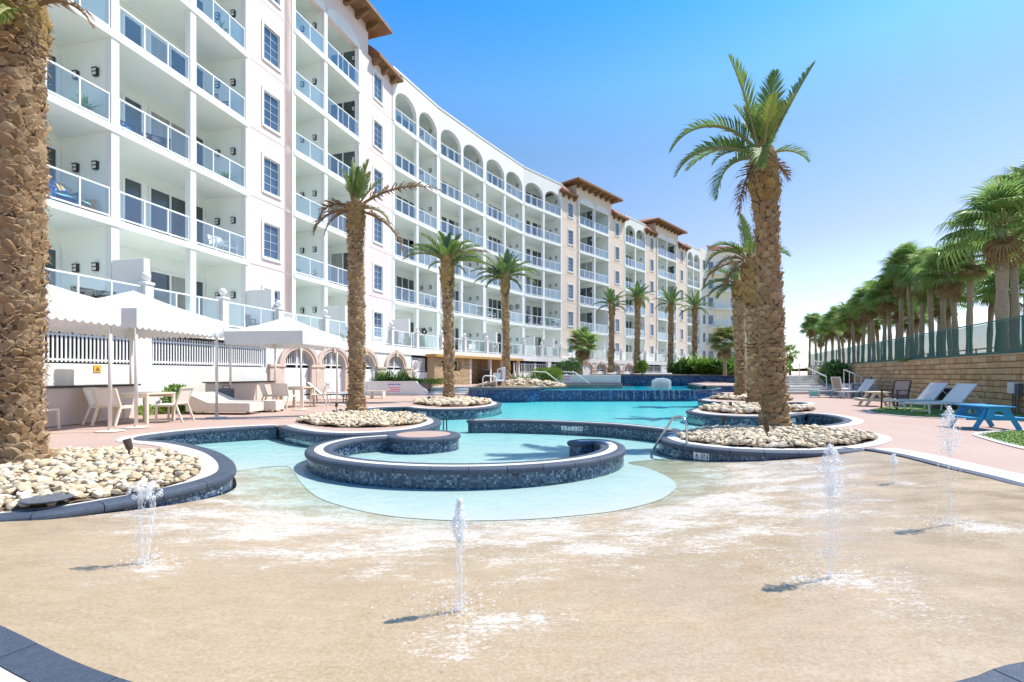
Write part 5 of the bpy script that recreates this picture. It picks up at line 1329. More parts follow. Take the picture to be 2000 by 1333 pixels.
for k, (u, ub, vb, vc, Y, lab) in enumerate([(1195, 1193, 726, 596, 50, 'slim date palm first in the row before the far towers'), (1246, 1243, 728, 585, 51, 'slim date palm second in the row with a golden trunk top'), (1311, 1309, 727, 595, 53, 'slim date palm third in the row with a wilted frond on its left'), (1357, 1356, 727, 602, 55, 'slim date palm farthest along the row by the leafy bushes')]):
    b = GY(ub, Y, CAM_H + (HOR-vb)*Y/FPX); tp = GY(u, Y, CAM_H + (HOR-vc)*Y/FPX)
    fl = [(az + 40*k, e, dr, L*(1.0 + .05*k), m) for az, e, dr, L, m in full] + ([(180, 20, 85, 1.9, br)] if k == 2 else [(-5, 20, 90, 2.3, br)] if k == 0 else [])
    date_palm(b, tp, .30, .27, fl, lab, seed=10+k, ring=.2, per=8, gold=.9, flare=1.3, group='row of date palms before the far towers')

# ------------------------------------------------------------------ fan palms
def fan_mesh(mat, seed, pet=.75, rad=.85, nseg=26, droop=.35, span=250):
    rnd = random.Random(seed); mb = MB(); K = 6; pts = []
    for i in range(K+1): t = i/K; pts.append(Vector((pet*t, 0, .12*math.sin(t*1.6)*pet)))
    mb.tube(pts, [.018, .016, .014, .012, .012, .011, .01], 4, mi=1); o = pts[-1]
    for i in range(nseg):
        a = R(-span/2 + span*i/(nseg-1)); l = rad*(.72 + .28*math.cos(a/2.2))*rnd.uniform(.9, 1.08); d = Vector((math.cos(a), math.sin(a), 0)); s = Vector((-math.sin(a), math.cos(a), 0))
        z1 = .05 + .10*math.cos(a); z2 = -droop*l*(.2 + .2*rnd.random()); z3 = -droop*l*(.5 + 1.2*rnd.random()); w_ = .046*rad
        p1 = o + d*l*.42 + Vector((0, 0, z1*.5)); p2 = o + d*l*.74 + Vector((0, 0, z2*.55)); p3 = o + d*l*(.93) + Vector((0, 0, z3))
        fold = Vector((0, 0, .03))
        mb.add([o, p1 - s*w_ + fold, p1, p1 + s*w_ + fold, p2 - s*w_*.6, p2 + s*w_*.6, p3], [(0, 2, 1), (0, 3, 2), (1, 2, 5, 4), (2, 3, 5), (4, 5, 6)], r=.001 + rnd.random()*.99)
    return mb.mesh('fan_leaf', [mt[mat], mt['rachis'] if mat != 'fandead' else mt['fandead']])
FANS = [fan_mesh('fan', i, pet=.95, droop=.16 + .12*i) for i in range(4)]; DEAD = [fan_mesh('fandead', 20+i, droop=.9) for i in range(2)]
FANY = [fan_mesh('fanyellow', 30+i, droop=.35) for i in range(3)]
def mdat(me): return [v.co.copy() for v in me.vertices], [tuple(p.vertices) for p in me.polygons], [p.material_index for p in me.polygons]
FD = [mdat(m) for m in FANS]; DD = [mdat(m) for m in DEAD]
from mathutils import Euler
def fan_palm(base, ztop, label, n=40, ndead=9, scale=1.0, r=.16, leaves=None, parts=True, group=None, seed=0, lean=0.0, cat='palm tree'):
    rnd = random.Random(seed); base = Vector(base); t = thing('fan_palm', label, cat, base, group=group); H = ztop - base.z
    leaves = leaves or FANS
    mb = MB(); mb.tube([(lean*f*f, 0, H*f - (.15 if f == 0 else 0)) for f in [i/10 for i in range(11)]], [r*1.25 if i == 0 else r*(1.0 + .12*math.sin(i*2.1)) * (.92 if i > 7 else 1) for i in range(11)], 10)
    mb.build('trunk', mt['greytrunk'], t, smooth=True)
    top = Vector((lean, 0, H)); jm = MB()
    for i in range(n + ndead):
        dead = i >= n
        e = 88 - 118*((i + .5)/n)**.85 if not dead else rnd.uniform(-75, -45)
        az = 137.5*i + rnd.uniform(-14, 14); rot = (rnd.uniform(-.35, .35), -R(e), R(az)); s = scale*rnd.uniform(.85, 1.12)*(.8 if dead else 1)
        loc = top + Vector((0, 0, rnd.uniform(-.25, .2) - (.25 if dead else 0)))
        if parts: put('fan_leaf', (DEAD if dead else leaves)[i % (2 if dead else len(leaves))], t, loc=loc, rot=rot, scale=s)
        else:
            D = (DD if dead else FD)[i % (2 if dead else 4)]; M = Matrix.Translation(loc) @ Euler(rot).to_matrix().to_4x4() @ Matrix.Scale(s, 4)
            b0 = len(jm.f); jm.add(D[0], D[1], M, r=.001+rnd.random()*.99)
            for k, mi in enumerate(D[2]): jm.m[b0+k] = mi + (2 if dead else 0)
    if jm.f: jm.build('crown', [mt['fan'], mt['rachis'], mt['fandead'], mt['fandead']], t)
    return t
SAB = [(1957, 16.6, 5.75, 'stout sabal palm nearest the camera behind the green mesh fence'), (2006, 19.5, 8.2, 'tall sabal palm cut by the edge of view behind the green fence'), (1985, 20.5, 6.6, 'sabal palm tucked behind the stout one with a shaggy crown'),
 (1893, 23, 6.4, 'thin trunked sabal palm standing apart just before the stout one'), (1867, 24, 5.6, 'sabal palm with a low crown on the near side of the green fence row'), (1842, 25.5, 6.0, None), (1833, 27.5, 5.4, None), (1820, 26.7, 6.3, None), (1800, 28, 6.5, None), (1781, 29.2, 7.2, 'tallest sabal palm in the middle of the row beyond the fence'), (1760, 30.8, 7.0, None), (1751, 33, 5.6, None), (1739, 32.5, 5.9, None), (1727, 33.6, 6.1, None), (1707, 35.6, 5.9, None), (1698, 36.6, 6.3, None), (1685, 38.2, 6.2, None), (1668, 40.3, 5.7, None), (1658, 41.7, 5.2, None), (1640, 44.8, 5.7, None), (1626, 47, 5.2, None), (1612, 49.7, 5.9, None), (1594, 53, 6.0, None), (1581, 57, 6.2, 'last sabal palm of the row, farthest from the camera'),
 (1856, 30, 5.3, 'low sabal palm filling the gap behind the thin trunked one'), (1790, 34, 5.4, 'low sabal palm filling the gap behind the tallest of the row'), (1771, 37, 5.2, 'low sabal palm deep in the row, below the tallest crown'), (1716, 40, 5.0, 'low sabal palm deep in the middle of the row'), (1676, 45, 5.0, 'low sabal palm deep in the far half of the row'), (1648, 49, 4.9, 'low sabal palm near the far end of the row'), (1603, 58, 5.2, 'low sabal palm beside the last of the row'), (1932, 27, 5.9, 'sabal palm rising between the stout one and the thin one'), (1978, 25, 5.0, 'sabal palm with a low crown behind the stout one')]
DUNE = 1.78
ORD = ['first', 'second', 'third', 'fourth', 'fifth', 'sixth', 'seventh', 'eighth', 'ninth', 'tenth', 'eleventh', 'twelfth', 'thirteenth', 'fourteenth', 'fifteenth', 'sixteenth', 'seventeenth', 'eighteenth', 'nineteenth', 'twentieth', 'twenty-first', 'twenty-second', 'twenty-third', 'twenty-fourth']
SABL = ['%s sabal palm along the green fence, %s' % (ORD[i], ('with a ragged skirt of dead leaves', 'with a smaller round crown', 'its crown merging with its neighbours', 'with a slim straight trunk')[i % 4]) for i in range(24)]
for i, (u, Y, zc, lab) in enumerate(SAB):
    fan_palm(GY(u, Y, DUNE), zc + (.45, .2, .55, .35, .6)[i % 5], lab or SABL[min(i, 23)], n=(38, 32, 42, 30)[i % 4], ndead=(4, 3, 5, 4)[i % 4], scale=(.92, .80, .86, .76)[i % 4]*(1.12 if i < 3 else 1.0), lean=(0, .25, -.2, .1, -.3)[i % 5], r=.125 if i != 0 else .17, parts=i < 13 or i > 30, group='sabal palms behind the green fence', seed=i+50)
fan_palm(GY(1134, 46, 1.25), 4.0, 'bushy fan palm between the lime hedge and the row of slim palms', n=34, ndead=10, scale=1.05, r=.2, leaves=FANS[:2] + FANY[:1], seed=90, lean=.25)
fan_palm(GY(1416, 46, 1.2), 4.2, 'yellowing fan palm under the end wing beside the two shaded trunks', n=34, ndead=4, scale=1.15, leaves=FANY, seed=91)
fan_palm(GY(1543, 80, 1.1), 4.6, 'tiny distant palm on the skyline above the far sun deck', n=24, ndead=6, scale=1.0, parts=False, seed=92)

# ------------------------------------------------------------------ shrubs
def leafmass(name, label, cat, blobs, n, size, mat, base, seed, stems=True, flat=1.0):
    """loose shrub: leaf shaped faces scattered through ellipsoids (cx, cy, cz, rx, ry, rz) relative to base"""
    rnd = random.Random(seed); t = thing(name, label, cat, base); mb = MB()
    for k in range(n):
        b = blobs[k % len(blobs)]
        while True:
            q = Vector((rnd.uniform(-1, 1), rnd.uniform(-1, 1), rnd.uniform(-1, 1)))
            if .3 < q.length < 1: break
        c = Vector((b[0] + q.x*b[3], b[1] + q.y*b[4], max(.02, b[2] + q.z*b[5])))
        d = (q + Vector((rnd.uniform(-.8, .8), rnd.uniform(-.8, .8), rnd.uniform(-.2, 1.0)))).normalized(); s = d.cross(Vector((rnd.uniform(-1, 1), rnd.uniform(-1, 1), rnd.uniform(-1, 1)))).normalized()
        l = size*rnd.uniform(.6, 1.3); w_ = l*.28
        mb.add([c, c + d*l*.5 + s*w_, c + d*l, c + d*l*.5 - s*w_], [(0, 1, 2, 3)], r=.001 + rnd.random()*.99)
    mb.build('foliage', mt[mat], t)
    if stems:
        m = MB()
        for b in blobs:
            for k in range(3): m.tube([(b[0]*.5 + rnd.uniform(-.1, .1), b[1]*.5, -.03), (b[0] + rnd.uniform(-.4, .4)*b[3], b[1] + rnd.uniform(-.4, .4)*b[4], b[2] + b[5]*.3)], [.02, .008], 5)
        m.build('stem', mt['trunk'], t)
    return t
def straps(name, label, base, n, L, w_, mat, seed, rx=.5, ry=.3, group=None, cat='plant', stiff=70):
    """clump of arching strap leaves"""
    rnd = random.Random(seed); t = thing(name, label, cat, base, group=group); mb = MB()
    for k in range(n):
        az = rnd.uniform(0, 6.28); e = R(rnd.uniform(30, 88)); l = L*rnd.uniform(.6, 1.15); dr = R(rnd.uniform(30, stiff)); p = Vector((rnd.uniform(-rx, rx), rnd.uniform(-ry, ry), 0)); h = Vector((math.cos(az), math.sin(az), 0)); s = Vector((-h.y, h.x, 0)); prev = None; rr_ = .001 + rnd.random()*.99
        for i in range(6):
            f = i/5; ww = w_*(.55 + 1.4*f*(1-f)*2)*(1 - f**4*.95); a, c_ = p - s*ww/2, p + s*ww/2
            if prev: mb.add([prev[0], prev[1], c_, a], [(0, 1, 2, 3)], r=rr_)
            prev = (a, c_); ang = e - dr*f; p = p + (h*math.cos(ang) + Vector((0, 0, math.sin(ang))))*l/5
    mb.build('leaves', mt[mat], t); return t
PZ = .66
# hedge planter behind the white wall
leafmass('ground_cover', 'low lime green ground cover filling the long white planter', 'hedge', [(x, 0, .10, .9, .45, .16) for x in (-4.4, -3.2, -2, -.8, .4, 1.6, 2.6, 3.4)], 5200, .10, 'leaflime', GY(748, 29.0, PZ), 1, stems=False)
leafmass('shrub', 'bright green mounded shrub in the planter left of the ragged palm', 'shrub', [(-.35, 0, .25, .5, .35, .3), (.4, .1, .2, .45, .35, .25)], 1300, .13, 'leaf', GY(667, 28.9, PZ), 2)
leafmass('shrub', 'bright green mounded shrub in the planter right of the ragged palm', 'shrub', [(-.2, 0, .3, .5, .35, .32), (.35, .1, .2, .4, .35, .25)], 1200, .13, 'leaf', GY(738, 28.9, PZ), 3)
straps('lily_clump', 'large dark clump of strap leaved lilies in the white planter above the pool rules sign', GY(768, 28.8, PZ), 170, 1.0, .07, 'leafdark', 4, .7, .3)
straps('lily_clump', 'smaller clump of strap leaved lilies near the last stone arch', GY(795, 29.0, PZ), 110, .85, .06, 'leafdark', 5, .5, .3)
leafmass('clipped_hedge', 'clipped lime green hedge between the handrails in front of the garage opening', 'hedge', [(-.6, 0, .6, .75, .6, .65), (.55, 0, .6, .75, .6, .65), (0, 0, .75, .9, .6, .5)], 3600, .13, 'leaflime', GY(1068, 38, .46), 6)
straps('lily_clump', 'dark strap leaved clump left of the clipped lime hedge', GY(1021, 37, .5), 150, 1.0, .07, 'leafdark', 7, 1.1, .4)
leafmass('shrub', 'dark pointed shrub between the lime hedge and the bushy fan palm', 'shrub', [(0, 0, .7, .8, .6, .8), (.9, .2, .9, .7, .5, .9), (-.8, 0, .4, .6, .5, .5)], 2200, .2, 'leafdark', GY(1101, 43, .9), 8)
leafmass('shrub', 'leafy green shrub behind the chair of the first dining set', 'shrub', [(0, 0, .4, .35, .35, .42), (.3, .1, .25, .3, .3, .25)], 900, .15, 'leaf', GY(345, 15.3, 0), 9)
leafmass('ground_cover', 'low green border along the white wall behind the first dining set', 'hedge', [(0, y_, .1, .35, .5, .14) for y_ in (-1.6, -.9, -.2, .5, 1.2, 1.9)], 2200, .09, 'leaflime', (-10.95, 15.0, 0), 10, stems=False)
leafmass('shrub', 'small lime shrub between two slim palms by the far white fence', 'shrub', [(0, 0, .7, .5, .5, .6)], 700, .25, 'leaflime', GY(1254, 50, 1.25), 12)
for k, (u, Y, s, m, lab) in enumerate([(1326, 52, 1.0, 'leafdark', 'dark leafy bush first in the bank of bushes under the far towers'), (1345, 53, 1.25, 'leaf', 'rounded green bush second in the bank under the far towers'), (1366, 52, 1.3, 'leaf', 'tall green bush left of the farthest slim palm trunk'), (1386, 52, 1.1, 'leaflime', 'lime green bush below the end wing windows'), (1404, 51, 1.2, 'leafdark', 'dark green bush below the yellowing fan palm'), (1424, 50, 1.15, 'leaf', 'green bush beside the shaded grey palm trunk')]):
    straps('broadleaf_bush', lab, GY(u, Y, 1.22), 90, 1.9*s, .30, m, 20+k, .6, .4, cat='bush', stiff=60)
leafmass('shrub', 'dark shrub in the corner above the ramp at the foot of the block wall', 'shrub', [(0, 0, .8, .8, .7, .7), (.6, .3, .6, .5, .5, .5)], 1500, .24, 'leafdark', GY(1628, 31.5, .5), 30)
leafmass('shrub', 'small bush peeping out behind the tall palm by the deck stairs', 'shrub', [(0, 0, .7, .7, .6, .6)], 700, .2, 'leaf', GY(1527, 36, 1.1), 31)
# pale rocks round the palm on the raised deck
rk = thing('rock_mound', 'mound of pale rocks round the palm on the raised deck', 'rocks', GY(1000, 30.6, .41)); rnd = random.Random(8); mb = MB()
for k in range(150):
    a = rnd.uniform(0, 6.28); q = math.sqrt(rnd.random()); x, y_ = q*2.9*math.cos(a) + .6, q*.9*math.sin(a); s = rnd.uniform(.10, .22)*(1.2 - q*.4)
    z = .42*(1-q)**.7; D = SD[rnd.randrange(10)]; mb.add(D[0], D[1], Matrix.Translation((x, y_, z + s*.3)) @ Euler((rnd.uniform(-.5, .5), rnd.uniform(-.5, .5), rnd.uniform(0, 6))).to_matrix().to_4x4() @ Matrix.Scale(s, 4), r=.001+rnd.random()*.99)
mb.build('rocks', mt['stone'], rk, smooth=False, kind='stuff')
mb = MB(); mb.lathe([(3.2, 0), (2.2, .15), (.8, .40), (.0, .44)], 20, Matrix.Translation((.3, 0, -.01)) @ Matrix.Diagonal((1, .38, 1, 1))); mb.build('mound', mt['soil'], rk)
# ------------------------------------------------------------------ block retaining wall and mesh fence
W0 = Vector((15.3 - .389*5.5, 9.0)); W1 = Vector((15.3 + .389*29.5, 44.0)); wf = Fr(W1, W0)   # x runs towards the camera so that y points away from the pool
rw = thing('retaining_wall', 'tan split faced block wall along the right edge of the deck', 'wall', (W0.x, W0.y, 0)); RW = Vector(rw.location)
def wpt(s, q, z): return wf.pt(s, -q, z)
Lw = wf.L; NC = 9; ch = 1.80/NC; items = []; rnd = random.Random(4)
flip = 1 if wf.n.x > 0 else -1
for r_ in range(NC):
    x = 0.0
    while x < Lw - .05:
        l = min(rnd.choice((.26, .36, .42, .46)), Lw - x); items.append((x, l, r_)); x += l
items.sort(key=lambda it: -it[0])
bvar = []
def block_mesh(seed):
    r2 = random.Random(seed); mb = MB(); b = .012
    def j(v): return v + r2.uniform(-.006, .006)
    F_ = [(j(-.5+.02), -.02 - r2.random()*.02, j(.05)), (j(.48), -.02 - r2.random()*.02, j(.05)), (j(.48), -.02 - r2.random()*.02, j(.95)), (j(-.48), -.02 - r2.random()*.02, j(.95)), (j(0), -.035 - r2.random()*.025, j(.5))]
    Bk = [(-.5, .012, .0), (.5, .012, 0), (.5, .012, 1), (-.5, .012, 1)]
    mb.add(F_ + Bk, [(0, 1, 4), (1, 2, 4), (2, 3, 4), (3, 0, 4), (5, 6, 1, 0), (6, 7, 2, 1), (7, 8, 3, 2), (8, 5, 0, 3)]); return mb
bm_ = [block_mesh(i) for i in range(6)]; bme = [m.mesh('block', mt['block']) for m in bm_]
jm = MB()
for i, (x, l, r_) in enumerate(items):
    k = rnd.randrange(6); z = .0 + r_*ch; g = .009; s = x + l/2
    if i < 300: put('block', bme[k], rw, loc=wf.pt(s, 0, z + g*.5) - RW, rotz=wf.ang, scale=(l - .02, 1.5, ch - g))
    else:
        M = wf.M @ Matrix.Translation((s, 0, z + g*.5)) @ Matrix.Diagonal((l - .02, 1.5, ch - g, 1)); jm.add(bm_[k].v, bm_[k].f, M, r=.001 + rnd.random()*.99)
jm.build('blocks', mt['block'], rw, world=True, kind='stuff')
m = MB(); m.box(0, Lw, .006, .3, -.05, 1.80, wf.M); m.build('backing', mt['joint'], rw, world=True)
m = MB(); x = 0
while x < Lw: m.box(x+.004, min(x+.6, Lw)-.004, -.045, .32, 1.80, 1.855, wf.M); x += .6
m.build('cap_stones', mt['block'], rw, world=True)
du = MB(); du.add([tuple(wf.pt(-8, .25, DUNE)), tuple(wf.pt(Lw+10, .25, DUNE)), tuple(wf.pt(Lw+10, 120, DUNE+.3)), tuple(wf.pt(-60, 160, DUNE+.3)), tuple(wf.pt(-60, 3, DUNE))], [(0, 1, 2, 3, 4)])
if wf.n.x < 0: print('WALL NORMAL WRONG')
du.build('dune', mt['dune'], kind='structure')
# plants along the top of the wall
straps('dune_grass', 'short grass tufts along the foot of the green fence', wf.pt(Lw*.6, .6, DUNE), 260, .35, .02, 'leaf', 77, 1.0, .2)
fn = thing('mesh_fence', 'green mesh fence with round posts on top of the block wall', 'fence', wf.pt(Lw/2, .12, 1.855)); FNL = Vector(fn.location)
n = 12
for i in range(n):
    s = Lw*i/n; m = MB(); m.box(s+.05, s+Lw/n-.05, .115, .122, 1.93, 2.93, wf.M); m.build('mesh_panel', mt['screen'], fn, world=True)
    m = MB(); m.tube([wf.pt(s, .12, 1.84), wf.pt(s, .12, 3.0)], .035, 8); m.build('post', mt['fencegreen'], fn, world=True)
m = MB(); m.tube([wf.pt(0, .12, 2.97), wf.pt(Lw, .12, 2.97)], .026, 6); m.build('top_rail', mt['fencegreen'], fn, world=True)
m = MB(); m.box(0, Lw, .09, .15, 1.86, 1.95, wf.M); m.build('bottom_rail', mt['fencegreen'], fn, world=True)
br_ = thing('boardwalk_rail', 'low post and rail of a boardwalk among the palms beyond the green fence', 'railing', wf.pt(Lw*.8, 9, DUNE)); BR = Vector(br_.location)
m = MB(); m.tube([wf.pt(-6, 9, 2.95), wf.pt(Lw+6, 9, 2.95)], .05, 6); m.tube([wf.pt(-6, 9, 2.45), wf.pt(Lw+6, 9, 2.45)], .03, 6); m.build('rail', mt['greytrunk'], br_, world=True)
for i in range(20):
    m = MB(); s = -6 + (Lw+12)*i/19; m.tube([wf.pt(s, 9, DUNE), wf.pt(s, 9, 3.0)], .055, 6); m.build('post', mt['greytrunk'], br_, world=True)
# electric box on the wall
t = thing('utility_box', 'small pale electric box on two conduits against the block wall', 'utility box', wf.pt(Lw-6.2, -.12, .0), wf.ang)
m = MB(); m.bbox(-.15, .15, -.1, .05, .62, .95, .015); m.build('box', mt['trim'], t)
m = MB(); m.bbox(.16, .34, -.06, .05, .55, .92, .01); m.build('meter', mt['asphalt'], t)
for x in (-.06, .06, .24):
    m = MB(); m.tube([(x, 0, 0), (x, 0, .64)], .02, 6); m.build('conduit', mt['asphalt'], t)

# ------------------------------------------------------------------ canopies
def cabana(near, e1, label, S=2.6):
    near = Vector(near); e1 = Vector(e1).normalized(); e2 = Vector((-e1.y, e1.x)); c = near + e1*S/2 + e2*S/2
    t = thing('cabana', label, 'canopy', (c.x, c.y, 0), math.atan2(-e1.x, e1.y), group='white canopies along the building side of the pool')
    h = S/2
    for x, y in ((h, -h), (h, h), (-h, -h), (-h, h)):
        m = MB(); m.tube([(x, y, .012), (x, y, 2.6)], .036, 10); p = m.build('post', mt['post'], t, smooth=True)
        m = MB(); m.lathe([(.26, 0), (.25, .012), (.05, .02), (.045, .05)], 16, Matrix.Translation((x, y, 0))); m.build('base_plate', mt['counter'], p)
    H = h + .13; ze = 2.68; zp = 3.34; K = 6
    m = MB()
    for q in range(4):          # four slightly sagging roof faces
        a0 = R(-45 + 90*q); a1 = R(45 + 90*q); r_ = H*math.sqrt(2); A = Vector((r_*math.cos(a0), r_*math.sin(a0), ze)); B = Vector((r_*math.cos(a1), r_*math.sin(a1), ze)); P = Vector((0, 0, zp))
        rows = []
        for i in range(K+1):
            f = i/K; row = []
            for j in range(K+1):
                g_ = j/K; p = A.lerp(P, f).lerp(B.lerp(P, f), g_); sag = -.05*math.sin(math.pi*f) + .02*math.sin(math.pi*g_)*(1-f) * -1; p.z += sag*(.6 + .4*abs(2*g_-1)); row.append(tuple(p))
            rows.append(row)
        vs = [p for r2 in rows for p in r2]; n = K+1
        m.add(vs, [(i*n+j, i*n+j+1, (i+1)*n+j+1, (i+1)*n+j) for i in range(K) for j in range(K)])
    m.build('roof', mt['canvas'], t, smooth=True)
    for q in range(4):
        N_ = 17; pts = [(-H, ze+.005), (H, ze+.005)]; bot = []
        for i in range(N_):
            x0 = H - 2*H*i/N_; x1 = H - 2*H*(i+1)/N_
            for k in range(6): f = k/6; bot.append((x0 + (x1-x0)*f, 2.27 - .055*math.sin(math.pi*f)))
        bot.append((-H, 2.27)); m = MB()
        m.plate([(-H, ze+.005), (H, ze+.005)] + bot, [], .012, Matrix.Rotation(R(90*q), 4, 'Z') @ Matrix.Translation((0, -H, 0))); m.build('valance', mt['canvas'], t)
    m = MB()
    for (a, b) in (((-h, -h), (h, -h)), ((h, -h), (h, h)), ((h, h), (-h, h)), ((-h, h), (-h, -h))): m.tube([a + (2.58,), b + (2.58,)], .02, 6)
    for x, y in ((h, -h), (h, h), (-h, -h), (-h, h)): m.tube([(x, y, 2.58), (0, 0, 3.27)], .018, 6)
    m.build('roof_frame', mt['post'], t); return t
cabana((-8.75, 7.7), (.25, 2.6), 'white scalloped canopy half hidden by the huge palm trunk')
cabana((-8.5, 11.0), (.25, 2.6), 'white scalloped canopy over the first dining set')
cabana((-7.2, 16.6), (.3, 2.6), 'white scalloped canopy with a shaded front before the stone arches')
# bar counters
def counter(x0, y0, y1, label, ang=0.0):
    t = thing('bar_counter', label, 'counter', (x0, (y0+y1)/2, 0), ang); L = (y1-y0)/2
    m = MB(); m.bbox(-.62, 0, -L, L, 0, .89, .015); m.build('base', mt['counter'], t)
    m = MB(); m.bbox(-.7, .06, -L-.05, L+.05, .89, .93, .01); m.build('worktop', mt['black'], t); return t
counter(-10.55, 8.6, 13.6, 'long beige bar counter with black top behind the huge palm trunk', R(-2))
counter(-10.15, 17.2, 20.6, 'beige bar counter with black top between the daybeds and the stone arches', R(-4))
t = thing('drink_dispenser', 'pale square dispenser standing on the long bar counter', 'dispenser', (-11.0, 11.95, .93), R(-70))
m = MB(); m.bbox(-.16, .16, -.14, .14, .0, .40, .03); m.build('tank', mt['greysling'], t); m = MB(); m.bbox(-.13, .13, -.155, -.13, .10, .30, .005); m.build('label_panel', mt['signwhite'], t); m = MB(); m.tube([(.0, -.14, .05), (0, -.2, .05), (0, -.2, .02)], .015, 6); m.build('tap', mt['black'], t)
f, s = onT(189.5); t = thing('notice_sign', 'small orange notice on the white wall above the bar counter', 'sign', f.pt(s, -.012, 1.26), f.ang)
m = MB(); m.box(-.1, .1, -.008, .008, 0, .2); m.build('plate', mt['orange'], t); m = MB(); m.plate([(-.05, .05), (.05, .05), (0, .15)], [[(-.028, .063), (.028, .063), (0, .12)]], .006, Matrix.Translation((0, -.0155, 0))); m.build('symbol', mt['ink'], t)
t = thing('grill', 'small dark barbecue grill behind the second bar counter', 'grill', (-11.3, 18.9, 0), R(80))
m = MB(); m.bbox(-.4, .4, -.25, .25, 0, .8, .02); m.build('cabinet', mt['asphalt'], t); m = MB(); m.lathe([(.28, 0), (.28, .1), (.2, .22), (.02, .27)], 12, Matrix.Translation((0, 0, .8)) @ Matrix.Diagonal((1.4, .9, 1, 1))); m.build('hood', mt['black'], t)
m = MB(); m.tube([(-.25, -.27, .95), (.25, -.27, .95)], .015, 6); m.build('handle', mt['steel'], t)

# ------------------------------------------------------------------ furniture
def sling_chair(name, label, loc, rotz, frame='cream', fabric='sling', group=None, w_=.56, arms=False, backh=.86):
    t = thing(name, label, 'chair', loc, rotz, group=group); h = w_/2
    for x in (-h, h):
        m = MB(); m.bar((x, -.25, 0), (x, -.23, .64 if arms else .45), .04, .04); m.build('leg', mt[frame], t)
        m = MB(); m.bar((x*1.02, .36, 0), (x, .20, .45), .04, .045); m.bar((x, .20, .43), (x, .34, backh), .04, .04); m.build('back_leg', mt[frame], t)
        m = MB(); m.bar((x, -.25, .42), (x, .22, .42), .035, .05); m.build('side_rail', mt[frame], t)
        if arms: m = MB(); m.bar((x, -.27, .65), (x, .29, .65), .05, .03); m.build('armrest', mt[frame], t)
    for p_, q_ in (((-h, -.24, .43), (h, -.24, .43)), ((-h, .34, backh), (h, .34, backh)), ((-h, .22, .47), (h, .22, .47))): m = MB(); m.bar(p_, q_, .04, .038); m.build('cross_rail', mt[frame], t)
    m = MB(); m.add([(-h+.02, -.25, .445), (h-.02, -.25, .445), (h-.02, 0, .42), (-h+.02, 0, .42), (h-.02, .22, .435), (-h+.02, .22, .435)] + [(-h+.02, -.25, .455), (h-.02, -.25, .455), (h-.02, 0, .43), (-h+.02, 0, .43), (h-.02, .22, .445), (-h+.02, .22, .445)], [(0, 3, 2, 1), (3, 5, 4, 2), (6, 7, 8, 9), (9, 8, 10, 11), (0, 1, 7, 6), (4, 5, 11, 10), (1, 2, 8, 7), (2, 4, 10, 8), (3, 0, 6, 9), (5, 3, 9, 11)]); m.build('seat', mt[fabric], t)
    m = MB(); m.bar((0, .225, .47), (0, .335, backh-.01), w_-.05, .012, up=(0, 1, 0)); m.build('backrest', mt[fabric], t); return t
def dining_table(label, loc, rotz, s=.9):
    t = thing('dining_table', label, 'table', loc, rotz); h = s/2
    n = 9
    for i in range(n):
        m = MB(); x = -h + .05 + (s-.1)*(i+.5)/n; m.box(x-.046, x+.046, -h+.05, h-.05, .715, .735); m.build('slat', mt['cream'], t)
    m = MB(); m.box(-h, h, -h, -h+.048, .70, .737); m.box(-h, h, h-.048, h, .70, .737); m.box(-h, -h+.048, -h+.05, h-.05, .70, .737); m.box(h-.048, h, -h+.05, h-.05, .70, .737)
    m.box(-h+.03, h-.03, -h+.03, -h+.05, .62, .70); m.box(-h+.03, h-.03, h-.05, h-.03, .62, .70); m.build('frame', mt['cream'], t)
    for x in (-h+.04, h-.04):
        for y in (-h+.04, h-.04):
            m = MB(); m.box(x-.03, x+.03, y-.03, y+.03, 0, .70); m.build('leg', mt['cream'], t)
    return t
dining_table('cream slatted dining table under the canopy nearest the bar counter', (-9.3, 12.35, 0), R(-6))
sling_chair('dining_chair', 'cream dining chair with its sling back turned to the pool', (-8.68, 12.45, 0), R(-82), group='cream dining chairs under the canopies')
sling_chair('dining_chair', 'cream dining chair right in front of the long bar counter', (-9.95, 11.95, 0), R(108), group='cream dining chairs under the canopies')
sling_chair('dining_chair', 'cream dining chair at the near edge of the first dining table', (-9.42, 11.6, 0), R(176), group='cream dining chairs under the canopies')
sling_chair('dining_chair', 'cream dining chair half hidden by the huge palm trunk', (-10.15, 10.35, 0), R(95), group='cream dining chairs under the canopies')
dining_table('cream slatted dining table under the canopy before the stone arches', (-8.05, 18.3, 0), R(-6))
sling_chair('dining_chair', 'cream dining chair between the second bar counter and its table', (-8.85, 17.9, 0), R(105), group='cream dining chairs under the canopies')
sling_chair('dining_chair', 'cream dining chair at the near edge of the second dining table', (-8.15, 17.4, 0), R(175), group='cream dining chairs under the canopies')
sling_chair('dining_chair', 'whitish dining chair on the pool side of the second dining table', (-7.35, 18.5, 0), R(-80), fabric='canvas', group='cream dining chairs under the canopies')
def daybed(label, loc, rotz):
    t = thing('daybed', label, 'daybed', loc, rotz, group='wicker daybeds'); m = MB()
    pr = [(-1.0, .07), (-1.0, .60), (-.95, .62), (-.35, .36), (-.2, .335), (1.0, .335), (1.02, .31), (1.02, .07)]
    m.plate(pr, [], .72, Matrix.Translation((0, -.36, 0))); m.build('body', mt['wicker'], t)
    m = MB()
    for q in range(1, 9): x = -1.0 + .225*q; m.box(x-.004, x+.004, -.364, .364, .09, .30)
    m.build('weave_seams', mt['counter'], t)
    for x in (-.92, .94):
        for y in (-.3, .3): m = MB(); m.box(x-.04, x+.04, y-.04, y+.04, 0, .07); m.build('foot', mt['bronze'], t)
    return t
daybed('wicker daybed with raised head nearest the pool beneath the canopy gap', (-8.85, 15.0, 0), R(-4))
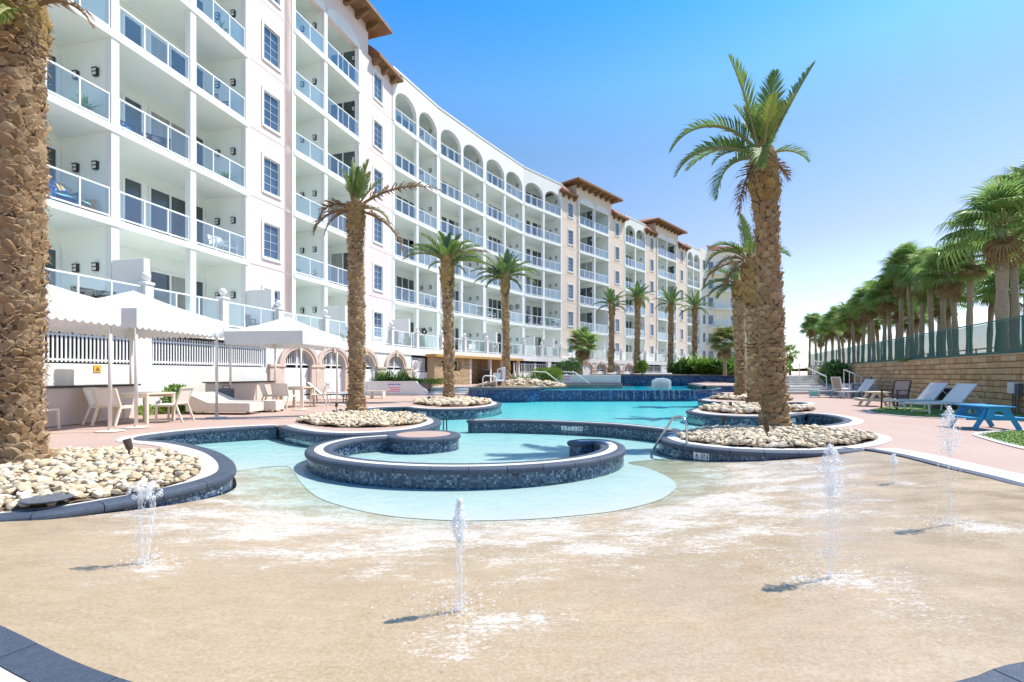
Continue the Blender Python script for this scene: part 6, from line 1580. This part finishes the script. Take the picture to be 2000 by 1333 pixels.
daybed('wicker daybed with raised head tucked behind the nearer daybed', (-9.0, 16.05, 0), R(-4))
t = thing('side_table', 'low square wicker side table at the foot of the daybeds', 'side table', (-7.75, 15.75, 0), R(-4)); m = MB(); m.bbox(-.25, .25, -.25, .25, .06, .36, .01); m.build('body', mt['wicker'], t)
for x in (-.2, .2):
    for y in (-.2, .2): m = MB(); m.box(x-.03, x+.03, y-.03, y+.03, 0, .06); m.build('foot', mt['bronze'], t)
t = thing('cooler_bag', 'dark grey bag lying at the head of the far daybed', 'bag', (-9.75, 16.6, .0), R(10)); m = MB(); m.bbox(-.22, .22, -.15, .15, 0, .72, .05); m.build('body', mt['asphalt'], t); m = MB(); m.tube([(-.12, 0, .7), (-.1, 0, .82), (.1, 0, .82), (.12, 0, .7)], .015, 6); m.build('handle', mt['bronze'], t)
def lounger(label, loc, rotz, frame='whiteplast', fabric='greysling', back=48, group=None, L=1.95, h=.33):
    """sling sun lounger, head towards +x"""
    t = thing('sun_lounger', label, 'sun lounger', loc, rotz, group=group); xs = .42; a = R(back); bl = .78; w_ = .31
    for y in (-w_, w_):
        m = MB(); m.bar((-L/2, y, h-.01), (L/2, y, h-.01), .035, .045); m.build('side_rail', mt[frame], t)
        for x in (-L/2+.22, L/2-.5): m = MB(); m.bar((x, y, 0), (x+(.03 if x > 0 else -.03), y, h-.02), .04, .035); m.build('leg', mt[frame], t)
        m = MB(); m.bar((xs-.22, y*.97, h), (xs-.22 + bl*math.cos(a), y*.97, h + bl*math.sin(a)), .035, .04); m.build('back_rail', mt[frame], t)
        if back > 5: m = MB(); m.bar((xs-.22 + bl*.62*math.cos(a), y*.9, h + bl*.62*math.sin(a)), (L/2-.03, y*.9, h-.02), .02, .02); m.build('prop', mt[frame], t)
    m = MB()
    for x in (-L/2+.02, xs-.24, L/2-.02): m.bar((x, -w_, h-.02), (x, w_, h-.02), .035, .03)
    m.bar((-L/2+.2, -w_, .1), (-L/2+.2, w_, .1), .025, .025); m.build('cross_bar', mt[frame], t)
    m = MB(); m.box(-L/2+.03, xs-.25, -w_+.025, w_-.025, h+.006, h+.018); m.build('seat', mt[fabric], t)
    m = MB(); m.bar((xs-.21, 0, h+.02), (xs-.22 + bl*math.cos(a), 0, h + bl*math.sin(a)), 2*w_-.06, .012, up=(-math.sin(a), 0, math.cos(a))); m.build('backrest', mt[fabric], t); return t
lounger('white sling lounger on the turf closest to the picnic table', GY(1845, 14.9, 0), R(2), group='white sun loungers on the deck')
lounger('white sling lounger on the turf beside the dark bin, second from the picnic table', GY(1795, 16.4, 0), R(2), group='white sun loungers on the deck')
lounger('white lounger with bronze legs beyond the canopy before the stone arches', GY(638, 21.3, 0), R(188), frame='bronze', fabric='canvas', back=42)
lounger('white lounger tipped up steeply just left of the ragged palm trunk', GY(664, 23.2, 0), R(188), frame='whiteplast', fabric='canvas', back=50)
t = thing('bench', 'low pale slatted bench right of the ragged palm trunk', 'bench', GY(727, 24.6, 0), R(-3))
for k in range(4): m = MB(); m.box(-.62, .62, -.24 + .12*k, -.13 + .12*k, .34, .37); m.build('slat', mt['cream'], t)
for x in (-.58, 0, .58): m = MB(); m.box(x-.03, x+.03, -.22, .22, 0, .34); m.build('leg', mt['cream'], t)
lounger('flat taupe lounger with a turquoise towel end by the deck stairs', GY(1618, 25.6, 0), R(6), frame='whiteplast', fabric='taupe', back=4)
sling_chair('deck_chair', 'taupe deck chair with high back by the ramp wall', GY(1643, 25.3, 0), R(100), 'whiteplast', 'taupe', arms=True, backh=1.05)
sling_chair('deck_chair', 'taupe deck chair seen edge on before the ramp wall', GY(1682, 25.4, 0), R(-95), 'bronze', 'taupe', arms=True, backh=1.05)
lounger('white lounger with raised back in front of the ramp wall', GY(1676, 24.6, 0), R(4), fabric='canvas', back=52)
t = thing('towel', 'pink and white towel crumpled on a lounger before the ramp wall', 'towel', GY(1655, 25.6, .345), R(10)); rnd = random.Random(3); m = MB(); n = 9
m.v = [(-.45 + .9*i/(n-1), -.28 + .56*j/(n-1), .04 + .11*rnd.random()) for j in range(n) for i in range(n)]
for j in range(n-1):
    for i in range(n-1): m.f.append([j*n+i, j*n+i+1, (j+1)*n+i+1, (j+1)*n+i]); m.m.append(0); m.r.append(0)
m.build('cloth', mt['purple'], t, smooth=True)
t = thing('towel', 'turquoise towel hanging off the end of the flat lounger', 'towel', GY(1591, 25.6, .0), R(6)); m = MB(); m.bbox(-.12, .12, -.3, .3, .05, .40, .04); m.build('cloth', mt['aqua'], t)
sling_chair('deck_chair', 'brown sling armchair with its back to the block wall beside the turf', GY(1748, 16.9, 0), R(-78), 'bronze', 'taupe', arms=True, backh=.98)
def picnic(label, loc, rotz, mat, s=1.0, holes=True):
    t = thing('picnic_table', label, 'picnic table', loc, rotz, scale=s)
    for k in range(4): m = MB(); m.box(-.52, .52, -.30 + .152*k, -.156 + .152*k, .52, .55); m.build('top_plank', mt[mat], t)
    for y in (-.52, .52):
        for k in range(2): m = MB(); m.box(-.52, .52, y - .11 + .112*k, y - .004 + .112*k, .26, .285); m.build('bench_plank', mt[mat], t)
    for x in (-.40, .40):
        for sg in (-1, 1): m = MB(); m.bar((x, sg*.46, 0), (x, sg*.16, .52), .03, .10, up=(0, 1, 0)); m.build('leg', mt[mat], t)
        m = MB(); m.box(x-.018, x+.018, -.62, .62, .215, .26); m.build('bench_beam', mt[mat], t)
        m = MB()
        if holes: m.plate([(-.27, .26), (.27, .26), (.2, .52), (-.2, .52)], [[(-.10, .32), (.10, .32), (.08, .42), (-.08, .42)]], .02, Matrix.Translation((x + (.02 if x > 0 else -.04), 0, 0)) @ Matrix.Rotation(R(90), 4, 'Z'))
        else: m.box(x-.018, x+.018, -.25, .25, .48, .52)
        m.build('end_panel', mt[mat], t)
    return t
picnic('small bright blue picnic table with attached benches by the front turf', GY(1921, 10.9, 0), R(80), 'blue', .93)
picnic('small peach picnic table beside the brown armchair', GY(1712, 18.6, 0), R(70), 'cream', .98, holes=False)
t = thing('trash_bin', 'dark square bin against the block wall between the lounger backs', 'bin', (14.9, 16.75, 0), wf.ang)
m = MB(); m.bbox(-.25, .25, -.25, .25, .02, .68, .015); m.build('body', mt['bin'], t); m = MB(); m.bbox(-.28, .28, -.28, .28, .68, .74, .02); m.build('lid', mt['asphalt'], t); m = MB(); m.box(-.15, .15, -.257, -.25, .45, .6); m.build('opening', mt['dark'], t)
# white fixtures on the raised deck
t = thing('pool_lift', 'white pool lift chair on the raised deck left of the bathhouse palm', 'pool lift', GY(973, 30.0, .40), R(20))
m = MB(); m.bbox(-.28, .28, -.25, .25, .36, .46, .03); m.build('seat', mt['whiteplast'], t); m = MB(); m.bbox(-.25, .25, .2, .28, .46, .9, .03); m.build('backrest', mt['whiteplast'], t)
m = MB(); m.bbox(.3, .48, .0, .18, 0, 1.25, .03); m.build('column', mt['whiteplast'], t); m = MB(); m.bar((.39, .09, 1.2), (.0, .1, 1.1), .08, .08); m.bar((0, .1, 1.1), (0, .1, .46), .06, .06); m.build('arm', mt['whiteplast'], t)
t = thing('grab_rail', 'bent steel grab rail on the raised deck beside the white pool lift', 'handrail', GY(957, 28.6, .40), R(8))
m = MB(); m.tube([(-.42, 0, 0), (-.42, 0, .55), (-.36, 0, .68), (-.24, 0, .72), (.26, 0, .68), (.36, 0, .60), (.40, 0, 0)], .035, 8); m.build('tube', mt['trim'], t, smooth=True)
for lab, u, Y in (('pale sloping handrail left of the clipped lime hedge', 1072, 35.0), ('thin sloping handrail before the pale sign by the raised pool', 1128, 38.0)):
    t = thing('pool_handrail', lab, 'handrail', GY(u, Y, .40), R(-10)); m = MB(); m.tube([(-1.4, 0, 0), (-1.4, 0, .95), (-1.1, 0, 1.0), (-.2, 0, .95), (.9, 0, .1)], .035, 8); m.build('tube', mt['trim'], t, smooth=True)
t = thing('litter_bin', 'dark square bin beside a cream post of the bathhouse', 'bin', GY(950, 40.5, .40)); m = MB(); m.bbox(-.3, .3, -.3, .3, 0, 1.1, .03); m.build('body', mt['bin'], t); m = MB(); m.bbox(-.33, .33, -.33, .33, 1.1, 1.2, .03); m.build('lid', mt['asphalt'], t)
t = thing('bench', 'wooden bench in the first recess of the bathhouse', 'bench', GY(921, 41.2, .40), R(28)); m = MB(); m.bbox(-.8, .8, -.25, .25, .38, .48, .02); m.build('seat', mt['ochre'], t); m = MB(); m.bbox(-.8, .8, .2, .28, .48, .95, .02); m.build('backrest', mt['ochre'], t)
for x in (-.7, .7): m = MB(); m.box(x-.05, x+.05, -.22, .22, 0, .38); m.build('leg', mt['wood'], t)

# ------------------------------------------------------------------ planter wall and signs
t = thing('planter_wall', 'long white planter wall with a sloping end beside the garden steps', 'wall', (-7.5, 28.3, 0))
m = MB(); m.plate([(-10.8, 0), (-4.86, 0), (-4.86, .22), (-5.5, .74), (-10.8, .74)], [], .22, Matrix.Translation((0, 28.05, 0))); m.build('front', mt['white'], t, world=True)
m = MB(); m.box(-10.85, -5.5, 28.01, 28.31, .74, .80); m.build('coping', mt['white'], t, world=True)
m = MB(); m.box(-10.9, -4.9, 28.27, 32.2, 0, PZ); m.build('soil', mt['soil'], t, world=True)
m = MB(); m.box(-11.1, -10.8, 28.05, 30.2, 0, .74); m.build('end_wall', mt['white'], t, world=True)
def rules_sign(label, u, Y, z, w_, h, y_off, rot=0.0, header='signblue'):
    t = thing('rules_sign', label, 'sign', GY(u, Y, z) + Vector((0, y_off, 0)), rot); m = MB(); m.box(-w_/2, w_/2, -.006, .006, 0, h); m.build('board', mt['signwhite'], t)
    m = MB(); rnd = random.Random(int(u)); n = 9
    for i in range(n): x = -w_*.46 + w_*.92*i/n; m.box(x, x + w_*.92/n*rnd.uniform(.55, .85), -.0095, -.0065, h*.76, h*.93)
    m.build('heading', mt[header], t); m = MB()
    for r_ in range(3):
        x = -w_*.45 + (w_*.2 if r_ == 1 else 0)
        while x < w_*.42: l = w_*rnd.uniform(.04, .12); m.box(x, min(x+l, w_*.46), -.0095, -.0065, h*(.1 + .19*r_), h*(.21 + .19*r_)); x += l + w_*.025
    m.build('text_lines', mt['signpink'], t); return t
rules_sign('white pool rules sign with blue heading and pink lines on the planter wall', 770, 28.05, .14, .80, .56, -.012)
rules_sign('faded pink lettered sign by the thin handrail at the raised pool', 1104, 40.5, .55, .95, .55, 0, header='signpink')
m = MB(); m.bbox(2.9, 9.3, 41.6, 41.85, .40, 1.15, .02); o = m.build('low_wall', mt['white']); tag(o, 'low white wall behind the raised pool between the lime hedge and the blue tier', 'wall')

# ------------------------------------------------------------------ steel handrail, bed lights, jets
t = thing('pool_rail', 'curved stainless steel handrail dipping into the pool beside the 6 IN marker', 'handrail', (3.0, 8.35, -.22)); P0 = Vector(t.location)
pts = [Vector(p) - P0 for p in ((3.0, 8.35, -.24), (3.0, 8.35, .25), (2.995, 8.37, .36), (2.975, 8.42, .43), (2.94, 8.5, .46), (2.90, 8.6, .44), (2.85, 8.72, .36), (2.62, 9.28, -.36))]
cr_ = []
for i in range(len(pts)-1):
    p0 = pts[max(0, i-1)]; p1, p2 = pts[i], pts[i+1]; p3 = pts[min(len(pts)-1, i+2)]
    for k in range(5):
        q = k/5; cr_.append(.5*((2*p1) + (p2-p0)*q + (2*p0-5*p1+4*p2-p3)*q*q + (-p0+3*p1-3*p2+p3)*q**3))
cr_.append(pts[-1]); m = MB(); m.tube(cr_, .022, 10); m.build('tube', mt['steel'], t, smooth=True)
m = MB(); m.lathe([(.055, 0), (.055, .012), (.03, .025)], 14, Matrix.Translation((0, 0, .01))); m.build('flange', mt['steel'], t)
def uplight(label, p, tilt, az):
    t = thing('bed_light', label, 'garden light', p, az); m = MB(); m.tube([(0, 0, -.04), (0, 0, .12)], .012, 6); m.build('stake', mt['bronze'], t)
    m = MB(); m.lathe([(.028, -.05), (.04, -.02), (.05, .09), (.052, .10), (.044, .10), (.04, .06)], 12, Matrix.Translation((0, 0, .17)) @ Matrix.Rotation(tilt, 4, 'Y')); m.build('hood', mt['bronze'], t)
    return t
uplight('brown tilted spotlight standing among the stones of the bed nearest the camera', G(252, 897, .06), R(-18), 0)
uplight('small dark spotlight on a stake beside the bed under the ragged palm', G(657, 803, .03), R(10), 0)
uplight('small dark spotlight in the stones in front of the tall palm trunk', G(1498, 857, .05), R(-15), 0)
uplight('dark spotlight at the back rim of the bed under the tall palm', G(1413, 838, .04), R(12), R(30))
uplight('tiny dark spotlight in the pebble bed before the garden steps', G(838, 788, .04), R(8), 0)
uplight('tiny dark spotlight in the pebble bed behind the tall palm', G(1427, 802, .04), R(-8), 0)
# pair of grab handles at the tip of the bed
t = thing('pool_grab_rail', 'dark pair of short grab handles standing in the water off the ragged palm bed', 'handle', G(866, 836, -.2)); m = MB(); m.tube([(0, 0, -.1), (0, .02, .2), (.04, .05, .26), (.07, .1, .2), (.07, .12, -.1)], .018, 6); m.build('tube', mt['navy'], t)

ICO = [Vector(p).normalized() for p in [(0, 1, 1.618), (0, -1, 1.618), (0, 1, -1.618), (0, -1, -1.618), (1, 1.618, 0), (-1, 1.618, 0), (1, -1.618, 0), (-1, -1.618, 0), (1.618, 0, 1), (-1.618, 0, 1), (1.618, 0, -1), (-1.618, 0, -1)]]
IF = [(0, 1, 8), (0, 8, 4), (0, 4, 5), (0, 5, 9), (0, 9, 1), (1, 6, 8), (8, 6, 10), (8, 10, 4), (4, 10, 2), (4, 2, 5), (5, 2, 11), (5, 11, 9), (9, 11, 7), (9, 7, 1), (1, 7, 6), (3, 6, 7), (3, 10, 6), (3, 2, 10), (3, 11, 2), (3, 7, 11)]
def jet(label, x, y, H, hw, seed, fork=False, spread=.05, strength=1.0):
    rnd = random.Random(seed); z0 = zfloor(x, y); t = thing('water_jet', label, 'fountain', (x, y, z0))
    mb = MB(); K = 18
    cols = [(0, 0)] if not fork else [(0, 0), (hw*.9, .02)]
    for ox, oy in cols:
        pts = [(ox*(.25 + .75*i/K) + rnd.uniform(-1, 1)*.006, oy + rnd.uniform(-1, 1)*.006, H*.86*i/K*(.93 if ox else 1)) for i in range(K+1)]
        mb.tube(pts, [.007 + .008*abs(math.sin(i*1.9 + ox*40))*rnd.uniform(.6, 1.4) for i in range(K+1)], 7)
    mb.build('stream', mt['jet'], t, smooth=True)
    mb = MB()
    def drop(p, s, st=1.3): mb.add([(p[0] + v.x*s, p[1] + v.y*s, p[2] + v.z*s*st) for v in ICO], IF)
    def blob(p, s):
        e = [rnd.uniform(.7, 1.3) for _ in range(3)]; mb.add([(p[0] + v.x*s*e[0]*rnd.uniform(.8, 1.2), p[1] + v.y*s*e[1]*rnd.uniform(.8, 1.2), p[2] + v.z*s*e[2]*rnd.uniform(.8, 1.2)) for v in ICO], IF)
    for k in range(int(150*strength)):       # bursting head
        u = rnd.random(); a = rnd.uniform(0, 6.28); r_ = hw*math.sin(math.pi*min(1, u*.85 + .12))*math.sqrt(rnd.random()); ox = 0 if not fork else rnd.choice((0, hw*.9))
        blob((ox + r_*math.cos(a), r_*math.sin(a)*.8, H*(.62 + .38*u) if not fork else H*(.8 + .2*u)), rnd.uniform(.004, .014))
    for k in range(int(200*strength)):       # falling drops
        u = rnd.random()**.8; a = rnd.uniform(0, 6.28); r_ = hw*(.5 + .9*(1-u))*math.sqrt(rnd.random())
        drop((r_*math.cos(a) + (hw*.45 if fork else 0), r_*math.sin(a), H*u*rnd.uniform(.9, 1.03)), rnd.uniform(.0012, .0042), rnd.uniform(1.5, 6))
    mb.build('spray', mt['jet'], t, smooth=True, kind='stuff')
    mb = MB()
    for k in range(int(260*strength)):       # splash on the pad
        a = rnd.uniform(0, 6.28); r_ = abs(rnd.gauss(0, spread*2.2)); drop((r_*math.cos(a), r_*math.sin(a), abs(rnd.gauss(0, .018))), rnd.uniform(.002, .008), .7)
    mb.build('splash', mt['jet'], t, smooth=True, kind='stuff')
    return t
jet('forked low fountain jet in front of the bed of river stones', *JETS[0], .54, .075, 1, fork=True, spread=.06)
jet('plume topped fountain jet in the middle of the splash pad', *JETS[1], .57, .038, 2, spread=.10)
jet('fountain jet with a broad bubbling head in front of the tall palm bed', *JETS[2], .79, .075, 3, spread=.16, strength=1.3)
jet('tallest fountain jet breaking into drops before the blue picnic table', *JETS[3], .95, .085, 4, spread=.14, strength=1.3)
jet('small faint fountain jet at the far rim of the splash pad', *JETS[4], .33, .05, 5, spread=.06, strength=.5)

# ------------------------------------------------------------------ things on the balconies
def adirondack(label, loc, rotz, mat, cush=None):
    t = thing('balcony_chair', label, 'chair', loc, rotz)
    for k in range(5): m = MB(); x = -.23 + .115*k; m.bar((x, .12, .34), (x*1.12, .42, 1.0 - abs(k-2)*.035), .10, .02, up=(0, 1, 0)); m.build('back_slat', mt[mat], t)
    for k in range(4): m = MB(); y_ = -.32 + .12*k; m.box(-.27, .27, y_, y_+.105, .36 - .03*k, .38 - .03*k); m.build('seat_slat', mt[mat], t)
    for x in (-.30, .30):
        m = MB(); m.box(x-.02, x+.02, -.34, -.25, 0, .56); m.build('front_leg', mt[mat], t); m = MB(); m.bar((x*.9, -.3, .32), (x*.9, .42, .04), .03, .10); m.build('back_leg', mt[mat], t); m = MB(); m.box(x-.065, x+.065, -.38, .3, .56, .585); m.build('armrest', mt[mat], t)
    if cush: m = MB(); m.bbox(-.24, .24, -.3, .12, .36, .44, .03); m.build('cushion', mt[cush], t)
    return t
def bal(fk, u, k, q=.75):
    f = F[fk]; s = f.sU(u, q); return f.pt(s, q, zj(k) + .10 if k > 1 else ZT + .01), f.ang
for u, lab, m_, c_, rz in ((92, 'blue slatted chair behind glass on the balcony by the huge palm trunk', 'bluechair', None, 20), (118, 'blue slatted chair with pale cushion next to the yellow balcony chair', 'bluechair', 'aqua', -10), (150, 'yellow wooden chair with turquoise cushion on the balcony by the huge palm trunk', 'yellowwood', 'aqua', 15)):
    p, a = bal('A', u, 2, .7); adirondack(lab, p, a + R(rz), m_, c_)
for fk, u, k, q, fr_m, fab, lab in (('A', 428, 2, .5, 'whiteplast', 'canvas', 'white chair leaning near the railing on the lowest balcony beside the pink wall'), ('A', 445, 2, .5, 'whiteplast', 'canvas', 'second white chair leaning near the railing beside the pink wall'), ('A', 265, 3, .8, 'bronze', 'bluechair', 'dark bistro chair with blue seat on the middle balcony of the white wing'), ('A', 312, 3, .6, 'bronze', 'asphalt', 'wire bistro chair by the railing on the middle balcony of the white wing'), ('A', 425, 4, .7, 'bronze', 'bluechair', 'blue covered chair on the upper balcony beside the pink wall'),
    ('A', 175, 1, -.7, 'bronze', 'asphalt', 'dark patio chair on the terrace above the first picket fence'), ('A', 205, 1, -.7, 'bronze', 'asphalt', 'dark patio chair second along the terrace above the first picket fence'), ('B', 500, 1, -.6, 'bronze', 'taupe', 'taupe patio chair on the terrace under the pink wall'), ('B', 622, 2, .6, 'yellowwood', 'sling', 'tan round backed chair on the lowest balcony of the pink tower'), ('B', 655, 5, .6, 'bronze', 'asphalt', 'dark chair on the fifth floor balcony of the pink tower'),
    ('C1', 838, 2, .6, 'bronze', 'asphalt', 'dark chair on the lowest balcony of the arcaded wing'), ('C1', 785, 2, .6, 'bronze', 'asphalt', 'dark chair on the lowest balcony right of the pink tower'), ('C3', 960, 2, .6, 'whiteplast', 'canvas', 'white chair on the balcony behind the bathhouse palm crown'), ('C4', 1048, 2, .6, 'bronze', 'bluechair', 'blue chair on the lowest balcony next to the peach tower'), ('C4', 1085, 2, .6, 'bronze', 'asphalt', 'dark chair on the last balcony before the peach tower'), ('C2', 925, 1, -.5, 'whiteplast', 'canvas', 'white patio chair on the terrace above the bathhouse')):
    p, a = bal(fk, u, k, q); sling_chair('balcony_chair', lab, p, a + R(random.uniform(-40, 40)), fr_m, fab, arms=True)
for fk, u, k, q, lab in (('A', 432, 5, .4, 'spiky potted plant on the top visible balcony beside the pink wall'), ('A', 441, 3, .5, 'leafy potted plant on the balcony beside the pink wall'), ('A', 168, 3, .5, 'small potted plant behind the glass above the blue chairs')):
    p, a = bal(fk, u, k, q); t = straps('potted_plant', lab, p + Vector((0, 0, .3)), 26, .55, .06, 'leaf', int(u), .04, .04); m = MB(); m.lathe([(.12, -.3), (.17, 0), (.15, 0), (.13, -.04)], 12); m.build('pot', mt['terracotta'], t)
f = F['C1']; s = f.sU(830, 1.2); t = thing('wall_ornament', 'dark diamond ornament on the patio wall above the bathhouse', 'ornament', f.pt(f.L-.2, 1.2, 4.6), f.ang - R(90)); m = MB(); m.plate([(-.28, 0), (0, -.34), (.28, 0), (0, .34)], [[(-.13, 0), (0, -.16), (.13, 0), (0, .16)]], .04); m.build('frame', mt['black'], t)
for i, q in enumerate((.6, 1.4)):
    f = F['C3']; t = thing('wall_ornament', ('round hoop ornament nearer the railing on a balcony wall of the arcaded wing', 'round hoop ornament deeper inside a balcony wall of the arcaded wing')[i], 'ornament', f.pt(f.L-.16, q, zj(2)+1.9), f.ang - R(90)); m = MB(); m.tube([(.24*math.cos(2*math.pi*k/16), 0, .24*math.sin(2*math.pi*k/16)) for k in range(17)], .035, 6, cap=False); m.build('hoop', mt['bronze'], t)
# pathway light by the far daybed
t = thing('path_light', 'grey electrical post with a small box on the white wall beside the daybeds', 'utility box', (-11.25, 16.0, 0)); m = MB(); m.box(-.04, .04, -.04, .04, 0, .5); m.build('post', mt['asphalt'], t); m = MB(); m.bbox(-.1, .12, -.07, .07, .5, .72, .01); m.build('box', mt['greysling'], t)
